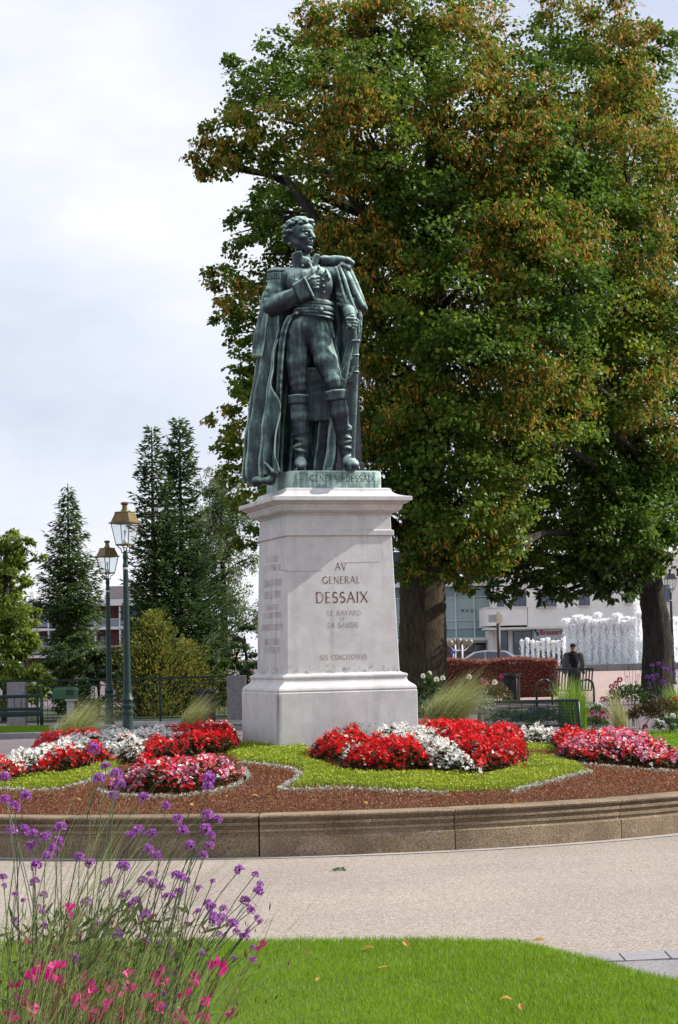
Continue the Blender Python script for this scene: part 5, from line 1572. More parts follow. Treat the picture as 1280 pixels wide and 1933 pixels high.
broadleaf('birch_tree', 'loose grey green birch between the conifers and the pedestal', 420, 76, [(410, 910, 28, 0), (440, 935, 36, 0), (405, 960, 36, 0), (450, 990, 40, 0), (415, 1030, 42, 0), (400, 1090, 40, 0), (455, 1060, 36, 0), (440, 1120, 42, 0), (410, 1160, 40, 0), (465, 1170, 36, 0), (385, 1010, 32, 0), (395, 920, 26, 0), (380, 1080, 34, 0), (425, 985, 40, 0)], M_birch, 73, ln=(.08, .13), asp=.5, cover=1.9, nsub=30, flat=1.6)
broadleaf('birch_tree', 'pale young tree crown filling the gap right of the dark conifers', 375, 95, [(375, 985, 30, 0), (372, 1060, 36, 0), (390, 1130, 40, 0), (365, 1190, 36, 0), (395, 1215, 32, 0)], M_birch, 75, ln=(.08, .13), asp=.5, cover=1.9, nsub=30, flat=1.4)
broadleaf('evergreen_shrub', 'dark evergreen shrub behind the railing against the pedestal edge', 462, 64, [(465, 1200, 24, 0), (452, 1235, 30, 0), (472, 1262, 32, 0), (438, 1268, 24, 0)], M_cypress, 77, trunk_r=.06, ln=(.07, .12), asp=.5, cover=3, nsub=20)
broadleaf('evergreen_shrub', 'dark green undergrowth bush below the spruce', 180, 63, [(150, 1225, 36, 0), (205, 1240, 32, 0), (118, 1240, 36, 0), (190, 1268, 34, 0), (92, 1266, 28, 0), (235, 1265, 28, 0), (400, 1262, 30, .5), (380, 1240, 26, .5), (140, 1290, 40, 0), (190, 1300, 40, 0), (240, 1300, 36, .5), (60, 1300, 36, 0), (410, 1300, 36, .5), (330, 1300, 36, .8)], M_spruce, 79, trunk_r=.06, ln=(.09, .15), asp=.5, cover=3, nsub=20)
# ================================================================== STREET FURNITURE AND BACKGROUND
M_green = mat_plain('dark_green_paint', (.009, .030, .025), .42, var=.15, scale=8, spec=.35)
M_black = mat_plain('black_metal', (.012, .014, .016), .4, var=.2, scale=10, spec=.5)
M_brass = mat_plain('aged_brass', (.145, .105, .042), .45, .5, var=.3, scale=9)
M_conc = mat_plain('grey_concrete', (.24, .23, .23), .95, var=.25, scale=14, bump=.6, bscale=30)
def glass_mat(name, tint=(.9, .95, .95), refl=.12):
    m, n, b = new_mat(name)
    tr = n.nodes.new('ShaderNodeBsdfTransparent'); tr.inputs[0].default_value = tint + (1,)
    gl = n.nodes.new('ShaderNodeBsdfGlossy'); gl.inputs['Roughness'].default_value = .05
    mxs = n.nodes.new('ShaderNodeMixShader'); mxs.inputs[0].default_value = refl
    n.links.new(tr.outputs[0], mxs.inputs[1]); n.links.new(gl.outputs[0], mxs.inputs[2]); n.links.new(mxs.outputs[0], n.nodes['Material Output'].inputs['Surface'])
    return m
M_glass = glass_mat('lantern_glass')

def make_lamp(label, loc, rz, mpost, mtop, group):
    t = thing('street_lamp', label, 'street lamp', loc, 0, group)
    q = MB(); q.lathe([(.16, 0), (.16, .05), (.135, .07), (.125, .12), (.105, .17), (.10, .62), (.118, .64), (.118, .68), (.10, .70), (.10, .74), (.122, .76), (.122, .80), (.10, .82), (.10, .86), (.115, .90), (.09, .96), (.075, 1.02)], n=16)
    auto_smooth(q.build('base', mpost, t), 35)
    q = MB(); q.lathe([(.075, 1.02), (.066, 1.3), (.058, 2.4), (.047, 3.35), (.055, 3.36), (.055, 3.40), (.043, 3.42), (.043, 3.50), (.052, 3.52), (.046, 3.58), (.040, 3.63), (.03, 3.65)], n=14)
    auto_smooth(q.build('post', mpost, t), 35)
    q = MB(); q.lathe([(.053, 3.30), (.056, 3.305), (.056, 3.335), (.053, 3.34)], n=14)
    q.build('name_band', mat_plain('pale_band', (.5, .5, .5), .5), t)
    # bracket, lantern body
    lan = empty('lantern'); lan.parent = t; lan.rotation_euler = (0, 0, rz); lan.location = (0, 0, 3.60); lan.scale = (.82, .82, 1.0)
    for k in range(4):
        a = math.pi / 4 + k * math.pi / 2; d = Vector((math.cos(a), math.sin(a), 0))
        q = MB(); q.tube([d * .02 + Vector((0, 0, .01)), d * .085 + Vector((0, 0, .02)), d * .10 + Vector((0, 0, .09)), d * .16 + Vector((0, 0, .12)), d * .205 + Vector((0, 0, .17))], .012, 6); q.build('bracket', mpost, lan, True)
    def rg4(hw, z): return [(-hw, -hw, z), (hw, -hw, z), (hw, hw, z), (-hw, hw, z)]
    q = MB(); q.loft([rg4(.16, .150), rg4(.165, .155), rg4(.165, .175), rg4(.15, .18)]); q.build('lower_frame', mtop, lan)
    c0, c1 = .155, .232
    for sx_, sy_ in ((-1, -1), (1, -1), (1, 1), (-1, 1)):
        q = MB(); q.tube([(sx_ * c0, sy_ * c0, .17), (sx_ * c1, sy_ * c1, .56)], .014, 4); q.build('corner_bar', mtop, lan)
    for k in range(4):
        a = k * math.pi / 2
        def rt(x, y, z): return (x * math.cos(a) - y * math.sin(a), x * math.sin(a) + y * math.cos(a), z)
        q = MB(); q.add([rt(-.14, -.150, .18), rt(.14, -.150, .18), rt(.215, -.226, .555), rt(-.215, -.226, .555)], [(0, 1, 2, 3)]); q.build('pane', M_glass, lan)
    q = MB(); q.loft([rg4(.245, .552), rg4(.28, .560), rg4(.28, .572), rg4(.235, .59), rg4(.165, .755), rg4(.172, .758), rg4(.172, .772), rg4(.14, .782)]); q.build('roof', mtop, lan)
    q = MB(); q.lathe([(.10, .782), (.085, .81), (.06, .83), (.055, .90), (.085, .915), (.095, .935), (.075, .955), (.02, .965)], n=14); auto_smooth(q.build('chimney', mtop, lan), 40)
    q = MB(); q.lathe([(.03, .18), (.05, .20), (.045, .25), (.02, .27), (.02, .34), (.03, .36), (.028, .42), (.008, .44)], n=10); q.build('bulb', mat_plain('frosted_bulb', (.7, .7, .68), .4), lan, True)
    return t
LG = 'lantern posts along the walk'
p = onx(242, 39.3); l1 = make_lamp('nearer and taller looking of two green lantern posts with brass tops', p, R(-22), M_green, M_brass, LG)
p = onx(207, 51.7); l2 = make_lamp('farther green lantern post with brass top, left of the nearer one', p, R(38), M_green, M_brass, LG)
p = onx(1272, 84); l3 = make_lamp('black lantern post cut by the right picture edge beside the tree trunk', p, R(10), M_black, M_black, LG)
q = MB(); c = onx(232, 51.2); q.bbox((c.x - .55, c.y - .6, 0), (c.x + .55, c.y + .4, .09), .02)
tag(q.build('lamp_plinth', M_conc), 'low stone slab on the ground at the farther lantern post', 'slab')

# ---- railing with concrete piers
def pier(label, px, Y, w, h):
    q = MB(); q.bbox((-w / 2, -w / 2, 0), (w / 2, w / 2, h), .012)
    o = q.build('concrete_pier', M_conc); o.location = onx(px, Y, 0.0)
    return tag(o, label, 'pier', 'concrete piers of the railing')
YF = 55.6
pier('grey concrete pier of the railing behind the left bench', 33, 54.9, .47, 1.13)
pier('grey concrete pier of the railing beside the pedestal', 448, 55.8, .50, 1.17)
ra = onx(-60, 54.6, 0); rb = onx(432, 55.8, 0)
rail = thing('railing', 'dark green metal railing between the concrete piers', 'railing', ra, math.atan2(rb.y - ra.y, rb.x - ra.x))
LN = (rb - ra).length
for z, h in ((1.15, .05), (1.00, .03), (.12, .03)):
    q = MB(); q.box((0, -.02, z - h / 2), (LN, .02, z + h / 2)); q.build('rail', M_green, rail)
q = MB(); q.box((-.007, -.007, .135), (.007, .007, .985)); b0 = q.build('baluster', M_green, rail)
k = 1
while k * .135 < LN:
    o = b0.copy(); COL.objects.link(o); o.location = (k * .135, 0, 0); k += 1
for f_ in (.26, .73):
    q = MB(); q.box((-.025, -.03, 0), (.025, .03, 1.12)); o = q.build('post', M_green, rail); o.location = (LN * f_ + .02, .0, 0)
M_bank = mat_plain('green_bank', (.035, .05, .018), .95, var=.5, scale=3, bump=.8, bscale=12)  # dark green ground beyond the railing
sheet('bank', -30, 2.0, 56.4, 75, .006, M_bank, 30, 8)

# ---- benches
def bench_left():
    e = onx(80, 51.6, 0.0)
    t = thing('bench', 'dark green park bench cut by the left picture edge', 'bench', e, R(2))
    Lb = 1.9
    q = MB(); q.bbox((-Lb, .15, .77), (0, .20, .85), .012); q.build('top_rail', M_green, t)
    q = MB(); q.bbox((-Lb, .12, .46), (0, .16, .54), .012); q.build('lower_rail', M_green, t)
    q = MB(); q.bbox((-Lb, -.40, .33), (0, -.36, .43), .012); q.build('front_rail', M_green, t)
    for k in range(12):
        q = MB(); q.box((-Lb + .05 + k * .165, .145, .54), (-Lb + .065 + k * .165, .165, .80)); q.build('back_bar', M_green, t)
    for k in range(5):
        q = MB(); q.box((-Lb, -.30 + k * .085, .42), (-.01, -.30 + k * .085 + .07, .445)); q.build('seat_slat', M_green, t)
    for x in (-Lb + .03, -.03):
        q = MB(); q.tube([(x, .17, .0), (x, .15, .42), (x, .18, .84)], .042, 8); q.build('leg', M_green, t, True)
        q = MB(); q.tube([(x + .05, -.34, .0), (x + .05, -.34, .52), (x + .05, -.30, .60), (x + .05, -.10, .62)], .042, 8); q.build('leg', M_green, t, True)
bench_left()
def bench_wire():
    a = onx(905, 33.2, 0.0); b_ = onx(1096, 33.0, 0.0)
    t = thing('bench', 'green wire mesh bench seen from behind, right of the pedestal', 'bench', (a + b_) / 2, math.atan2(b_.y - a.y, b_.x - a.x))
    hw = (b_ - a).length / 2
    q = MB(); q.bbox((-hw, -.03, .82), (hw, .015, .87), .01); q.build('top_rail', M_green, t)
    q = MB(); q.bbox((-hw, .06, .44), (hw, .10, .48), .01); q.build('seat_rail', M_green, t)
    for s_ in (-1, 1):
        q = MB(); q.tube([(s_ * hw, .10, 0), (s_ * hw, .09, .42), (s_ * (hw - .02), -.01, .83)], .03, 8); q.build('leg', M_green, t, True)
        q = MB(); q.tube([(s_ * hw, .62, 0), (s_ * hw, .60, .46), (s_ * hw, .12, .46)], .03, 8); q.build('leg', M_green, t, True)
    w = None
    for k in range(15):
        z = .49 + k * .0225
        if w is None:
            q = MB(); q.tube([(-hw + .02, 0, 0), (hw - .02, 0, 0)], .0065, 5); w = q.build('wire', M_green, t); o = w
        else: o = w.copy(); COL.objects.link(o)
        o.location = (0, .07 - (z - .46) * .20, z)
    w = None
    for k in range(8):
        if w is None:
            q = MB(); q.tube([(0, .075, .46), (0, -.005, .84)], .006, 5); w = q.build('back_bar', M_green, t); o = w
        else: o = w.copy(); COL.objects.link(o)
        o.location = (-hw + .1 + k * (2 * hw - .2) / 7, .004, 0)
    for k in range(14):
        q = MB(); q.box((-hw + .02, .12 + k * .034, .452), (hw - .02, .128 + k * .034, .462)); q.build('seat_wire', M_green, t)
bench_wire()
def bench_slat():
    p = onx(1070, 57, None)
    t = thing('bench', 'black metal bench with hooped arms in front of the standing man', 'bench', p, R(-52))
    hw = .78
    q = MB(); q.bbox((-hw, .24, .96), (hw, .29, 1.01), .008); q.build('top_rail', M_black, t)
    for k in range(14):
        x = -hw + .04 + k * (2 * hw - .08) / 13
        q = MB(); q.add([(x - .02, .20, .42), (x + .02, .20, .42), (x + .02, .27, .97), (x - .02, .27, .97), (x - .02, .215, .42), (x + .02, .215, .42), (x + .02, .285, .97), (x - .02, .285, .97)], [(0, 1, 2, 3), (7, 6, 5, 4), (0, 4, 5, 1), (1, 5, 6, 2), (2, 6, 7, 3), (3, 7, 4, 0)]); q.build('back_slat', M_black, t)
    for k in range(6):
        q = MB(); q.box((-hw, -.30 + k * .085, .40), (hw, -.30 + k * .085 + .06, .425)); q.build('seat_slat', M_black, t)
    for s_ in (-1, 1):
        x = s_ * (hw + .02)
        q = MB(); q.tube([(x, .24, 0), (x, .24, .45), (x, .20, .62), (x, .05, .70), (x, -.15, .70), (x, -.30, .62), (x, -.34, .45), (x, -.34, 0)], .03, 8); q.build('arm_hoop', M_black, t, True)
bench_slat()

# ---- litter bins of flared bars
def bin_(label, px, Y, rz=0.0):
    t = thing('litter_bin', label, 'litter bin', onx(px, Y), rz, 'flared black bar bins')
    for z, r in ((.06, .235), (.80, .235)):
        q = MB(); q.tube([(r * math.cos(a), r * math.sin(a), z) for a in np.linspace(0, 2 * math.pi, 21)], .014, 6); q.build('ring', M_black, t, True)
    q = MB(); q.lathe([(.20, .05), (.21, .10), (.215, .78), (.19, .80)], n=18); q.build('liner', mat_plain('dark_liner', (.02, .022, .026), .5), t, True)
    s0 = None
    for k in range(22):
        a = 2 * math.pi * k / 22
        if s0 is None:
            q = MB(); q.loft([[(r - .006, -.016, z), (r + .006, -.016, z), (r + .006, .016, z), (r - .006, .016, z)] for r, z in ((.24, .02), (.245, .70), (.26, .80), (.305, .86), (.335, .865))]); s0 = q.build('bar', M_black, t); o = s0
        else: o = s0.copy(); COL.objects.link(o)
        o.rotation_euler = (0, 0, a)
bin_('black flared bar bin left of the pedestal by the railing', 389, 53.8)
bin_('black flared bar bin in front of the red hedge', 966, 59.5, .1)
# ---- green dispenser box on a post
t = thing('dispenser_box', 'green box on a grey post in front of the railing', 'dispenser', onx(124, 53.2, 0), R(-8))
M_boxg = mat_plain('mid_green_plastic', (.030, .115, .045), .5, var=.15)
q = MB(); q.loft([[(-.29, -.14, .70), (.29, -.14, .70), (.29, .14, .70), (-.29, .14, .70)], [(-.29, -.14, .92), (.29, -.14, .92), (.29, .14, .92), (-.29, .14, .92)], [(-.24, -.12, .99), (.27, -.12, .99), (.27, .12, .99), (-.24, .12, .99)]]); q.build('body', M_boxg, t)
q = MB(); q.box((.06, -.148, .80), (.24, -.141, .93)); q.build('opening', M_black, t)
q = MB(); q.box((.03, -.16, .655), (.30, .12, .695)); q.build('shelf', mat_plain('grey_steel', (.42, .42, .41), .5), t)
q = MB(); q.box((.06, -.10, 0), (.22, .05, .652)); q.build('post', mat_plain('grey_post', (.38, .39, .36), .6), t)

# ---- signpost
M_cream = mat_plain('cream_sign', (.50, .47, .36), .6, var=.1)
M_brown = mat_plain('dark_brown_pole', (.035, .022, .018), .5)
p = onx(944, 80)
t = thing('signpost', 'dark signpost with pale square panels above the red hedge', 'signpost', p)
zz1 = at(944, 1177, 80).z - p.z; zz2 = at(944, 1160, 80).z - p.z
q = MB(); q.tube([(0, 0, 0), (0, 0, zz1)], .075, 10); q.build('pole', M_brown, t, True)
q = MB(); q.box((-.06, -.05, zz1), (.10, .05, zz2 + .05)); q.build('head', M_cream, t)
q = MB(); q.box((-.36, -.02, zz1 + .05), (-.061, .02, zz2)); q.build('panel', mat_plain('grey_panel', (.32, .34, .33), .5), t)
q = MB(); q.box((.101, -.02, zz1 + .02), (.16, .02, zz2)); q.build('panel', M_cream, t)
q = MB(); q.lathe([(.03, zz2 + .05), (.03, zz2 + .10), (.0, zz2 + .12)], n=8); q.build('knob', M_conc, t)

# ---- red barberry hedge
M_hedge = mat_leaf('barberry', [(0, (.07, .08, .035)), (.25, (.17, .10, .06)), (.55, (.36, .11, .10)), (.85, (.50, .17, .14)), (1, (.58, .27, .12))], .3, .5, .3, 1.2, isl=.8)
rg = np.random.default_rng(81)
a = onx(838, 66.5); b_ = onx(1054, 66.5)
hw = (b_.x - a.x) / 2; hc = Vector(((a.x + b_.x) / 2, 67.2, float(gz((a.x + b_.x) / 2, 67))))
t = thing('hedge', 'clipped red barberry hedge behind the litter bin', 'hedge', hc)
hz_ = 1.17
q = MB(); q.box((-hw + .1, -.6, 0), (hw - .1, .6, hz_ - .1)); q.build('twigs', mat_plain('hedge_twigs', (.05, .03, .025), .95, var=.4), t)
n = 26000
u = rg.random((n, 3)); f_ = rg.choice(3, n, p=[.62, .28, .10])
P_ = np.stack([(u[:, 0] * 2 - 1) * hw, (u[:, 1] * 2 - 1) * .7, u[:, 2] * hz_], 1)
P_[f_ == 0, 1] = -.62 - .10 * rg.random((f_ == 0).sum()); P_[f_ == 1, 2] = hz_ - .06 + .10 * rg.random((f_ == 1).sum()) ** 2; P_[f_ == 2, 0] = (hw - .05 + .1 * rg.random((f_ == 2).sum())) * np.where(rg.random((f_ == 2).sum()) < .5, -1, 1)
P_[:, 2] += .04 * np.sin(P_[:, 0] * 3.1) * (P_[:, 2] / hz_)
V, F = leaf_quads(P_, rg.normal(size=(n, 3)) + np.array([0, -.3, .5]), rg.uniform(.05, .09, n), rg.uniform(.03, .05, n), .2, rg)
tag(link('leaves', np_mesh('leaves', V, F), M_hedge, t), kind='stuff')
V, F = blades(420, .1, .22, .06, 0, rg, wdt=.006)
# young shoots standing above the clipped top
sh = np.repeat(np.stack([rg.uniform(-hw, hw, 420), rg.uniform(-.6, .6, 420), np.full(420, hz_ - .05)], 1), 12, 0)
tag(link('shoots', np_mesh('shoots', V + sh, F), M_hedge, t), kind='stuff')

# ---- flowers behind the round bed: generic builders
M_fol = mat_leaf('border_foliage', [(0, (.022, .05, .016)), (.5, (.05, .095, .025)), (1, (.11, .17, .04))], .3, .45, .4, 3, isl=.7)
M_folb = mat_leaf('bronze_foliage', [(0, (.05, .035, .02)), (.5, (.10, .075, .03)), (1, (.16, .14, .04))], .3, .5, .3, 3, isl=.7)
M_folg = mat_leaf('grey_foliage', [(0, (.16, .20, .15)), (1, (.30, .35, .27))], .3, .6, .2, 3, isl=.7)
M_brightg = mat_leaf('bright_green_blades', [(0, (.10, .20, .02)), (.6, (.20, .33, .03)), (1, (.33, .45, .06))], .45, .45, .35, 3, isl=.8)
M_magenta = mat_plain('magenta_petals', (.46, .015, .15), .6, var=.3, scale=25)
M_ivory = mat_plain('ivory_petals', (.74, .74, .60), .7, var=.12, scale=25)
M_pinkp = mat_plain('pink_petals', (.62, .07, .24), .6, var=.35, scale=25)
M_redp = mat_plain('scarlet_petals', (.62, .02, .015), .6, var=.25, scale=25)
M_violet = mat_plain('violet_florets', (.22, .055, .34), .7, var=.4, scale=60)
M_whitep = mat_plain('white_petals', (.78, .78, .74), .7, var=.1, scale=25)
M_stem = mat_plain('green_stems', (.06, .10, .03), .7, var=.3, scale=10)
M_stemd = mat_plain('dark_stems', (.045, .055, .025), .7, var=.3, scale=10)

def ball_flower(r, rg, n=46, open_=1.0):
    """dahlia pompon: petals all round a globe"""
    k = np.arange(n) + .5
    ph = np.arccos(1 - 1.7 * k / n); th = math.pi * (1 + 5 ** .5) * k
    d = np.stack([np.cos(th) * np.sin(ph), np.sin(th) * np.sin(ph), np.cos(ph)], 1)
    V, F = leaf_quads(d * r * .45, d + rg.normal(0, .08, d.shape) + np.array([0, 0, .25]), r * .62, r * .50, .3, rg, N=np.cross(d, rg.normal(size=d.shape)))
    return V, F
def bush(t, c, r, n, mat, rg, ln=(.05, .09), asp=.55, name='leaves'):
    v = unit(rg.normal(size=(n, 3))); v[:, 2] = np.abs(v[:, 2]) * 1.0 - .15
    P_ = np.array(c) + v * np.array(r) * rg.uniform(.45, 1.0, (n, 1))
    l = rg.uniform(*ln, n)
    V, F = leaf_quads(P_, v + rg.normal(0, .6, (n, 3)), l, l * asp, .2, rg, N=rg.normal(0, .6, (n, 3)) + np.array([0, 0, 1]))
    return tag(link(name, np_mesh(name, V, F), mat, t), kind='stuff')
def flower_plant(name, label, px, Y, heads, hmat, r, fol=None, cat='plant', group=None, z0=None, seed=0, fmat=None, kind='ball'):
    """heads: pixel positions of the blossoms; stems rise from the foot of the plant"""
    rg = np.random.default_rng(seed)
    base = onx(px, Y, z0)
    t = thing(name, label, cat, base, 0, group)
    for i, h in enumerate(heads):
        q = at(h[0], h[1], Y + rg.uniform(-.15, .15)); q = q - base
        s = Vector((rg.normal(0, .04), rg.normal(0, .04), 0))
        mid = (s + q) / 2 + Vector((q.x * -.15, 0, .02))
        mb = MB(); mb.tube([s, mid, q], [.006, .005, .004], 5); mb.build('stem', M_stem, t)
        rr_ = r * rg.uniform(.85, 1.15) * (h[2] if len(h) > 2 else 1)
        if kind == 'ball': V, F = ball_flower(rr_, rg)
        else:
            n = 60; v = unit(rg.normal(size=(n, 3))); v[:, 2] = np.abs(v[:, 2]); V, F = leaf_quads(v * rr_ * .75, v + rg.normal(0, .5, v.shape), rr_ * .45, rr_ * .4, .2, rg)
        o = link('flower_head', np_mesh('flower_head', V, F), hmat if not isinstance(hmat, list) else hmat[i % len(hmat)], t)
        o.location = q; o.rotation_euler = (rg.uniform(.2, .9), rg.uniform(-.3, .3), 0)
    if fol:
        for (bx, by, rw, rh, n) in fol:
            c = at(bx, by, Y) - base
            bush(t, c, (rw * Y / FPX, rw * Y / FPX * .7, rh * Y / FPX), n, fmat or M_fol, rg)
    return t
zbr = float(zb(at(820, 1300, 27).x, 27))
flower_plant('dahlia', 'ivory pompon dahlias standing beside the pedestal on the right', 815, 26.9, [(799, 1276), (811, 1271), (824, 1283), (836, 1280)], M_ivory, .036, [(808, 1310, 22, 40, 260)], 'dahlia', None, zbr, 91)
flower_plant('dahlia', 'single magenta dahlia peeping out at the pedestal corner', 795, 27.2, [(791, 1296, 1.1)], M_magenta, .038, [(794, 1335, 12, 40, 90)], 'dahlia', None, zbr, 92)
flower_plant('dahlia', 'pink and white dahlia bush between feather grass and litter bin', 935, 37, [(946, 1278), (917, 1288), (911, 1285), (934, 1288), (938, 1293), (886, 1278)], [M_magenta, M_pinkp, M_pinkp, M_ivory, M_pinkp, M_ivory], .045, [(935, 1315, 34, 28, 520), (905, 1330, 30, 26, 320)], 'dahlia', None, None, 93, M_folb)
flower_plant('dahlia', 'magenta dahlias on a leafy bush right of the bright green plant', 1180, 43, [(1170, 1283, 1.2), (1163, 1290, 1.1), (1155, 1296, 1.1), (1155, 1306), (1138, 1320, 1.1)], M_magenta, .06, [(1190, 1318, 46, 30, 900)], 'dahlia', None, None, 94)
flower_plant('dahlia', 'scarlet dahlia flowers low in the right border', 1210, 41, [(1203, 1344, 1.3), (1218, 1372), (1195, 1380, .7), (1262, 1329, .9), (1275, 1318, .7)], M_redp, .055, [(1215, 1352, 40, 26, 650), (1250, 1340, 40, 28, 600)], 'dahlia', None, None, 95, M_folb)
flower_plant('phlox', 'magenta pink phlox clump behind the right red begonias', 1125, 39, [(1112, 1350), (1120, 1346), (1130, 1352), (1105, 1358), (1118, 1360), (1138, 1346), (1126, 1362), (1145, 1356)], [M_pinkp, M_magenta], .055, [(1122, 1368, 30, 18, 420)], 'flowers', None, None, 96, None, 'cl')
flower_plant('white_flowers', 'white flower clump right of the bright green plant', 1122, 41, [(1108, 1334), (1118, 1336), (1126, 1329), (1132, 1331), (1140, 1335)], M_whitep, .05, [(1124, 1345, 24, 16, 300)], 'flowers', None, None, 97, None, 'cl')
flower_plant('white_flowers', 'white flowers at the right picture edge above the lawn', 1262, 40, [(1240, 1372), (1250, 1366), (1258, 1372), (1245, 1378), (1265, 1362), (1272, 1370), (1278, 1376), (1260, 1356), (1270, 1352), (1282, 1360)], M_whitep, .05, [(1262, 1372, 32, 20, 420)], 'flowers', None, None, 98, None, 'cl')
flower_plant('verbena_plant', 'tall violet verbena in front of the right tree trunk', 1250, 43, [(1243, 1254), (1231, 1257), (1252, 1260), (1258, 1264), (1265, 1266), (1276, 1259), (1272, 1272), (1232, 1278), (1240, 1276), (1234, 1284), (1225, 1292), (1228, 1299), (1250, 1288), (1254, 1288), (1226, 1310), (1236, 1318), (1245, 1325), (1257, 1308), (1282, 1278), (1280, 1265), (1222, 1279), (1262, 1298)], M_violet, .045, [(1245, 1330, 26, 26, 300)], 'verbena', None, None, 99, None, 'cl')
flower_plant('verbena_plant', 'thin verbena sprigs between the dahlias and the plaza', 1195, 44, [(1187, 1256, .6), (1195, 1255, .6), (1201, 1261, .7), (1184, 1278, .8), (1204, 1275, .6), (1200, 1288, .9), (1210, 1262, .7), (1178, 1261, .5)], M_violet, .035, None, 'verbena', None, None, 100, None, 'cl')
flower_plant('verbena_plant', 'violet verbena flowers seen through the wire bench', 1010, 38, [(985, 1350), (995, 1345), (1003, 1342), (1012, 1338), (1020, 1345), (1035, 1336), (1045, 1342), (1060, 1340)], M_violet, .045, [(1015, 1358, 50, 22, 700), (960, 1358, 40, 22, 450)], 'verbena', None, None, 101, None, 'cl')
o = tuft('leafy_tuft', 'bright lime green upright leafy plant behind the wire bench', 'plant', onx(1083, 38), 900, .22, 1.22, .42, 0.0, M_brightg, 102, None, wdt=.008, droop=.25)
o = tuft('leafy_tuft', 'small bright green strap leaved plant by the right verbena', 'plant', onx(1278, 42), 260, .14, 1.0, .28, -.1, M_brightg, 103, None, wdt=.008, droop=.25)
o = tuft('grass_tuft', 'grey green grass tuft in front of the hooped bench', 'grass tuft', onx(1005, 40), 240, .08, .72, .30, 0.0, mat_leaf('sedge', [(0, (.10, .13, .05)), (1, (.25, .24, .12))], .3, .5, .3, 3, isl=.8), 104, None, wdt=.004)
t = thing('silver_shrub', 'silvery grey foliage plant behind the large feather grass', 'plant', onx(905, 30))
bush(t, at(905, 1335, 30) - t.location, (.26, .2, .28), 420, M_folg, np.random.default_rng(105), (.03, .07), .25)
bush(t, at(800, 1340, 30) - t.location, (.2, .2, .25), 160, M_folg, np.random.default_rng(106), (.03, .07), .25, 'side_shoots')

# lawns beside the bed
M_lawn_soil = mat_plain('turf', (.07, .12, .02), .95, var=.35, scale=12, bump=.5, bscale=80)
M_blade = mat_leaf('grass_blades', [(0, (.095, .175, .008)), (.5, (.175, .30, .014)), (.85, (.26, .40, .025)), (1, (.42, .46, .11))], .5, .45, .3, 1.0, isl=.6)
def lawn(name, label, poly, z, dens, hgt, seed, wdt=.0016, yref=None):
    mb = MB(); n = len(poly)
    mb.add([(x, y, z) for x, y in poly] + [(x, y, -.02) for x, y in poly], [tuple(range(n))] + [(i, i + n, (i + 1) % n + n, (i + 1) % n) for i in range(n)])
    so = tag(mb.build(name, M_lawn_soil), kind='structure')
    rg = np.random.default_rng(seed)
    x, y = sample_poly(poly, dens, rg)
    n = len(x)
    l = hgt * rg.uniform(.5, 1.1, n) * (1 + .25 * lumps(x, y, 2.0, seed))
    T_3 = np.stack([rg.normal(0, .38, n), rg.normal(0, .38, n), np.ones(n)], 1)
    V, F = leaf_quads(np.stack([x, y, np.full(n, z)], 1), T_3, l, wdt * 2 * rg.uniform(.7, 1.3, n), .1, rg, base=.3)
    return tag(link('grass', np_mesh('grass', V, F), M_blade), label, 'grass', None, 'stuff')
lawn('lawn', 'mown grass strip behind the right flower mound', [(4.6, 33), (12, 31), (12, 41), (8, 42.5), (5.4, 40.5)], .03, 900, .05, 111, .006)
lawn('lawn', 'narrow grass strip in front of the left bench', [tuple(onx(-60, 46.0, 0))[:2], tuple(onx(98, 46.0, 0))[:2], tuple(onx(96, 50.8, 0))[:2], tuple(onx(-60, 50.8, 0))[:2]], .10, 1500, .05, 112, .006)
q = MB(); a = onx(-60, 45.7, 0); b_ = onx(100, 45.7, 0); q.bbox((a.x, a.y - .12, -.02), (b_.x, a.y + .12, .13), .015); tag(q.build('kerb', M_conc), kind='structure')
# ------------------------------------------------------------------ man on the plaza
YM = 60.0
pm = onx(1086, YM)
SM = 1.66                                      # standing height, metres
man = thing('person', 'man in black cap and open grey jacket standing behind the hooped bench', 'person', pm, 0)
def M3(x, y, z): return (x * SM * 100, y * SM * 100, z * SM * 100)      # fractions of height -> cm
M_skin = mat_plain('skin', (.33, .17, .12), .55, var=.15, scale=30)
M_navy = mat_plain('dark_jumper', (.012, .012, .02), .9, var=.3)
M_jack = mat_plain('grey_jacket', (.12, .125, .125), .9, var=.25, scale=20)
M_trou = mat_plain('dark_trousers', (.02, .02, .026), .9, var=.3)
M_cap = mat_plain('black_cap', (.008, .008, .01), .8)
def man_part(S, name, mat):
    V, Q = S.mesh(); me = np_mesh(name, V / 100.0, Q); return link(name, me, mat, man, True)
S = SDF((-50, -40, -2), (50, 40, 180), 1.6)
for s_ in (-1, 1):
    S.chain([(M3(.05 * s_, 0, .50), 9.5), (M3(.055 * s_, -.005, .28), 6.8), (M3(.06 * s_, .01, .045), 4.6)], 4)
    S.chain([(M3(.06 * s_, .02, .03), 4.6), (M3(.065 * s_, -.09, .02), 3.8)], 3)
    S.chain([(M3(.125 * s_, .005, .80), 6.0), (M3(.155 * s_, .015, .63), 4.8), (M3(.15 * s_, -.03, .49), 3.4)], 4)
    hx = M3(.15 * s_, -.035, .465); S.ell(hx, (2.6, 4.2, 5), 2)
    for k in range(4): S.cap((hx[0] + .2 * s_, hx[1] - 2.4 + 1.8 * k, hx[2] - 3), (hx[0] - .8 * s_, hx[1] - 2.6 + 1.8 * k, hx[2] - 9 + .7 * abs(k - 1.4)), .95, .8, .8)
    S.cap((hx[0] - 1 * s_, hx[1] - 3, hx[2]), (hx[0] - 2 * s_, hx[1] - 5, hx[2] - 5), 1.1, .9, 1)
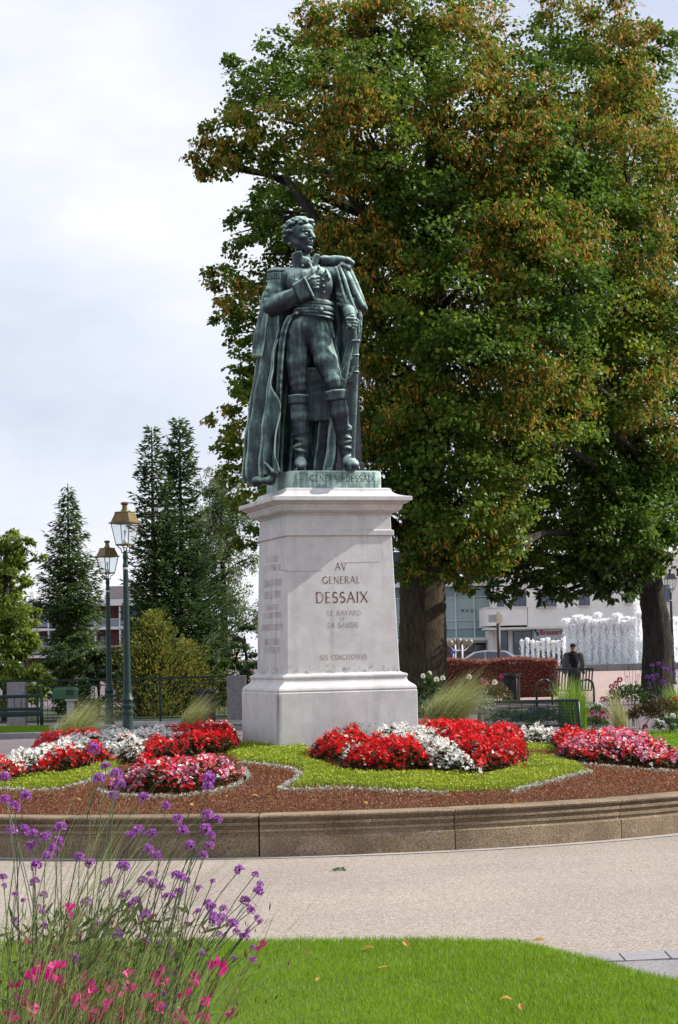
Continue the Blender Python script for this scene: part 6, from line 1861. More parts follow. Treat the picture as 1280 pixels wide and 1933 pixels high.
S.ell(M3(0, .005, .53), (17, 12, 14), 6); S.ell(M3(0, 0, .70), (17.5, 12.5, 24), 6); S.cap(M3(-.10, .005, .80), M3(.10, .005, .80), 7, 7, 6)
S.cap(M3(0, .01, .82), M3(-.004, 0, .90), 5.6, 5.4, 3)
hc_ = np.array(M3(-.006, -.012, .925)); S.ell(hc_, (7.6, 9.4, 11.5), 3)
S.ell(hc_ + np.array([-1.4, -9.4, -1.5]), (1.3, 2.0, 2.4), 1.2); S.ell(hc_ + np.array([-1, -7, -8.5]), (4, 3.4, 3.4), 3)
for s_ in (-1, 1): S.ell(hc_ + np.array([7.6 * s_, 1, -1]), (1.2, 2, 3), .8); S.ell(hc_ + np.array([-.8 + 3.2 * s_, -9.2, 1]), (1.6, 1.2, 1), .6, cut=True)
man_part(S, 'body', M_skin)
S = SDF((-30, -30, 70), (30, 30, 150), 1.6); S.ell(M3(0, -.003, .69), (17.8, 13.4, 26), 3); S.cap(M3(-.085, 0, .80), M3(.085, 0, .80), 7.4, 7.4, 5); S.cap(M3(0, .005, .82), M3(0, 0, .853), 6.6, 6.3, 2); man_part(S, 'jumper', M_navy)
S = SDF((-50, -36, 60), (50, 36, 152), 1.5)
S.ell(M3(0, .012, .66), (20.5, 14.5, 36), 3); S.cap(M3(-.115, .01, .80), M3(.115, .01, .80), 8, 8, 6)
for s_ in (-1, 1): S.chain([(M3(.13 * s_, .005, .79), 7.8), (M3(.162 * s_, .015, .63), 6.8), (M3(.155 * s_, -.022, .50), 5.6)], 4)
S.cap(M3(0, .03, .83), M3(0, .03, .85), 7.5, 7.5, 3)
S.box((-1, -18, 100), (7.2, 14, 60), 2, 2, cut=True); S.box((0, 0, 58), (40, 40, 12), 1, 1, cut=True)
man_part(S, 'jacket', M_jack)
S = SDF((-26, -26, -2), (26, 26, 95), 1.6)
for s_ in (-1, 1): S.chain([(M3(.05 * s_, 0, .50), 10.6), (M3(.055 * s_, -.005, .28), 8.2), (M3(.06 * s_, .01, .03), 6.8)], 3)
S.ell(M3(0, .005, .52), (18, 13, 10), 4); man_part(S, 'trousers', M_trou)
S = SDF((-18, -30, 145), (18, 18, 175), 1.0); S.ell(hc_ + np.array([0, .5, 5.5]), (9.2, 11, 7), 1.5); S.box(hc_ + np.array([-1, -12.5, 3.2]), (6.5, 5, .9), .8, 1.5); S.box(hc_ + np.array([0, 4, -6.4]), (14, 12, 8), 1, 1, cut=True); man_part(S, 'cap', M_cap)

# ------------------------------------------------------------------ fountain
YFo = 140.0
M_water = mat_leaf('falling_water', [(0, (.93, .94, .95)), (.5, (.97, .97, .98)), (1, (.99, .99, .99))], .5, .25, .5, 1, isl=.9)
M_basin = mat_plain('basin_granite', (.21, .20, .20), .8, var=.2, scale=3, bump=.3)
zf = .30
za = at(1100, 1268, YFo).z
bas = thing('fountain_basin', 'long grey stone basin wall of the fountain', 'fountain', (at(1140, 1260, YFo).x, YFo, zf))
x0, x1 = at(985, 1262, YFo).x - bas.location.x, at(1345, 1262, YFo).x - bas.location.x
nbk = 9; bw = (x1 - x0) / nbk
for k in range(nbk):
    q = MB(); q.bbox((x0 + k * bw + .015, -.25, 0), (x0 + (k + 1) * bw - .015, .25, .46), .02); q.build('block', M_basin, bas)
q = MB(); q.box((x0, .26, 0), (x1, 6.0, .34)); q.build('water', mat_plain('basin_water', (.30, .36, .40), .1, var=.1, spec=.6), bas)
def jet_mesh(h, w, n, seed, curtain):
    rg = np.random.default_rng(seed)
    t = rg.random(n)
    z = h * (1 - (1 - t) ** 1.3 * (0.98 if curtain else 1)) if curtain else h * t ** .9
    spread = w * (.35 + .65 * t) if not curtain else w * (.75 + .25 * np.sin(t * 9 + rg.random() * 6))
    x = rg.normal(0, 1, n) * spread * .5; y = rg.normal(0, 1, n) * spread * .5
    crown = rg.random(n) < .16
    z[crown] = h - np.abs(rg.normal(0, .08 * h, crown.sum())); x[crown] *= 1.25
    P_ = np.stack([x, y, z], 1)
    s = rg.uniform(.022, .055, n)
    V, F = leaf_quads(P_, rg.normal(0, .35, (n, 3)) + np.array([0, 0, 1.2]), s * rg.uniform(1.5, 5, n), s, .2, rg)
    return np_mesh('jet', V, F)
FG = 'tall jets of the fountain'
ORD = ['first', 'second', 'third', 'fourth', 'fifth', 'sixth', 'seventh', 'eighth', 'ninth', 'tenth', 'eleventh', 'twelfth', 'thirteenth', 'fourteenth', 'fifteenth', 'sixteenth', 'seventeenth', 'eighteenth', 'nineteenth', 'twentieth', 'twenty-first', 'twenty-second', 'twenty-third', 'twenty-fourth']
hj = at(1140, 1166, 144).z - .62
varm = [jet_mesh(hj, .19, 2600, 120 + k, True) for k in range(5)]
xs_ = list(np.arange(1070, 1216, 7.0)) + [1264, 1272, 1281]
for i, px in enumerate(xs_):
    o = link('water_jet', varm[i % 5], M_water); o.location = (at(px, 1255, 144).x, 144.0 + .5 * (i % 2), .62)
    o.scale = (1.25, 1.25, .96 + .07 * math.sin(i * 2.3) + .05 * math.sin(i * 5.1)); o.rotation_euler = (0, 0, i * 1.3)
    tag(o, 'tall white fountain jet, %s of the dense row counted from the left' % ORD[i], 'water jet', FG)
hs = at(1020, 1210, 142).z - .6
vars_ = [jet_mesh(hs, .13, 800, 130 + k, False) for k in range(4)]
for i, px in enumerate(np.arange(987, 1068, 9.8)):
    o = link('water_jet', vars_[i % 4], M_water); o.location = (at(px, 1255, 142).x, 142.0, .6); o.scale = (1, 1, 1 + .06 * math.sin(i * 1.7)); o.rotation_euler = (0, 0, i)
    tag(o, 'short thin fountain jet left of the tall row, %s from the left' % ORD[i], 'water jet', 'short jets of the fountain')
rg = np.random.default_rng(140)
n = 3200; tt = rg.random(n)
c0 = np.array(at(1212, 1200, 145)); c1 = np.array(at(1196, 1112, 145)); c2 = np.array(at(1206, 1150, 145))
P_ = (1 - tt)[:, None] ** 2 * c0 + 2 * ((1 - tt) * tt)[:, None] * c2 + (tt ** 2)[:, None] * c1 + rg.normal(0, 1, (n, 3)) * np.array([.16, .16, .2]) * (.6 + .9 * (1 - tt)[:, None])
V, F = leaf_quads(P_ - c0, rg.normal(size=(n, 3)), rg.uniform(.04, .11, n), rg.uniform(.025, .06, n), .2, rg)
o = link('water_jet', np_mesh('jet', V, F), M_water); o.location = c0; tag(o, 'highest leaning plume of water beside the right trunk', 'water jet')

# ------------------------------------------------------------------ buildings across the square
M_creamw = mat_plain('cream_render', (.74, .71, .66), .9, var=.06, scale=1.2, bump=.1)
M_band = mat_plain('pale_concrete_band', (.60, .58, .55), .9, var=.12, scale=2)
M_pane = mat_plain('dark_window_glass', (.035, .055, .10), .08, var=.3, scale=.6, spec=.8)
M_frame = mat_plain('brown_window_frame', (.10, .045, .035), .6)
M_wframe = mat_plain('white_frame', (.62, .62, .62), .5)
M_teal = mat_plain('teal_glazing', (.17, .26, .27), .12, var=.10, scale=.5, spec=.7)
M_tealp = mat_plain('pale_teal_glazing', (.29, .38, .38), .15, var=.10, scale=.5, spec=.6)
M_dkglass = mat_plain('shop_glass', (.03, .035, .045), .1, var=.3, scale=.8, spec=.7)
def bbx(root, name, mat, px0, py0, px1, py1, Y0, Y1, bev=None, parent=None):
    """box between two pixels at distance Y0, pushed back to Y1"""
    pxm, pym = (px0 + px1) / 2, (py0 + py1) / 2
    xl, xr = at(px0, pym, Y0).x, at(px1, pym, Y0).x; zt, zb_ = at(pxm, py0, Y0).z, at(pxm, py1, Y0).z
    q = MB(); o = root.location
    q.box((xl - o.x, Y0 - o.y, zb_ - o.z), (xr - o.x, Y1 - o.y, zt - o.z))
    return q.build(name, mat, parent or root)
def window(root, px0, py0, px1, py1, Y, frame, sill=True, mull=1, pane=None):
    w = bbx(root, 'window', frame, px0, py0, px1, py1, Y - .04, Y + .1)
    f = 1.6
    n = mull + 1; wd = (px1 - px0 - f) / n
    for k in range(n):
        bbx(root, 'pane', pane or M_pane, px0 + f / 2 + k * wd + f * .3, py0 + f * .7, px0 + f / 2 + (k + 1) * wd - f * .3, py1 - f * .7, Y - .06, Y, parent=w)
    if sill: bbx(root, 'sill', M_band, px0 - 1.5, py1, px1 + 1.5, py1 + 1.8, Y - .22, Y + .05, parent=w)
    return w
YB = 150.0
cb = thing('brasserie_building', 'cream rounded corner building with brown windows and brasserie sign', 'building', (at(1100, 1262, YB).x, YB, .3))
# upper storey with rounded left end
xl, xr = at(922, 1140, YB).x, at(1400, 1140, YB).x; zt, zbm = at(1000, 1045, YB).z, at(1000, 1180, YB).z
def rounded(name, mat, xl, xr, y0, y1, z0, z1, r=1.2):
    pts = [(xl + r - r * math.cos(a), y0 + r - r * math.sin(a)) for a in np.linspace(0, math.pi / 2, 7)] + [(xr, y0), (xr, y1), (xl, y1)]
    q = MB(); o = cb.location
    q.loft([[(x - o.x, y - o.y, z - o.z) for x, y in pts[::-1]] for z in (z0, z1)][::-1]); return auto_smooth(q.build(name, mat, cb), 30)
zs = at(1000, 1147, YB).z
rounded('balcony_parapet', M_creamw, at(915, 1165, YB).x, at(995, 1165, YB).x, YB - .6, YB + 6, zbm, zs)
rounded('balcony_coping', M_band, at(914, 1148, YB).x, at(996, 1148, YB).x, YB - .68, YB + 6, zs, zs + .09)
rounded('upper_wall', M_creamw, xl + .6, xr, YB + .25, YB + 12, zbm, zt)
bbx(cb, 'upper_wall', M_creamw, 994, 1045, 1400, 1179.5, YB - .6, YB + .2)
bbx(cb, 'storey_band', M_band, 916, 1180, 1400, 1184, YB - .75, YB + 3)
bbx(cb, 'ground_wall', M_creamw, 930, 1184.2, 1400, 1268, YB + .8, YB + 12)
for px in (932, 960, 1006, 1078, 1150): bbx(cb, 'pilaster', M_band, px, 1184.3, px + 7, 1268, YB + .55, YB + .79)
for a_ in ((938, 1126, 951, 1147), (969, 1113, 993, 1147)): window(cb, *a_, YB + .2, M_frame, False, 1)
for a_ in ((1015, 1112, 1050, 1145), (1093, 1112, 1113, 1143), (1181, 1106, 1203, 1138), (1243, 1104, 1266, 1136), (1300, 1103, 1322, 1135)): window(cb, *a_, YB - .62, M_frame, True, 1)
for a_ in ((944, 1192, 959, 1236), (969, 1191, 1005, 1236)): window(cb, *a_, YB + .78, M_frame, True, 0 if a_[0] < 950 else 1)
bbx(cb, 'shop_window', M_dkglass, 1010, 1226, 1075, 1262, YB + .7, YB + .79)
sg = thing('shop_sign', 'white panel with red brasserie lettering over the awning', 'sign', at(1045, 1193, YB + .4))
bbx(sg, 'board', mat_plain('sign_white', (.60, .66, .72), .5, var=.05), 1008, 1182.5, 1092, 1204.5, YB + .35, YB + .5)
bbx(sg, 'lower_trim', M_wframe, 1007, 1204.5, 1093, 1206, YB + .3, YB + .52)
fc = bpy.data.curves.new('sign_text', 'FONT'); fc.body = 'Brasserie d'; fc.size = .82; fc.extrude = .01; fc.offset = .012
fo = bpy.data.objects.new('tmp', fc); COL.objects.link(fo)
dg = bpy.context.evaluated_depsgraph_get(); me = bpy.data.meshes.new_from_object(fo.evaluated_get(dg)); bpy.data.objects.remove(fo)
xw = max(v.co.x for v in me.vertices); k = (at(1076, 1195, YB).x - at(1019, 1195, YB).x) / xw
o = link('lettering', me, mat_plain('crimson_letters', (.42, .012, .06), .5), sg); me.materials.clear(); me.materials.append(mat_plain('crimson_letters', (.42, .012, .06), .5))
pp = at(1019, 1198.5, YB + .33) - sg.location; o.location = pp; o.rotation_euler = (math.pi / 2, 0, 0); o.scale = (k, k * 1.05, 1)
q = MB(); ep = at(1013, 1193, YB + .33) - sg.location
q.tube([ep + Vector((.02, 0, -.3)), ep + Vector((.10, 0, -.12)), ep + Vector((-.03, 0, 0)), ep + Vector((-.10, 0, .12)), ep + Vector((.02, 0, .28))], [.05, .09, .04, .07, .03], 6); q.build('emblem', mat_plain('navy_emblem', (.03, .06, .16), .5), sg)
aw = thing('awning', 'dark shop awning with yellow stripes beside the short jets', 'awning', at(1035, 1215, YB))
zt_, zb_ = at(1035, 1207, YB).z - aw.location.z, at(1035, 1226, YB).z - aw.location.z
for i, (p0, p1) in enumerate(zip(np.linspace(1000, 1075, 9)[:-1], np.linspace(1000, 1075, 9)[1:])):
    xa, xb = at(p0, 1215, YB).x - aw.location.x, at(p1, 1215, YB).x - aw.location.x
    q = MB(); q.add([(xa + .9, .4, zt_), (xb + .9, .4, zt_), (xb, -1.6, zb_ + .15), (xa, -1.6, zb_ + .15), (xb, -1.6, zb_ - .1), (xa, -1.6, zb_ - .1)], [(3, 2, 1, 0), (5, 4, 2, 3)])
    q.build('stripe', mat_plain('awning_yellow', (.45, .30, .03), .7) if i % 2 else mat_plain('awning_brown', (.14, .10, .06), .7), aw)
q = MB(); xa, xb = at(1000, 1215, YB).x - aw.location.x, at(1075, 1215, YB).x - aw.location.x
q.tube([(xa + .9, .4, zt_), (xa, -1.6, zb_ + .1)], .05, 6); q.tube([(xa, -1.62, zb_ + .14), (xb, -1.62, zb_ + .14)], .05, 6); q.build('frame', M_wframe, aw)

YG = 158.0
gb = thing('glass_building', 'glass fronted building with white canopy behind the big trunk', 'building', (at(830, 1262, YG).x, YG, .3))
bbx(gb, 'roof_block', mat_plain('navy_cladding', (.018, .026, .065), .5, var=.2), 735, 1040, 930, 1098, YG + 1.5, YG + 10)
for k in range(14): bbx(gb, 'cladding_rib', mat_plain('navy_rib', (.022, .032, .075), .5) if k == 0 else bpy.data.materials['navy_rib'], 846 + k * 6, 1042, 847.4 + k * 6, 1098, YG + 1.38, YG + 1.49)
bbx(gb, 'cornice', mat_plain('white_cornice', (.62, .60, .58), .8, var=.15), 735, 1098, 932, 1107, YG - .9, YG + 8)
bbx(gb, 'core', mat_plain('dark_grey_core', (.10, .12, .12), .9), 735, 1107.2, 932, 1262, YG + .6, YG + 8)  # solid dark grey block behind the panes
mul = [738, 758, 790, 826, 861, 896, 932]; hor = [1107.4, 1128, 1172, 1186.5, 1205]
for i in range(len(mul) - 1):
    for j in range(len(hor) - 1):
        bbx(gb, 'pane', (M_teal if j in (0, 3) else M_tealp), mul[i] + .4, hor[j] + .4, mul[i + 1] - .4, hor[j + 1] - .4, YG, YG + .12)
for m_ in mul: bbx(gb, 'mullion', M_wframe, m_ - 1.1, 1107.3, m_ + 1.1, 1262, YG - .16, YG + .16)
for h_ in hor[1:]: bbx(gb, 'transom', M_wframe, 736, h_ - .6, 932, h_ + .6, YG - .10, YG + .14)
bbx(gb, 'canopy', mat_plain('white_canopy', (.66, .66, .66), .5), 736, 1205.5, 934, 1210.5, YG - 2.2, YG - .2)
bbx(gb, 'canopy_edge', M_band, 736, 1211, 934, 1214.5, YG - 1.9, YG - .2)
for i in range(len(mul) - 1): bbx(gb, 'shopfront_pane', M_dkglass, mul[i] + 1.3, 1217, mul[i + 1] - 1.3, 1260, YG + .05, YG + .2)
for a_ in ((842, 1231, 856, 1233.5), (878, 1231, 895, 1233.5), (905, 1229.5, 926, 1232)): bbx(gb, 'red_lettering', mat_plain('red_band', (.40, .02, .02), .5), *a_, YG - .02, YG + .04)
for ch, px in (('M', 873.5), ('A', 882), ('U', 891)):
    qs = strokes(ch, .19 if ch != 'M' else .24, .20, .2, .16, False); c = at(px, 1155, YG - .05) - gb.location
    q = MB(); q.add([(c.x + p[0], c.y - .001 * k_, c.z + p[1]) for k_, s4 in enumerate(qs) for p in s4], [tuple(range(4 * k_, 4 * k_ + 4)) for k_ in range(len(qs))]); q.build('letter', mat_plain('black_letters', (.01, .01, .015), .5), gb)
q = MB(); c = at(870, 1098, YG - .3) - gb.location
q.lathe([(.30, 0), (.30, .12), (.36, .14), (.36, .20), (.25, .26), (.18, .40), (.12, .50), (.02, .54)], c=c, n=14); q.build('roof_vent', mat_plain('white_vent', (.72, .71, .69), .5), gb, True)
# globe lamps and small sign before it
t = thing('globe_lamp', 'cluster of pale globe lamps on slim posts in front of the glass building', 'street lamp', onx(868, 128))
for px in (861, 874):
    q = MB(); c = onx(px, 128) - t.location; q.tube([c, (c.x, c.y, at(px, 1217, 128).z - t.location.z)], .05, 8); q.build('post', M_wframe, t, True)
M_globe = mat_plain('pale_globe', (.17, .16, .12), .3, var=.15)
for px, py in ((850, 1214), (857, 1211), (866, 1210), (878, 1212), (887, 1212)):
    q = MB(); c = at(px, py, 128 + (px % 3) * .2) - t.location
    q.lathe([(.04, -.22), (.14, -.16), (.20, -.05), (.20, .05), (.14, .16), (.04, .21)], c=c, n=12); q.build('globe', M_globe, t, True)
    q = MB(); e = at(867, 1228, 128) - t.location; q.tube([c + Vector((0, 0, -.2)), (c + e) / 2 + Vector((0, 0, -.25)), e], .025, 6); q.build('arm', M_wframe, t, True)
t = thing('blue_sign', 'small blue street sign on a thin post near the globe lamps', 'sign', onx(857, 126))
q = MB(); q.tube([(0, 0, 0), (0, 0, at(857, 1226, 126).z - t.location.z)], .03, 6); q.build('post', M_wframe, t)
q = MB(); zc = at(857, 1231, 126).z - t.location.z; q.box((-.14, -.05, zc - .09), (.14, -.03, zc + .09)); q.build('plate', mat_plain('blue_plate', (.03, .10, .42), .4), t)
t = thing('topiary', 'yellow green domed topiary behind the globe lamps', 'plant', onx(866, 134))
rg = np.random.default_rng(150); n = 4000; v = unit(rg.normal(size=(n, 3))); v[:, 2] = np.abs(v[:, 2]); P_ = v * np.array([.95, .95, 1.3]) * (1 - .35 * np.abs(v[:, 2:3]) ** 2)
V, F = leaf_quads(P_, v + rg.normal(0, .5, v.shape), .10, .07, .2, rg); tag(link('leaves', np_mesh('leaves', V, F), M_yel, t), kind='stuff')
q = MB(); q.lathe([(.8, 0), (.85, .3), (.5, .75), (.1, .82)], n=12); q.build('core', mat_plain('topiary_core', (.03, .05, .012), .9), t)
# parked car, mostly behind the hedge
p = onx(915, 118); car = thing('parked_car', 'pale grey car parked beyond the red hedge', 'car', p, R(0))
M_car = mat_plain('pale_car_paint', (.50, .52, .55), .25, var=.04, spec=.6)
q = MB()
side = [(-2.1, .30), (-2.1, .75), (-1.9, .88), (-1.25, .98), (-.55, 1.42), (.1, 1.52), (1.2, 1.48), (1.9, 1.05), (2.1, .95), (2.1, .30)]
q.loft([[(x, -.86 + (.10 if z > 1.1 else 0), z) for x, z in side], [(x, .86 - (.10 if z > 1.1 else 0), z) for x, z in side]][::-1]); q.build('body', M_car, car)
for pts in ([(-1.12, 1.02), (-.50, 1.38), (-.02, 1.44), (-.02, 1.02)], [(.05, 1.02), (.05, 1.445), (1.1, 1.40), (1.62, 1.06)]):
    q = MB(); q.prism(pts, -.875, -.80); q.build('side_window', M_pane, car)
for x in (-1.35, 1.3):
    for y in (-.82, .62):
        q = MB(); q.lathe([(.10, -.1), (.31, -.1), (.32, -.05), (.32, .15), (.1, .15)], n=16); o = q.build('wheel', M_black, car); o.rotation_euler = (math.pi / 2, 0, 0); o.location = (x, y, .32)

# ------------------------------------------------------------------ apartment block beyond the conifers
YA = 200.0
ab = thing('apartment_block', 'white balcony apartment block seen between the left conifers', 'building', (at(160, 1262, YA).x, YA, 0))
M_whitew = mat_plain('white_balcony', (.66, .66, .67), .7, var=.06, scale=.6)
M_redw = mat_plain('red_brown_panel', (.20, .085, .07), .8, var=.15, scale=.5)
bbx(ab, 'back_wall', M_redw, 40, 1144, 300, 1330, YA + 1.6, YA + 10)
bbx(ab, 'parapet', M_whitew, 38, 1132, 302, 1144, YA - .5, YA + 10)
for y0 in (1184, 1235, 1286): bbx(ab, 'floor_slab', M_whitew, 38, y0, 302, y0 + 5, YA - .3, YA + 1.6)
for px in (40, 92, 135, 180, 227, 275, 300): bbx(ab, 'pier', M_whitew, px - 1.3, 1144.2, px + 1.3, 1330, YA - .2, YA + 1.5)
for y0 in (1152, 1200, 1250):
    for px in (66, 108, 150, 186, 240, 282):
        window(ab, px, y0, px + 24, y0 + 30, YA + 1.55, M_frame, False, 1)
for y0 in (1168, 1219, 1270):
    for px0, px1 in ((41.5, 90.5), (93.5, 133.5), (136.5, 178.5), (181.5, 225.5), (228.5, 273.5)):
        rl = bbx(ab, 'balcony_rail', M_band, px0, y0, px1, y0 + 1.2, YA - .15, YA - .05)
        bbx(ab, 'balcony_glass', mat_plain('balcony_glass', (.20, .23, .27), .2) if 'balcony_glass' not in bpy.data.materials else bpy.data.materials['balcony_glass'], px0, y0 + 1.3, px1, y0 + 15.5, YA - .13, YA - .08)
bbx(ab, 'chimney', M_creamw, 56, 1117, 64, 1132, YA + 2, YA + 3.5)
bbx(ab, 'roof_house', mat_plain('grey_roof', (.20, .18, .17), .9), 205, 1106, 262, 1132, YA + 3, YA + 9)
# small house right of the conifers
hs_ = thing('house', 'small cream house with brown roof far behind the birch', 'house', (at(440, 1255, 130).x, 130, 0))
bbx(hs_, 'wall', mat_plain('cream_wall', (.50, .43, .32), .9), 372, 1212, 440, 1262, 130, 138)
q = MB(); o3 = hs_.location
xl, xr = at(366, 1212, 130).x - o3.x, at(446, 1212, 130).x - o3.x; z0, z1 = at(440, 1213, 130).z - o3.z, at(440, 1184, 130).z - o3.z
q.add([(xl, -.5, z0), (xr, -.5, z0), (xr, 8.5, z0), (xl, 8.5, z0), (xl + .8, 4, z1), (xr - .8, 4, z1)], [(0, 1, 5, 4), (1, 2, 5), (2, 3, 4, 5), (3, 0, 4), (3, 2, 1, 0)]); q.build('roof', mat_plain('brown_roof', (.16, .10, .08), .9), hs_)
for px in (380, 398, 416, 430): window(hs_, px, 1222, px + 9, 1236, 129.97, M_frame, False, 0)
# ================================================================== FOREGROUND
edge = [(-120, 1792), (0, 1791), (200, 1789), (500, 1787), (700, 1785), (880, 1785), (980, 1789), (1030, 1800), (1080, 1813), (1150, 1833), (1220, 1851), (1290, 1866), (1380, 1884)]
pl = [tuple(gpt(px, py))[:2] for px, py in edge]
fl = pl + [(2.6, 7.0), (-2.6, 7.0)]
rg = np.random.default_rng(160)
lawn('lawn', 'bright green mown lawn in the foreground', fl, .025, 11500, .042, 161, .0016)

# paving at the right corner: a row of slabs and asphalt behind the lawn edge
M_slab = mat_plain('grey_slab', (.25, .235, .245), .85, var=.12, scale=20, bump=.3, bscale=90)
pv = tag(empty('paved_strip', (0, 0, 0)), kind='structure')
xs_ = [1000, 1077, 1167, 1253, 1340, 1420]
top = lambda px: 1808 - (px - 1077) * .040
bot = lambda px: top(px) + 15
for a_, b_ in zip(xs_[:-1], xs_[1:]):
    c = [gpt(a_ + 1.5, top(a_)), gpt(b_ - 2.0, top(b_)), gpt(b_ + 12, bot(b_)), gpt(a_ + 16, bot(a_))]
    q = MB(); q.add([(p.x, p.y, .016) for p in c[::-1]] + [(p.x, p.y, -.02) for p in c[::-1]], [(0, 1, 2, 3), (0, 4, 5, 1), (1, 5, 6, 2), (2, 6, 7, 3), (3, 7, 4, 0)]); q.build('slab', M_slab, pv)
c = [gpt(1090, 1823), gpt(1420, 1811), gpt(1500, 1933), gpt(1150, 1990)]
q = MB(); q.add([(p.x, p.y, .010) for p in c[::-1]], [(0, 1, 2, 3)]); tag(q.build('side_path', grain_mat('grey_paving', [(0, (.15, .14, .145)), (.5, (.22, .205, .21)), (1, (.31, .29, .295))], 130)), kind='structure')

# ---- fallen leaves
M_dry = mat_leaf('dry_leaves', [(0, (.34, .15, .03)), (.5, (.50, .27, .06)), (1, (.60, .42, .16))], .3, .6, .2, 5, isl=.9)
def fallen(label, px, py, size, seed, z=None, mat=None):
    rg = np.random.default_rng(seed)
    p = gpt(px, py)
    n, m = 7, 5
    V = []; F = []
    for i in range(n):
        t = i / (n - 1); w = math.sin(math.pi * min(1, t * .9 + .08)) ** .7 * (1 + .12 * math.sin(t * 21))
        for j in range(m):
            s = (j / (m - 1) - .5)
            V.append(((t - .5) * size * 1.3, s * w * size * .8, size * (.55 * abs(s) ** 1.6 * w + .18 * math.sin(3 * t + seed))))
    for i in range(n - 1):
        for j in range(m - 1): F.append((i * m + j, i * m + j + 1, (i + 1) * m + j + 1, (i + 1) * m + j))
    q = MB(); q.add(V, F); q.tube([(-.65 * size, 0, size * .18 * math.sin(seed)), (-1.0 * size, .05 * size, size * .1)], .0012, 5)
    o = q.build('fallen_leaf', mat or M_dry, smooth_=True)
    o.location = (p.x, p.y, p.z + (.004 if z is None else z)); o.rotation_euler = (rg.uniform(-.3, .3), rg.uniform(-.3, .3), rg.uniform(0, 6.28))
    return tag(o, label, 'leaf', 'fallen leaves')
lz = .055
for lab, px, py, s_, z in (('curled orange leaf lying left of the pale leaf on the lawn', 697, 1812, .048, lz), ('pale curled leaf near the far edge of the lawn', 768, 1803, .045, lz), ('forked yellow leaf in the middle of the lawn', 726, 1846, .05, lz),
                       ('small tan leaf on the lawn near the purple flowers', 603, 1874, .036, lz), ('orange leaf near the bottom edge of the lawn', 955, 1912, .042, lz), ('tiny orange leaf at the very bottom of the lawn', 985, 1926, .034, lz),
                       ('orange leaf on the lawn edge by the gravel', 1017, 1797, .05, lz), ('orange leaf at the kerb foot below the second joint', 800, 1606, .05, None), ('orange leaf at the kerb foot near the right edge', 1228, 1574, .06, None), ('small brown leaf on the gravel at right', 1190, 1647, .03, None)):
    fallen(lab, px, py, s_, int(px), z)
# leaves dropped on the carpet bed
rgb_ = np.random.default_rng(170)
for i, (px, py, lab) in enumerate(((148, 1510, 'yellow leaf on the brown carpet below the left edging'), (362, 1522, 'tan leaf on the brown carpet under the left pink mound'), (482, 1506, 'orange leaf on the brown carpet beside the winding edging'), (690, 1518, 'pale leaf on the brown carpet below the lime front edge'), (972, 1517, 'orange leaf on the brown carpet near the pointed lime tip'))):
    x, y = bedpt(px, py, .05)
    o = fallen(lab, px, py, .05, 300 + i); o.location = (x, y, float(zb(x, y)) + .055)
t = thing('path_weed', 'little green weed growing in the gravel path', 'weed', gpt(640, 1645))
bush(t, (0, 0, .006), (.06, .03, .018), 90, M_weed, np.random.default_rng(171), (.012, .025), .5)

# ---- verbena in the near left corner
M_vhead = mat_leaf('verbena_florets', [(0, (.20, .04, .24)), (.35, (.40, .10, .46)), (.75, (.54, .18, .64)), (1, (.68, .36, .76))], .4, .55, .25, 40, isl=.85)
M_vcal = mat_leaf('verbena_calyx', [(0, (.06, .03, .04)), (1, (.14, .07, .08))], .2, .6, .2, 20, isl=.8)
M_vstem = mat_plain('verbena_stems', (.045, .065, .028), .6, var=.35, scale=6)
M_vstem2 = mat_plain('pale_verbena_stems', (.13, .17, .085), .6, var=.3, scale=6)
heads = [(178, 1414), (200, 1447), (220, 1462), (226, 1482), (214, 1503), (187, 1471), (10, 1468), (48, 1504), (10, 1511), (28, 1523), (272, 1507), (313, 1521), (394, 1470), (393, 1486),
         (335, 1548), (392, 1540), (410, 1547), (262, 1570), (288, 1575), (246, 1577), (346, 1570), (388, 1568), (397, 1578), (280, 1604), (296, 1617), (360, 1598), (396, 1597), (384, 1615),
         (22, 1570), (45, 1567), (62, 1573), (86, 1580), (110, 1588), (60, 1597), (102, 1604), (115, 1562), (150, 1619), (170, 1630), (68, 1634), (5, 1656), (90, 1618), (8, 1672), (28, 1688),
         (82, 1690), (66, 1665), (163, 1705), (71, 1713), (80, 1722), (44, 1700), (27, 1737), (84, 1748), (205, 1664), (196, 1668), (236, 1637), (230, 1636), (284, 1650), (269, 1664), (289, 1668), (304, 1675), (333, 1652), (342, 1657), (352, 1662), (376, 1677), (257, 1702), (248, 1708), (243, 1686),
         (233, 1692), (275, 1729), (392, 1705), (400, 1714), (403, 1728), (404, 1740), (374, 1720), (315, 1692), (326, 1694), (338, 1684), (420, 1735), (439, 1745), (446, 1760), (414, 1763), (468, 1758), (461, 1768), (470, 1712), (474, 1720), (486, 1733), (492, 1740), (487, 1684), (491, 1669), (482, 1651),
         (452, 1643), (402, 1664), (462, 1700), (478, 1790), (443, 1809), (477, 1813), (301, 1781), (318, 1792), (323, 1806), (276, 1776), (260, 1768), (221, 1764), (186, 1748), (143, 1763), (354, 1745), (422, 1716), (308, 1875), (309, 1905), (330, 1838), (382, 1800), (140, 1810), (85, 1828)]
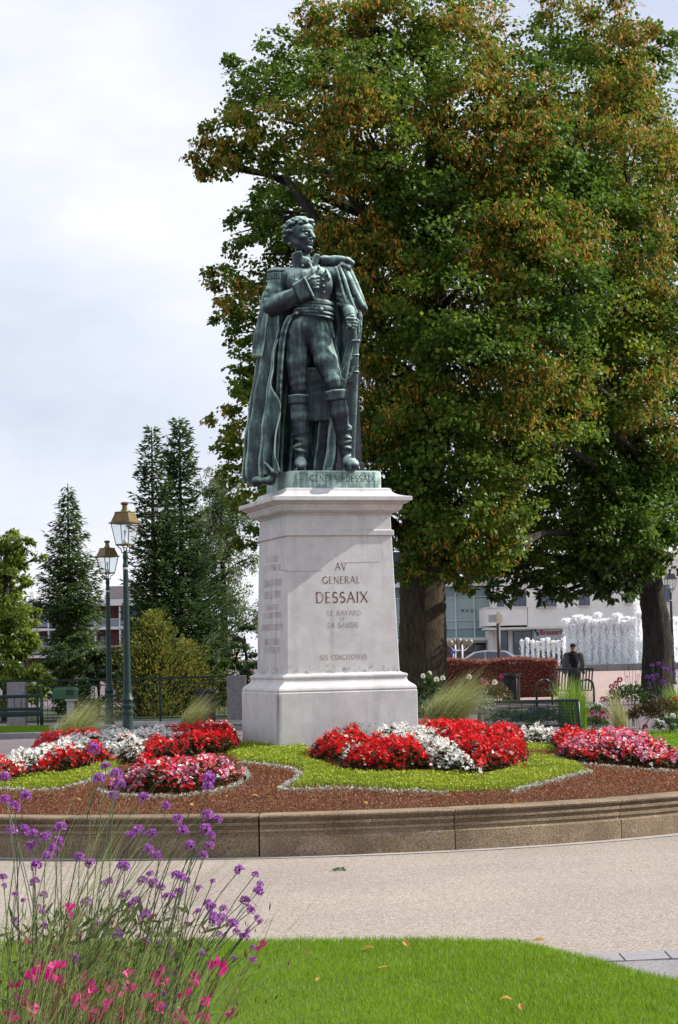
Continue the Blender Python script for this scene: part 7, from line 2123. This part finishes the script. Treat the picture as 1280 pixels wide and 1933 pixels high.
def head_mesh(r, n, seed):
    rg = np.random.default_rng(seed)
    v = unit(rg.normal(size=(n, 3))); v[:, 2] = np.where(v[:, 2] < -.45, -v[:, 2], v[:, 2])
    P_ = v * np.array([r * .9, r * .9, r * .85]) * rg.uniform(.8, 1.05, (n, 1))
    V, F = leaf_quads(P_ - v * r * .2, v + rg.normal(0, .55, v.shape), r * .42, r * .36, .2, rg, N=v + rg.normal(0, .5, v.shape), base=.6)
    m = 26; w = unit(rg.normal(size=(m, 3))); w[:, 2] = -np.abs(w[:, 2])
    V2, F2 = leaf_quads(w * np.array([r * .35, r * .35, r * .3]), -w + np.array([0, 0, 1.2]), r * .6, r * .22, .1, rg)
    me = np_mesh('head', np.concatenate([V, V2]), np.concatenate([F, F2 + len(V)]), mi=np.concatenate([np.zeros(len(F)), np.ones(len(F2))]))
    me.materials.append(M_vhead); me.materials.append(M_vcal)
    return me
hm = [head_mesh(.0185, 120, 180 + k) for k in range(6)]
rg = np.random.default_rng(190)
plants = []
for lab, lo, hi in (('tall violet verbena at the near left corner, leftmost clump', -50, 130), ('tall violet verbena in the near left corner, middle clump', 130, 300), ('violet verbena leaning right over the lawn in the foreground', 300, 600)):
    bx = {-50: 40, 130: 110, 300: 170}[lo]
    t = thing('verbena_plant', lab, 'verbena', Vector((at(bx, 1933, 6.0).x, 6.0, .0)), 0, 'foreground verbena')
    plants.append((lo, hi, bx, t))
for i, (hx, hy) in enumerate(heads):
    lo, hi, bx, t = [p for p in plants if p[0] <= hx < p[1]][0]
    Yh = 6.0 + rg.uniform(-.35, .35)
    tip = at(hx, hy, Yh) - t.location
    b0 = Vector((rg.normal(0, .07) + (.10 if hx > 300 else 0), rg.normal(0, .08), .02))
    d = tip - b0
    # stems rise steeply, then lean over to the right
    c1 = b0 + Vector((d.x * .10, d.y * .3, d.z * .40)) + Vector((rg.normal(0, .012), 0, 0))
    c2 = b0 + Vector((d.x * .46, d.y * .7, d.z * .80)) + Vector((rg.normal(0, .01), 0, 0))
    pts = []
    for s_ in np.linspace(0, 1, 11):
        pts.append(b0 * (1 - s_) ** 3 + c1 * 3 * s_ * (1 - s_) ** 2 + c2 * 3 * s_ ** 2 * (1 - s_) + tip * s_ ** 3)
    mb = MB(); mb.tube(pts, [.0024 - .0012 * s_ for s_ in np.linspace(0, 1, 11)], 5)
    if rg.random() < .35:
        k = rg.integers(4, 8); e = pts[k] + Vector((rg.normal(.02, .03), rg.normal(0, .03), rg.uniform(.03, .08))); mb.tube([pts[k], (pts[k] + e) / 2 + Vector((.006, 0, .012)), e], [.0012, .001, .0006], 4)
    mb.build('stem', M_vstem if rg.random() < .6 else M_vstem2, t)
    o = bpy.data.objects.new('flower_head', hm[int(rg.integers(6))]); COL.objects.link(o); o.parent = t
    s_ = rg.uniform(.45, .95) if hy > 1620 else rg.uniform(.75, 1.05)
    o.location = tip; o.scale = (s_, s_, s_ * rg.uniform(.8, 1.2)); o.rotation_euler = (rg.uniform(-.5, .5), rg.uniform(-.2, .7), rg.uniform(0, 6.28))
# foliage at the foot
M_vleaf = mat_leaf('verbena_leaves', [(0, (.035, .06, .015)), (.5, (.085, .13, .03)), (1, (.16, .22, .06))], .35, .5, .3, 6, isl=.8)
for (lo, hi, bx, t), n in zip(plants, (560, 560, 260)):
    rr_ = np.random.default_rng(200 + bx)
    hh = rr_.uniform(.50, .90, n) ** 1.15
    V, F = leaf_quads(np.stack([rr_.normal(.0, .14, n) + hh * .16, rr_.normal(0, .16, n), hh], 1), np.stack([rr_.normal(.3, .6, n), rr_.normal(0, .6, n), rr_.uniform(.1, 1.1, n)], 1), rr_.uniform(.03, .085, n), rr_.uniform(.006, .014, n), .2, rr_)
    tag(link('leaves', np_mesh('leaves', V, F), M_vleaf, t), kind='stuff')
# ---- gaura: pink four-petalled flowers on wiry red stems
M_gaura = mat_leaf('gaura_petals', [(0, (.56, .012, .16)), (.6, (.72, .03, .26)), (1, (.80, .12, .38))], .4, .5, .25, 20, isl=.8)
M_gst = mat_plain('red_wiry_stems', (.16, .045, .035), .6, var=.35, scale=8)
gh = [(92, 1832, 1.5), (66, 1841, 1.2), (112, 1826, 1.1), (160, 1850, 1.1), (172, 1864, 1.0), (203, 1856, 1.0), (216, 1870, 1.3), (240, 1838, .8), (246, 1862, .9), (300, 1840, 1.0), (312, 1848, .8), (364, 1848, .9), (405, 1821, 1.1), (418, 1823, 1.0), (346, 1873, .9), (150, 1893, 1.2), (166, 1908, 1.1),
      (185, 1922, 1.1), (265, 1918, .8), (336, 1915, .8), (392, 1890, .7), (436, 1912, 1.0), (388, 1917, .8), (495, 1783, .9), (96, 1912, .8), (30, 1860, .8), (135, 1716, .9), (345, 1930, .9), (55, 1775, .6), (110, 1790, .5), (45, 1885, 1.1), (60, 1905, .9), (120, 1870, .9), (20, 1915, 1.0), (200, 1895, .9), (230, 1915, 1.0), (285, 1880, .9), (100, 1845, 1.2), (78, 1826, 1.1), (300, 1900, .8)]
for lab, lo, hi, bx in (('magenta pink gaura flowers low in the near left corner', -20, 230, 110), ('pink gaura sprays spreading over the lawn, nearer the middle', 230, 600, 260)):
    t = thing('gaura_plant', lab, 'flowers', Vector((at(bx, 1933, 5.6).x, 5.6, 0)), 0, 'foreground gaura')
    rr_ = np.random.default_rng(210 + bx)
    for gx, gy, gs in gh:
        if not lo <= gx < hi: continue
        tip = at(gx, gy, 5.6 + rr_.uniform(-.25, .25)) - t.location
        b0 = Vector((rr_.normal(0, .06), rr_.normal(0, .06), .02)); m = (b0 + tip) / 2 + Vector((-.1 * tip.x, 0, .06))
        mb = MB(); mb.tube([b0, b0 * .25 + m * .6 + tip * .15, m * .4 + tip * .6, tip, tip + Vector((.03, 0, .07)) * rr_.uniform(.5, 1.4)], [.0018, .0016, .0013, .001, .0005], 5); mb.build('stem', M_gst, t)
        n = 6; N = np.repeat(unit(np.array([[rr_.normal(0, .5), -1.0, rr_.normal(.2, .5)]])), n, 0)
        a = rr_.uniform(0, 6.28) + np.arange(n) * 1.05; A_ = unit(np.cross(N, np.array([[0.1, .2, 1.0]]))); B_ = np.cross(N, A_)
        T_4 = A_ * np.cos(a)[:, None] + B_ * np.sin(a)[:, None] + N * .15
        V, F = leaf_quads(rr_.normal(0, .004, (n, 3)), T_4 + rr_.normal(0, .35, (n, 3)), .024 * gs * rr_.uniform(.7, 1.2, n), .020 * gs * rr_.uniform(.7, 1.2, n), .3, rr_, N=N + rr_.normal(0, .4, (n, 3)), base=.6)
        o = link('flower_head', np_mesh('flower', V, F), M_gaura, t); o.location = tip
    n = 320
    hh = rr_.uniform(.45, .95, n)
    V, F = leaf_quads(np.stack([rr_.normal(.05, .17, n), rr_.normal(0, .16, n), hh], 1), np.stack([rr_.normal(.2, .4, n), rr_.normal(0, .4, n), np.ones(n)], 1), rr_.uniform(.012, .03, n), rr_.uniform(.003, .006, n), .2, rr_)
    tag(link('buds', np_mesh('buds', V, F), M_gst, t), kind='stuff')
# ---- fine grasses among them
M_fine = mat_leaf('fine_grass', [(0, (.10, .15, .03)), (.5, (.22, .28, .08)), (1, (.42, .42, .20))], .4, .5, .25, 6, isl=.9)
for k, (px, Y, n, h, sp, le, lab) in enumerate(((-10, 5.7, 520, 1.5, .7, .30, 'fine arching grass at the left edge of the foreground'), (90, 5.4, 380, 1.2, .6, .3, 'short fine grass among the foreground gaura'), (210, 5.5, 260, 1.1, .6, .3, 'sparse fine grass at the right of the foreground clump'))):
    tuft('fine_grass', lab, 'grass tuft', (at(px, 1933, Y).x, Y, 0), n, .12, h, sp, le, M_fine, 220 + k, 'fine grasses in the foreground', wdt=.0017, seg=7)
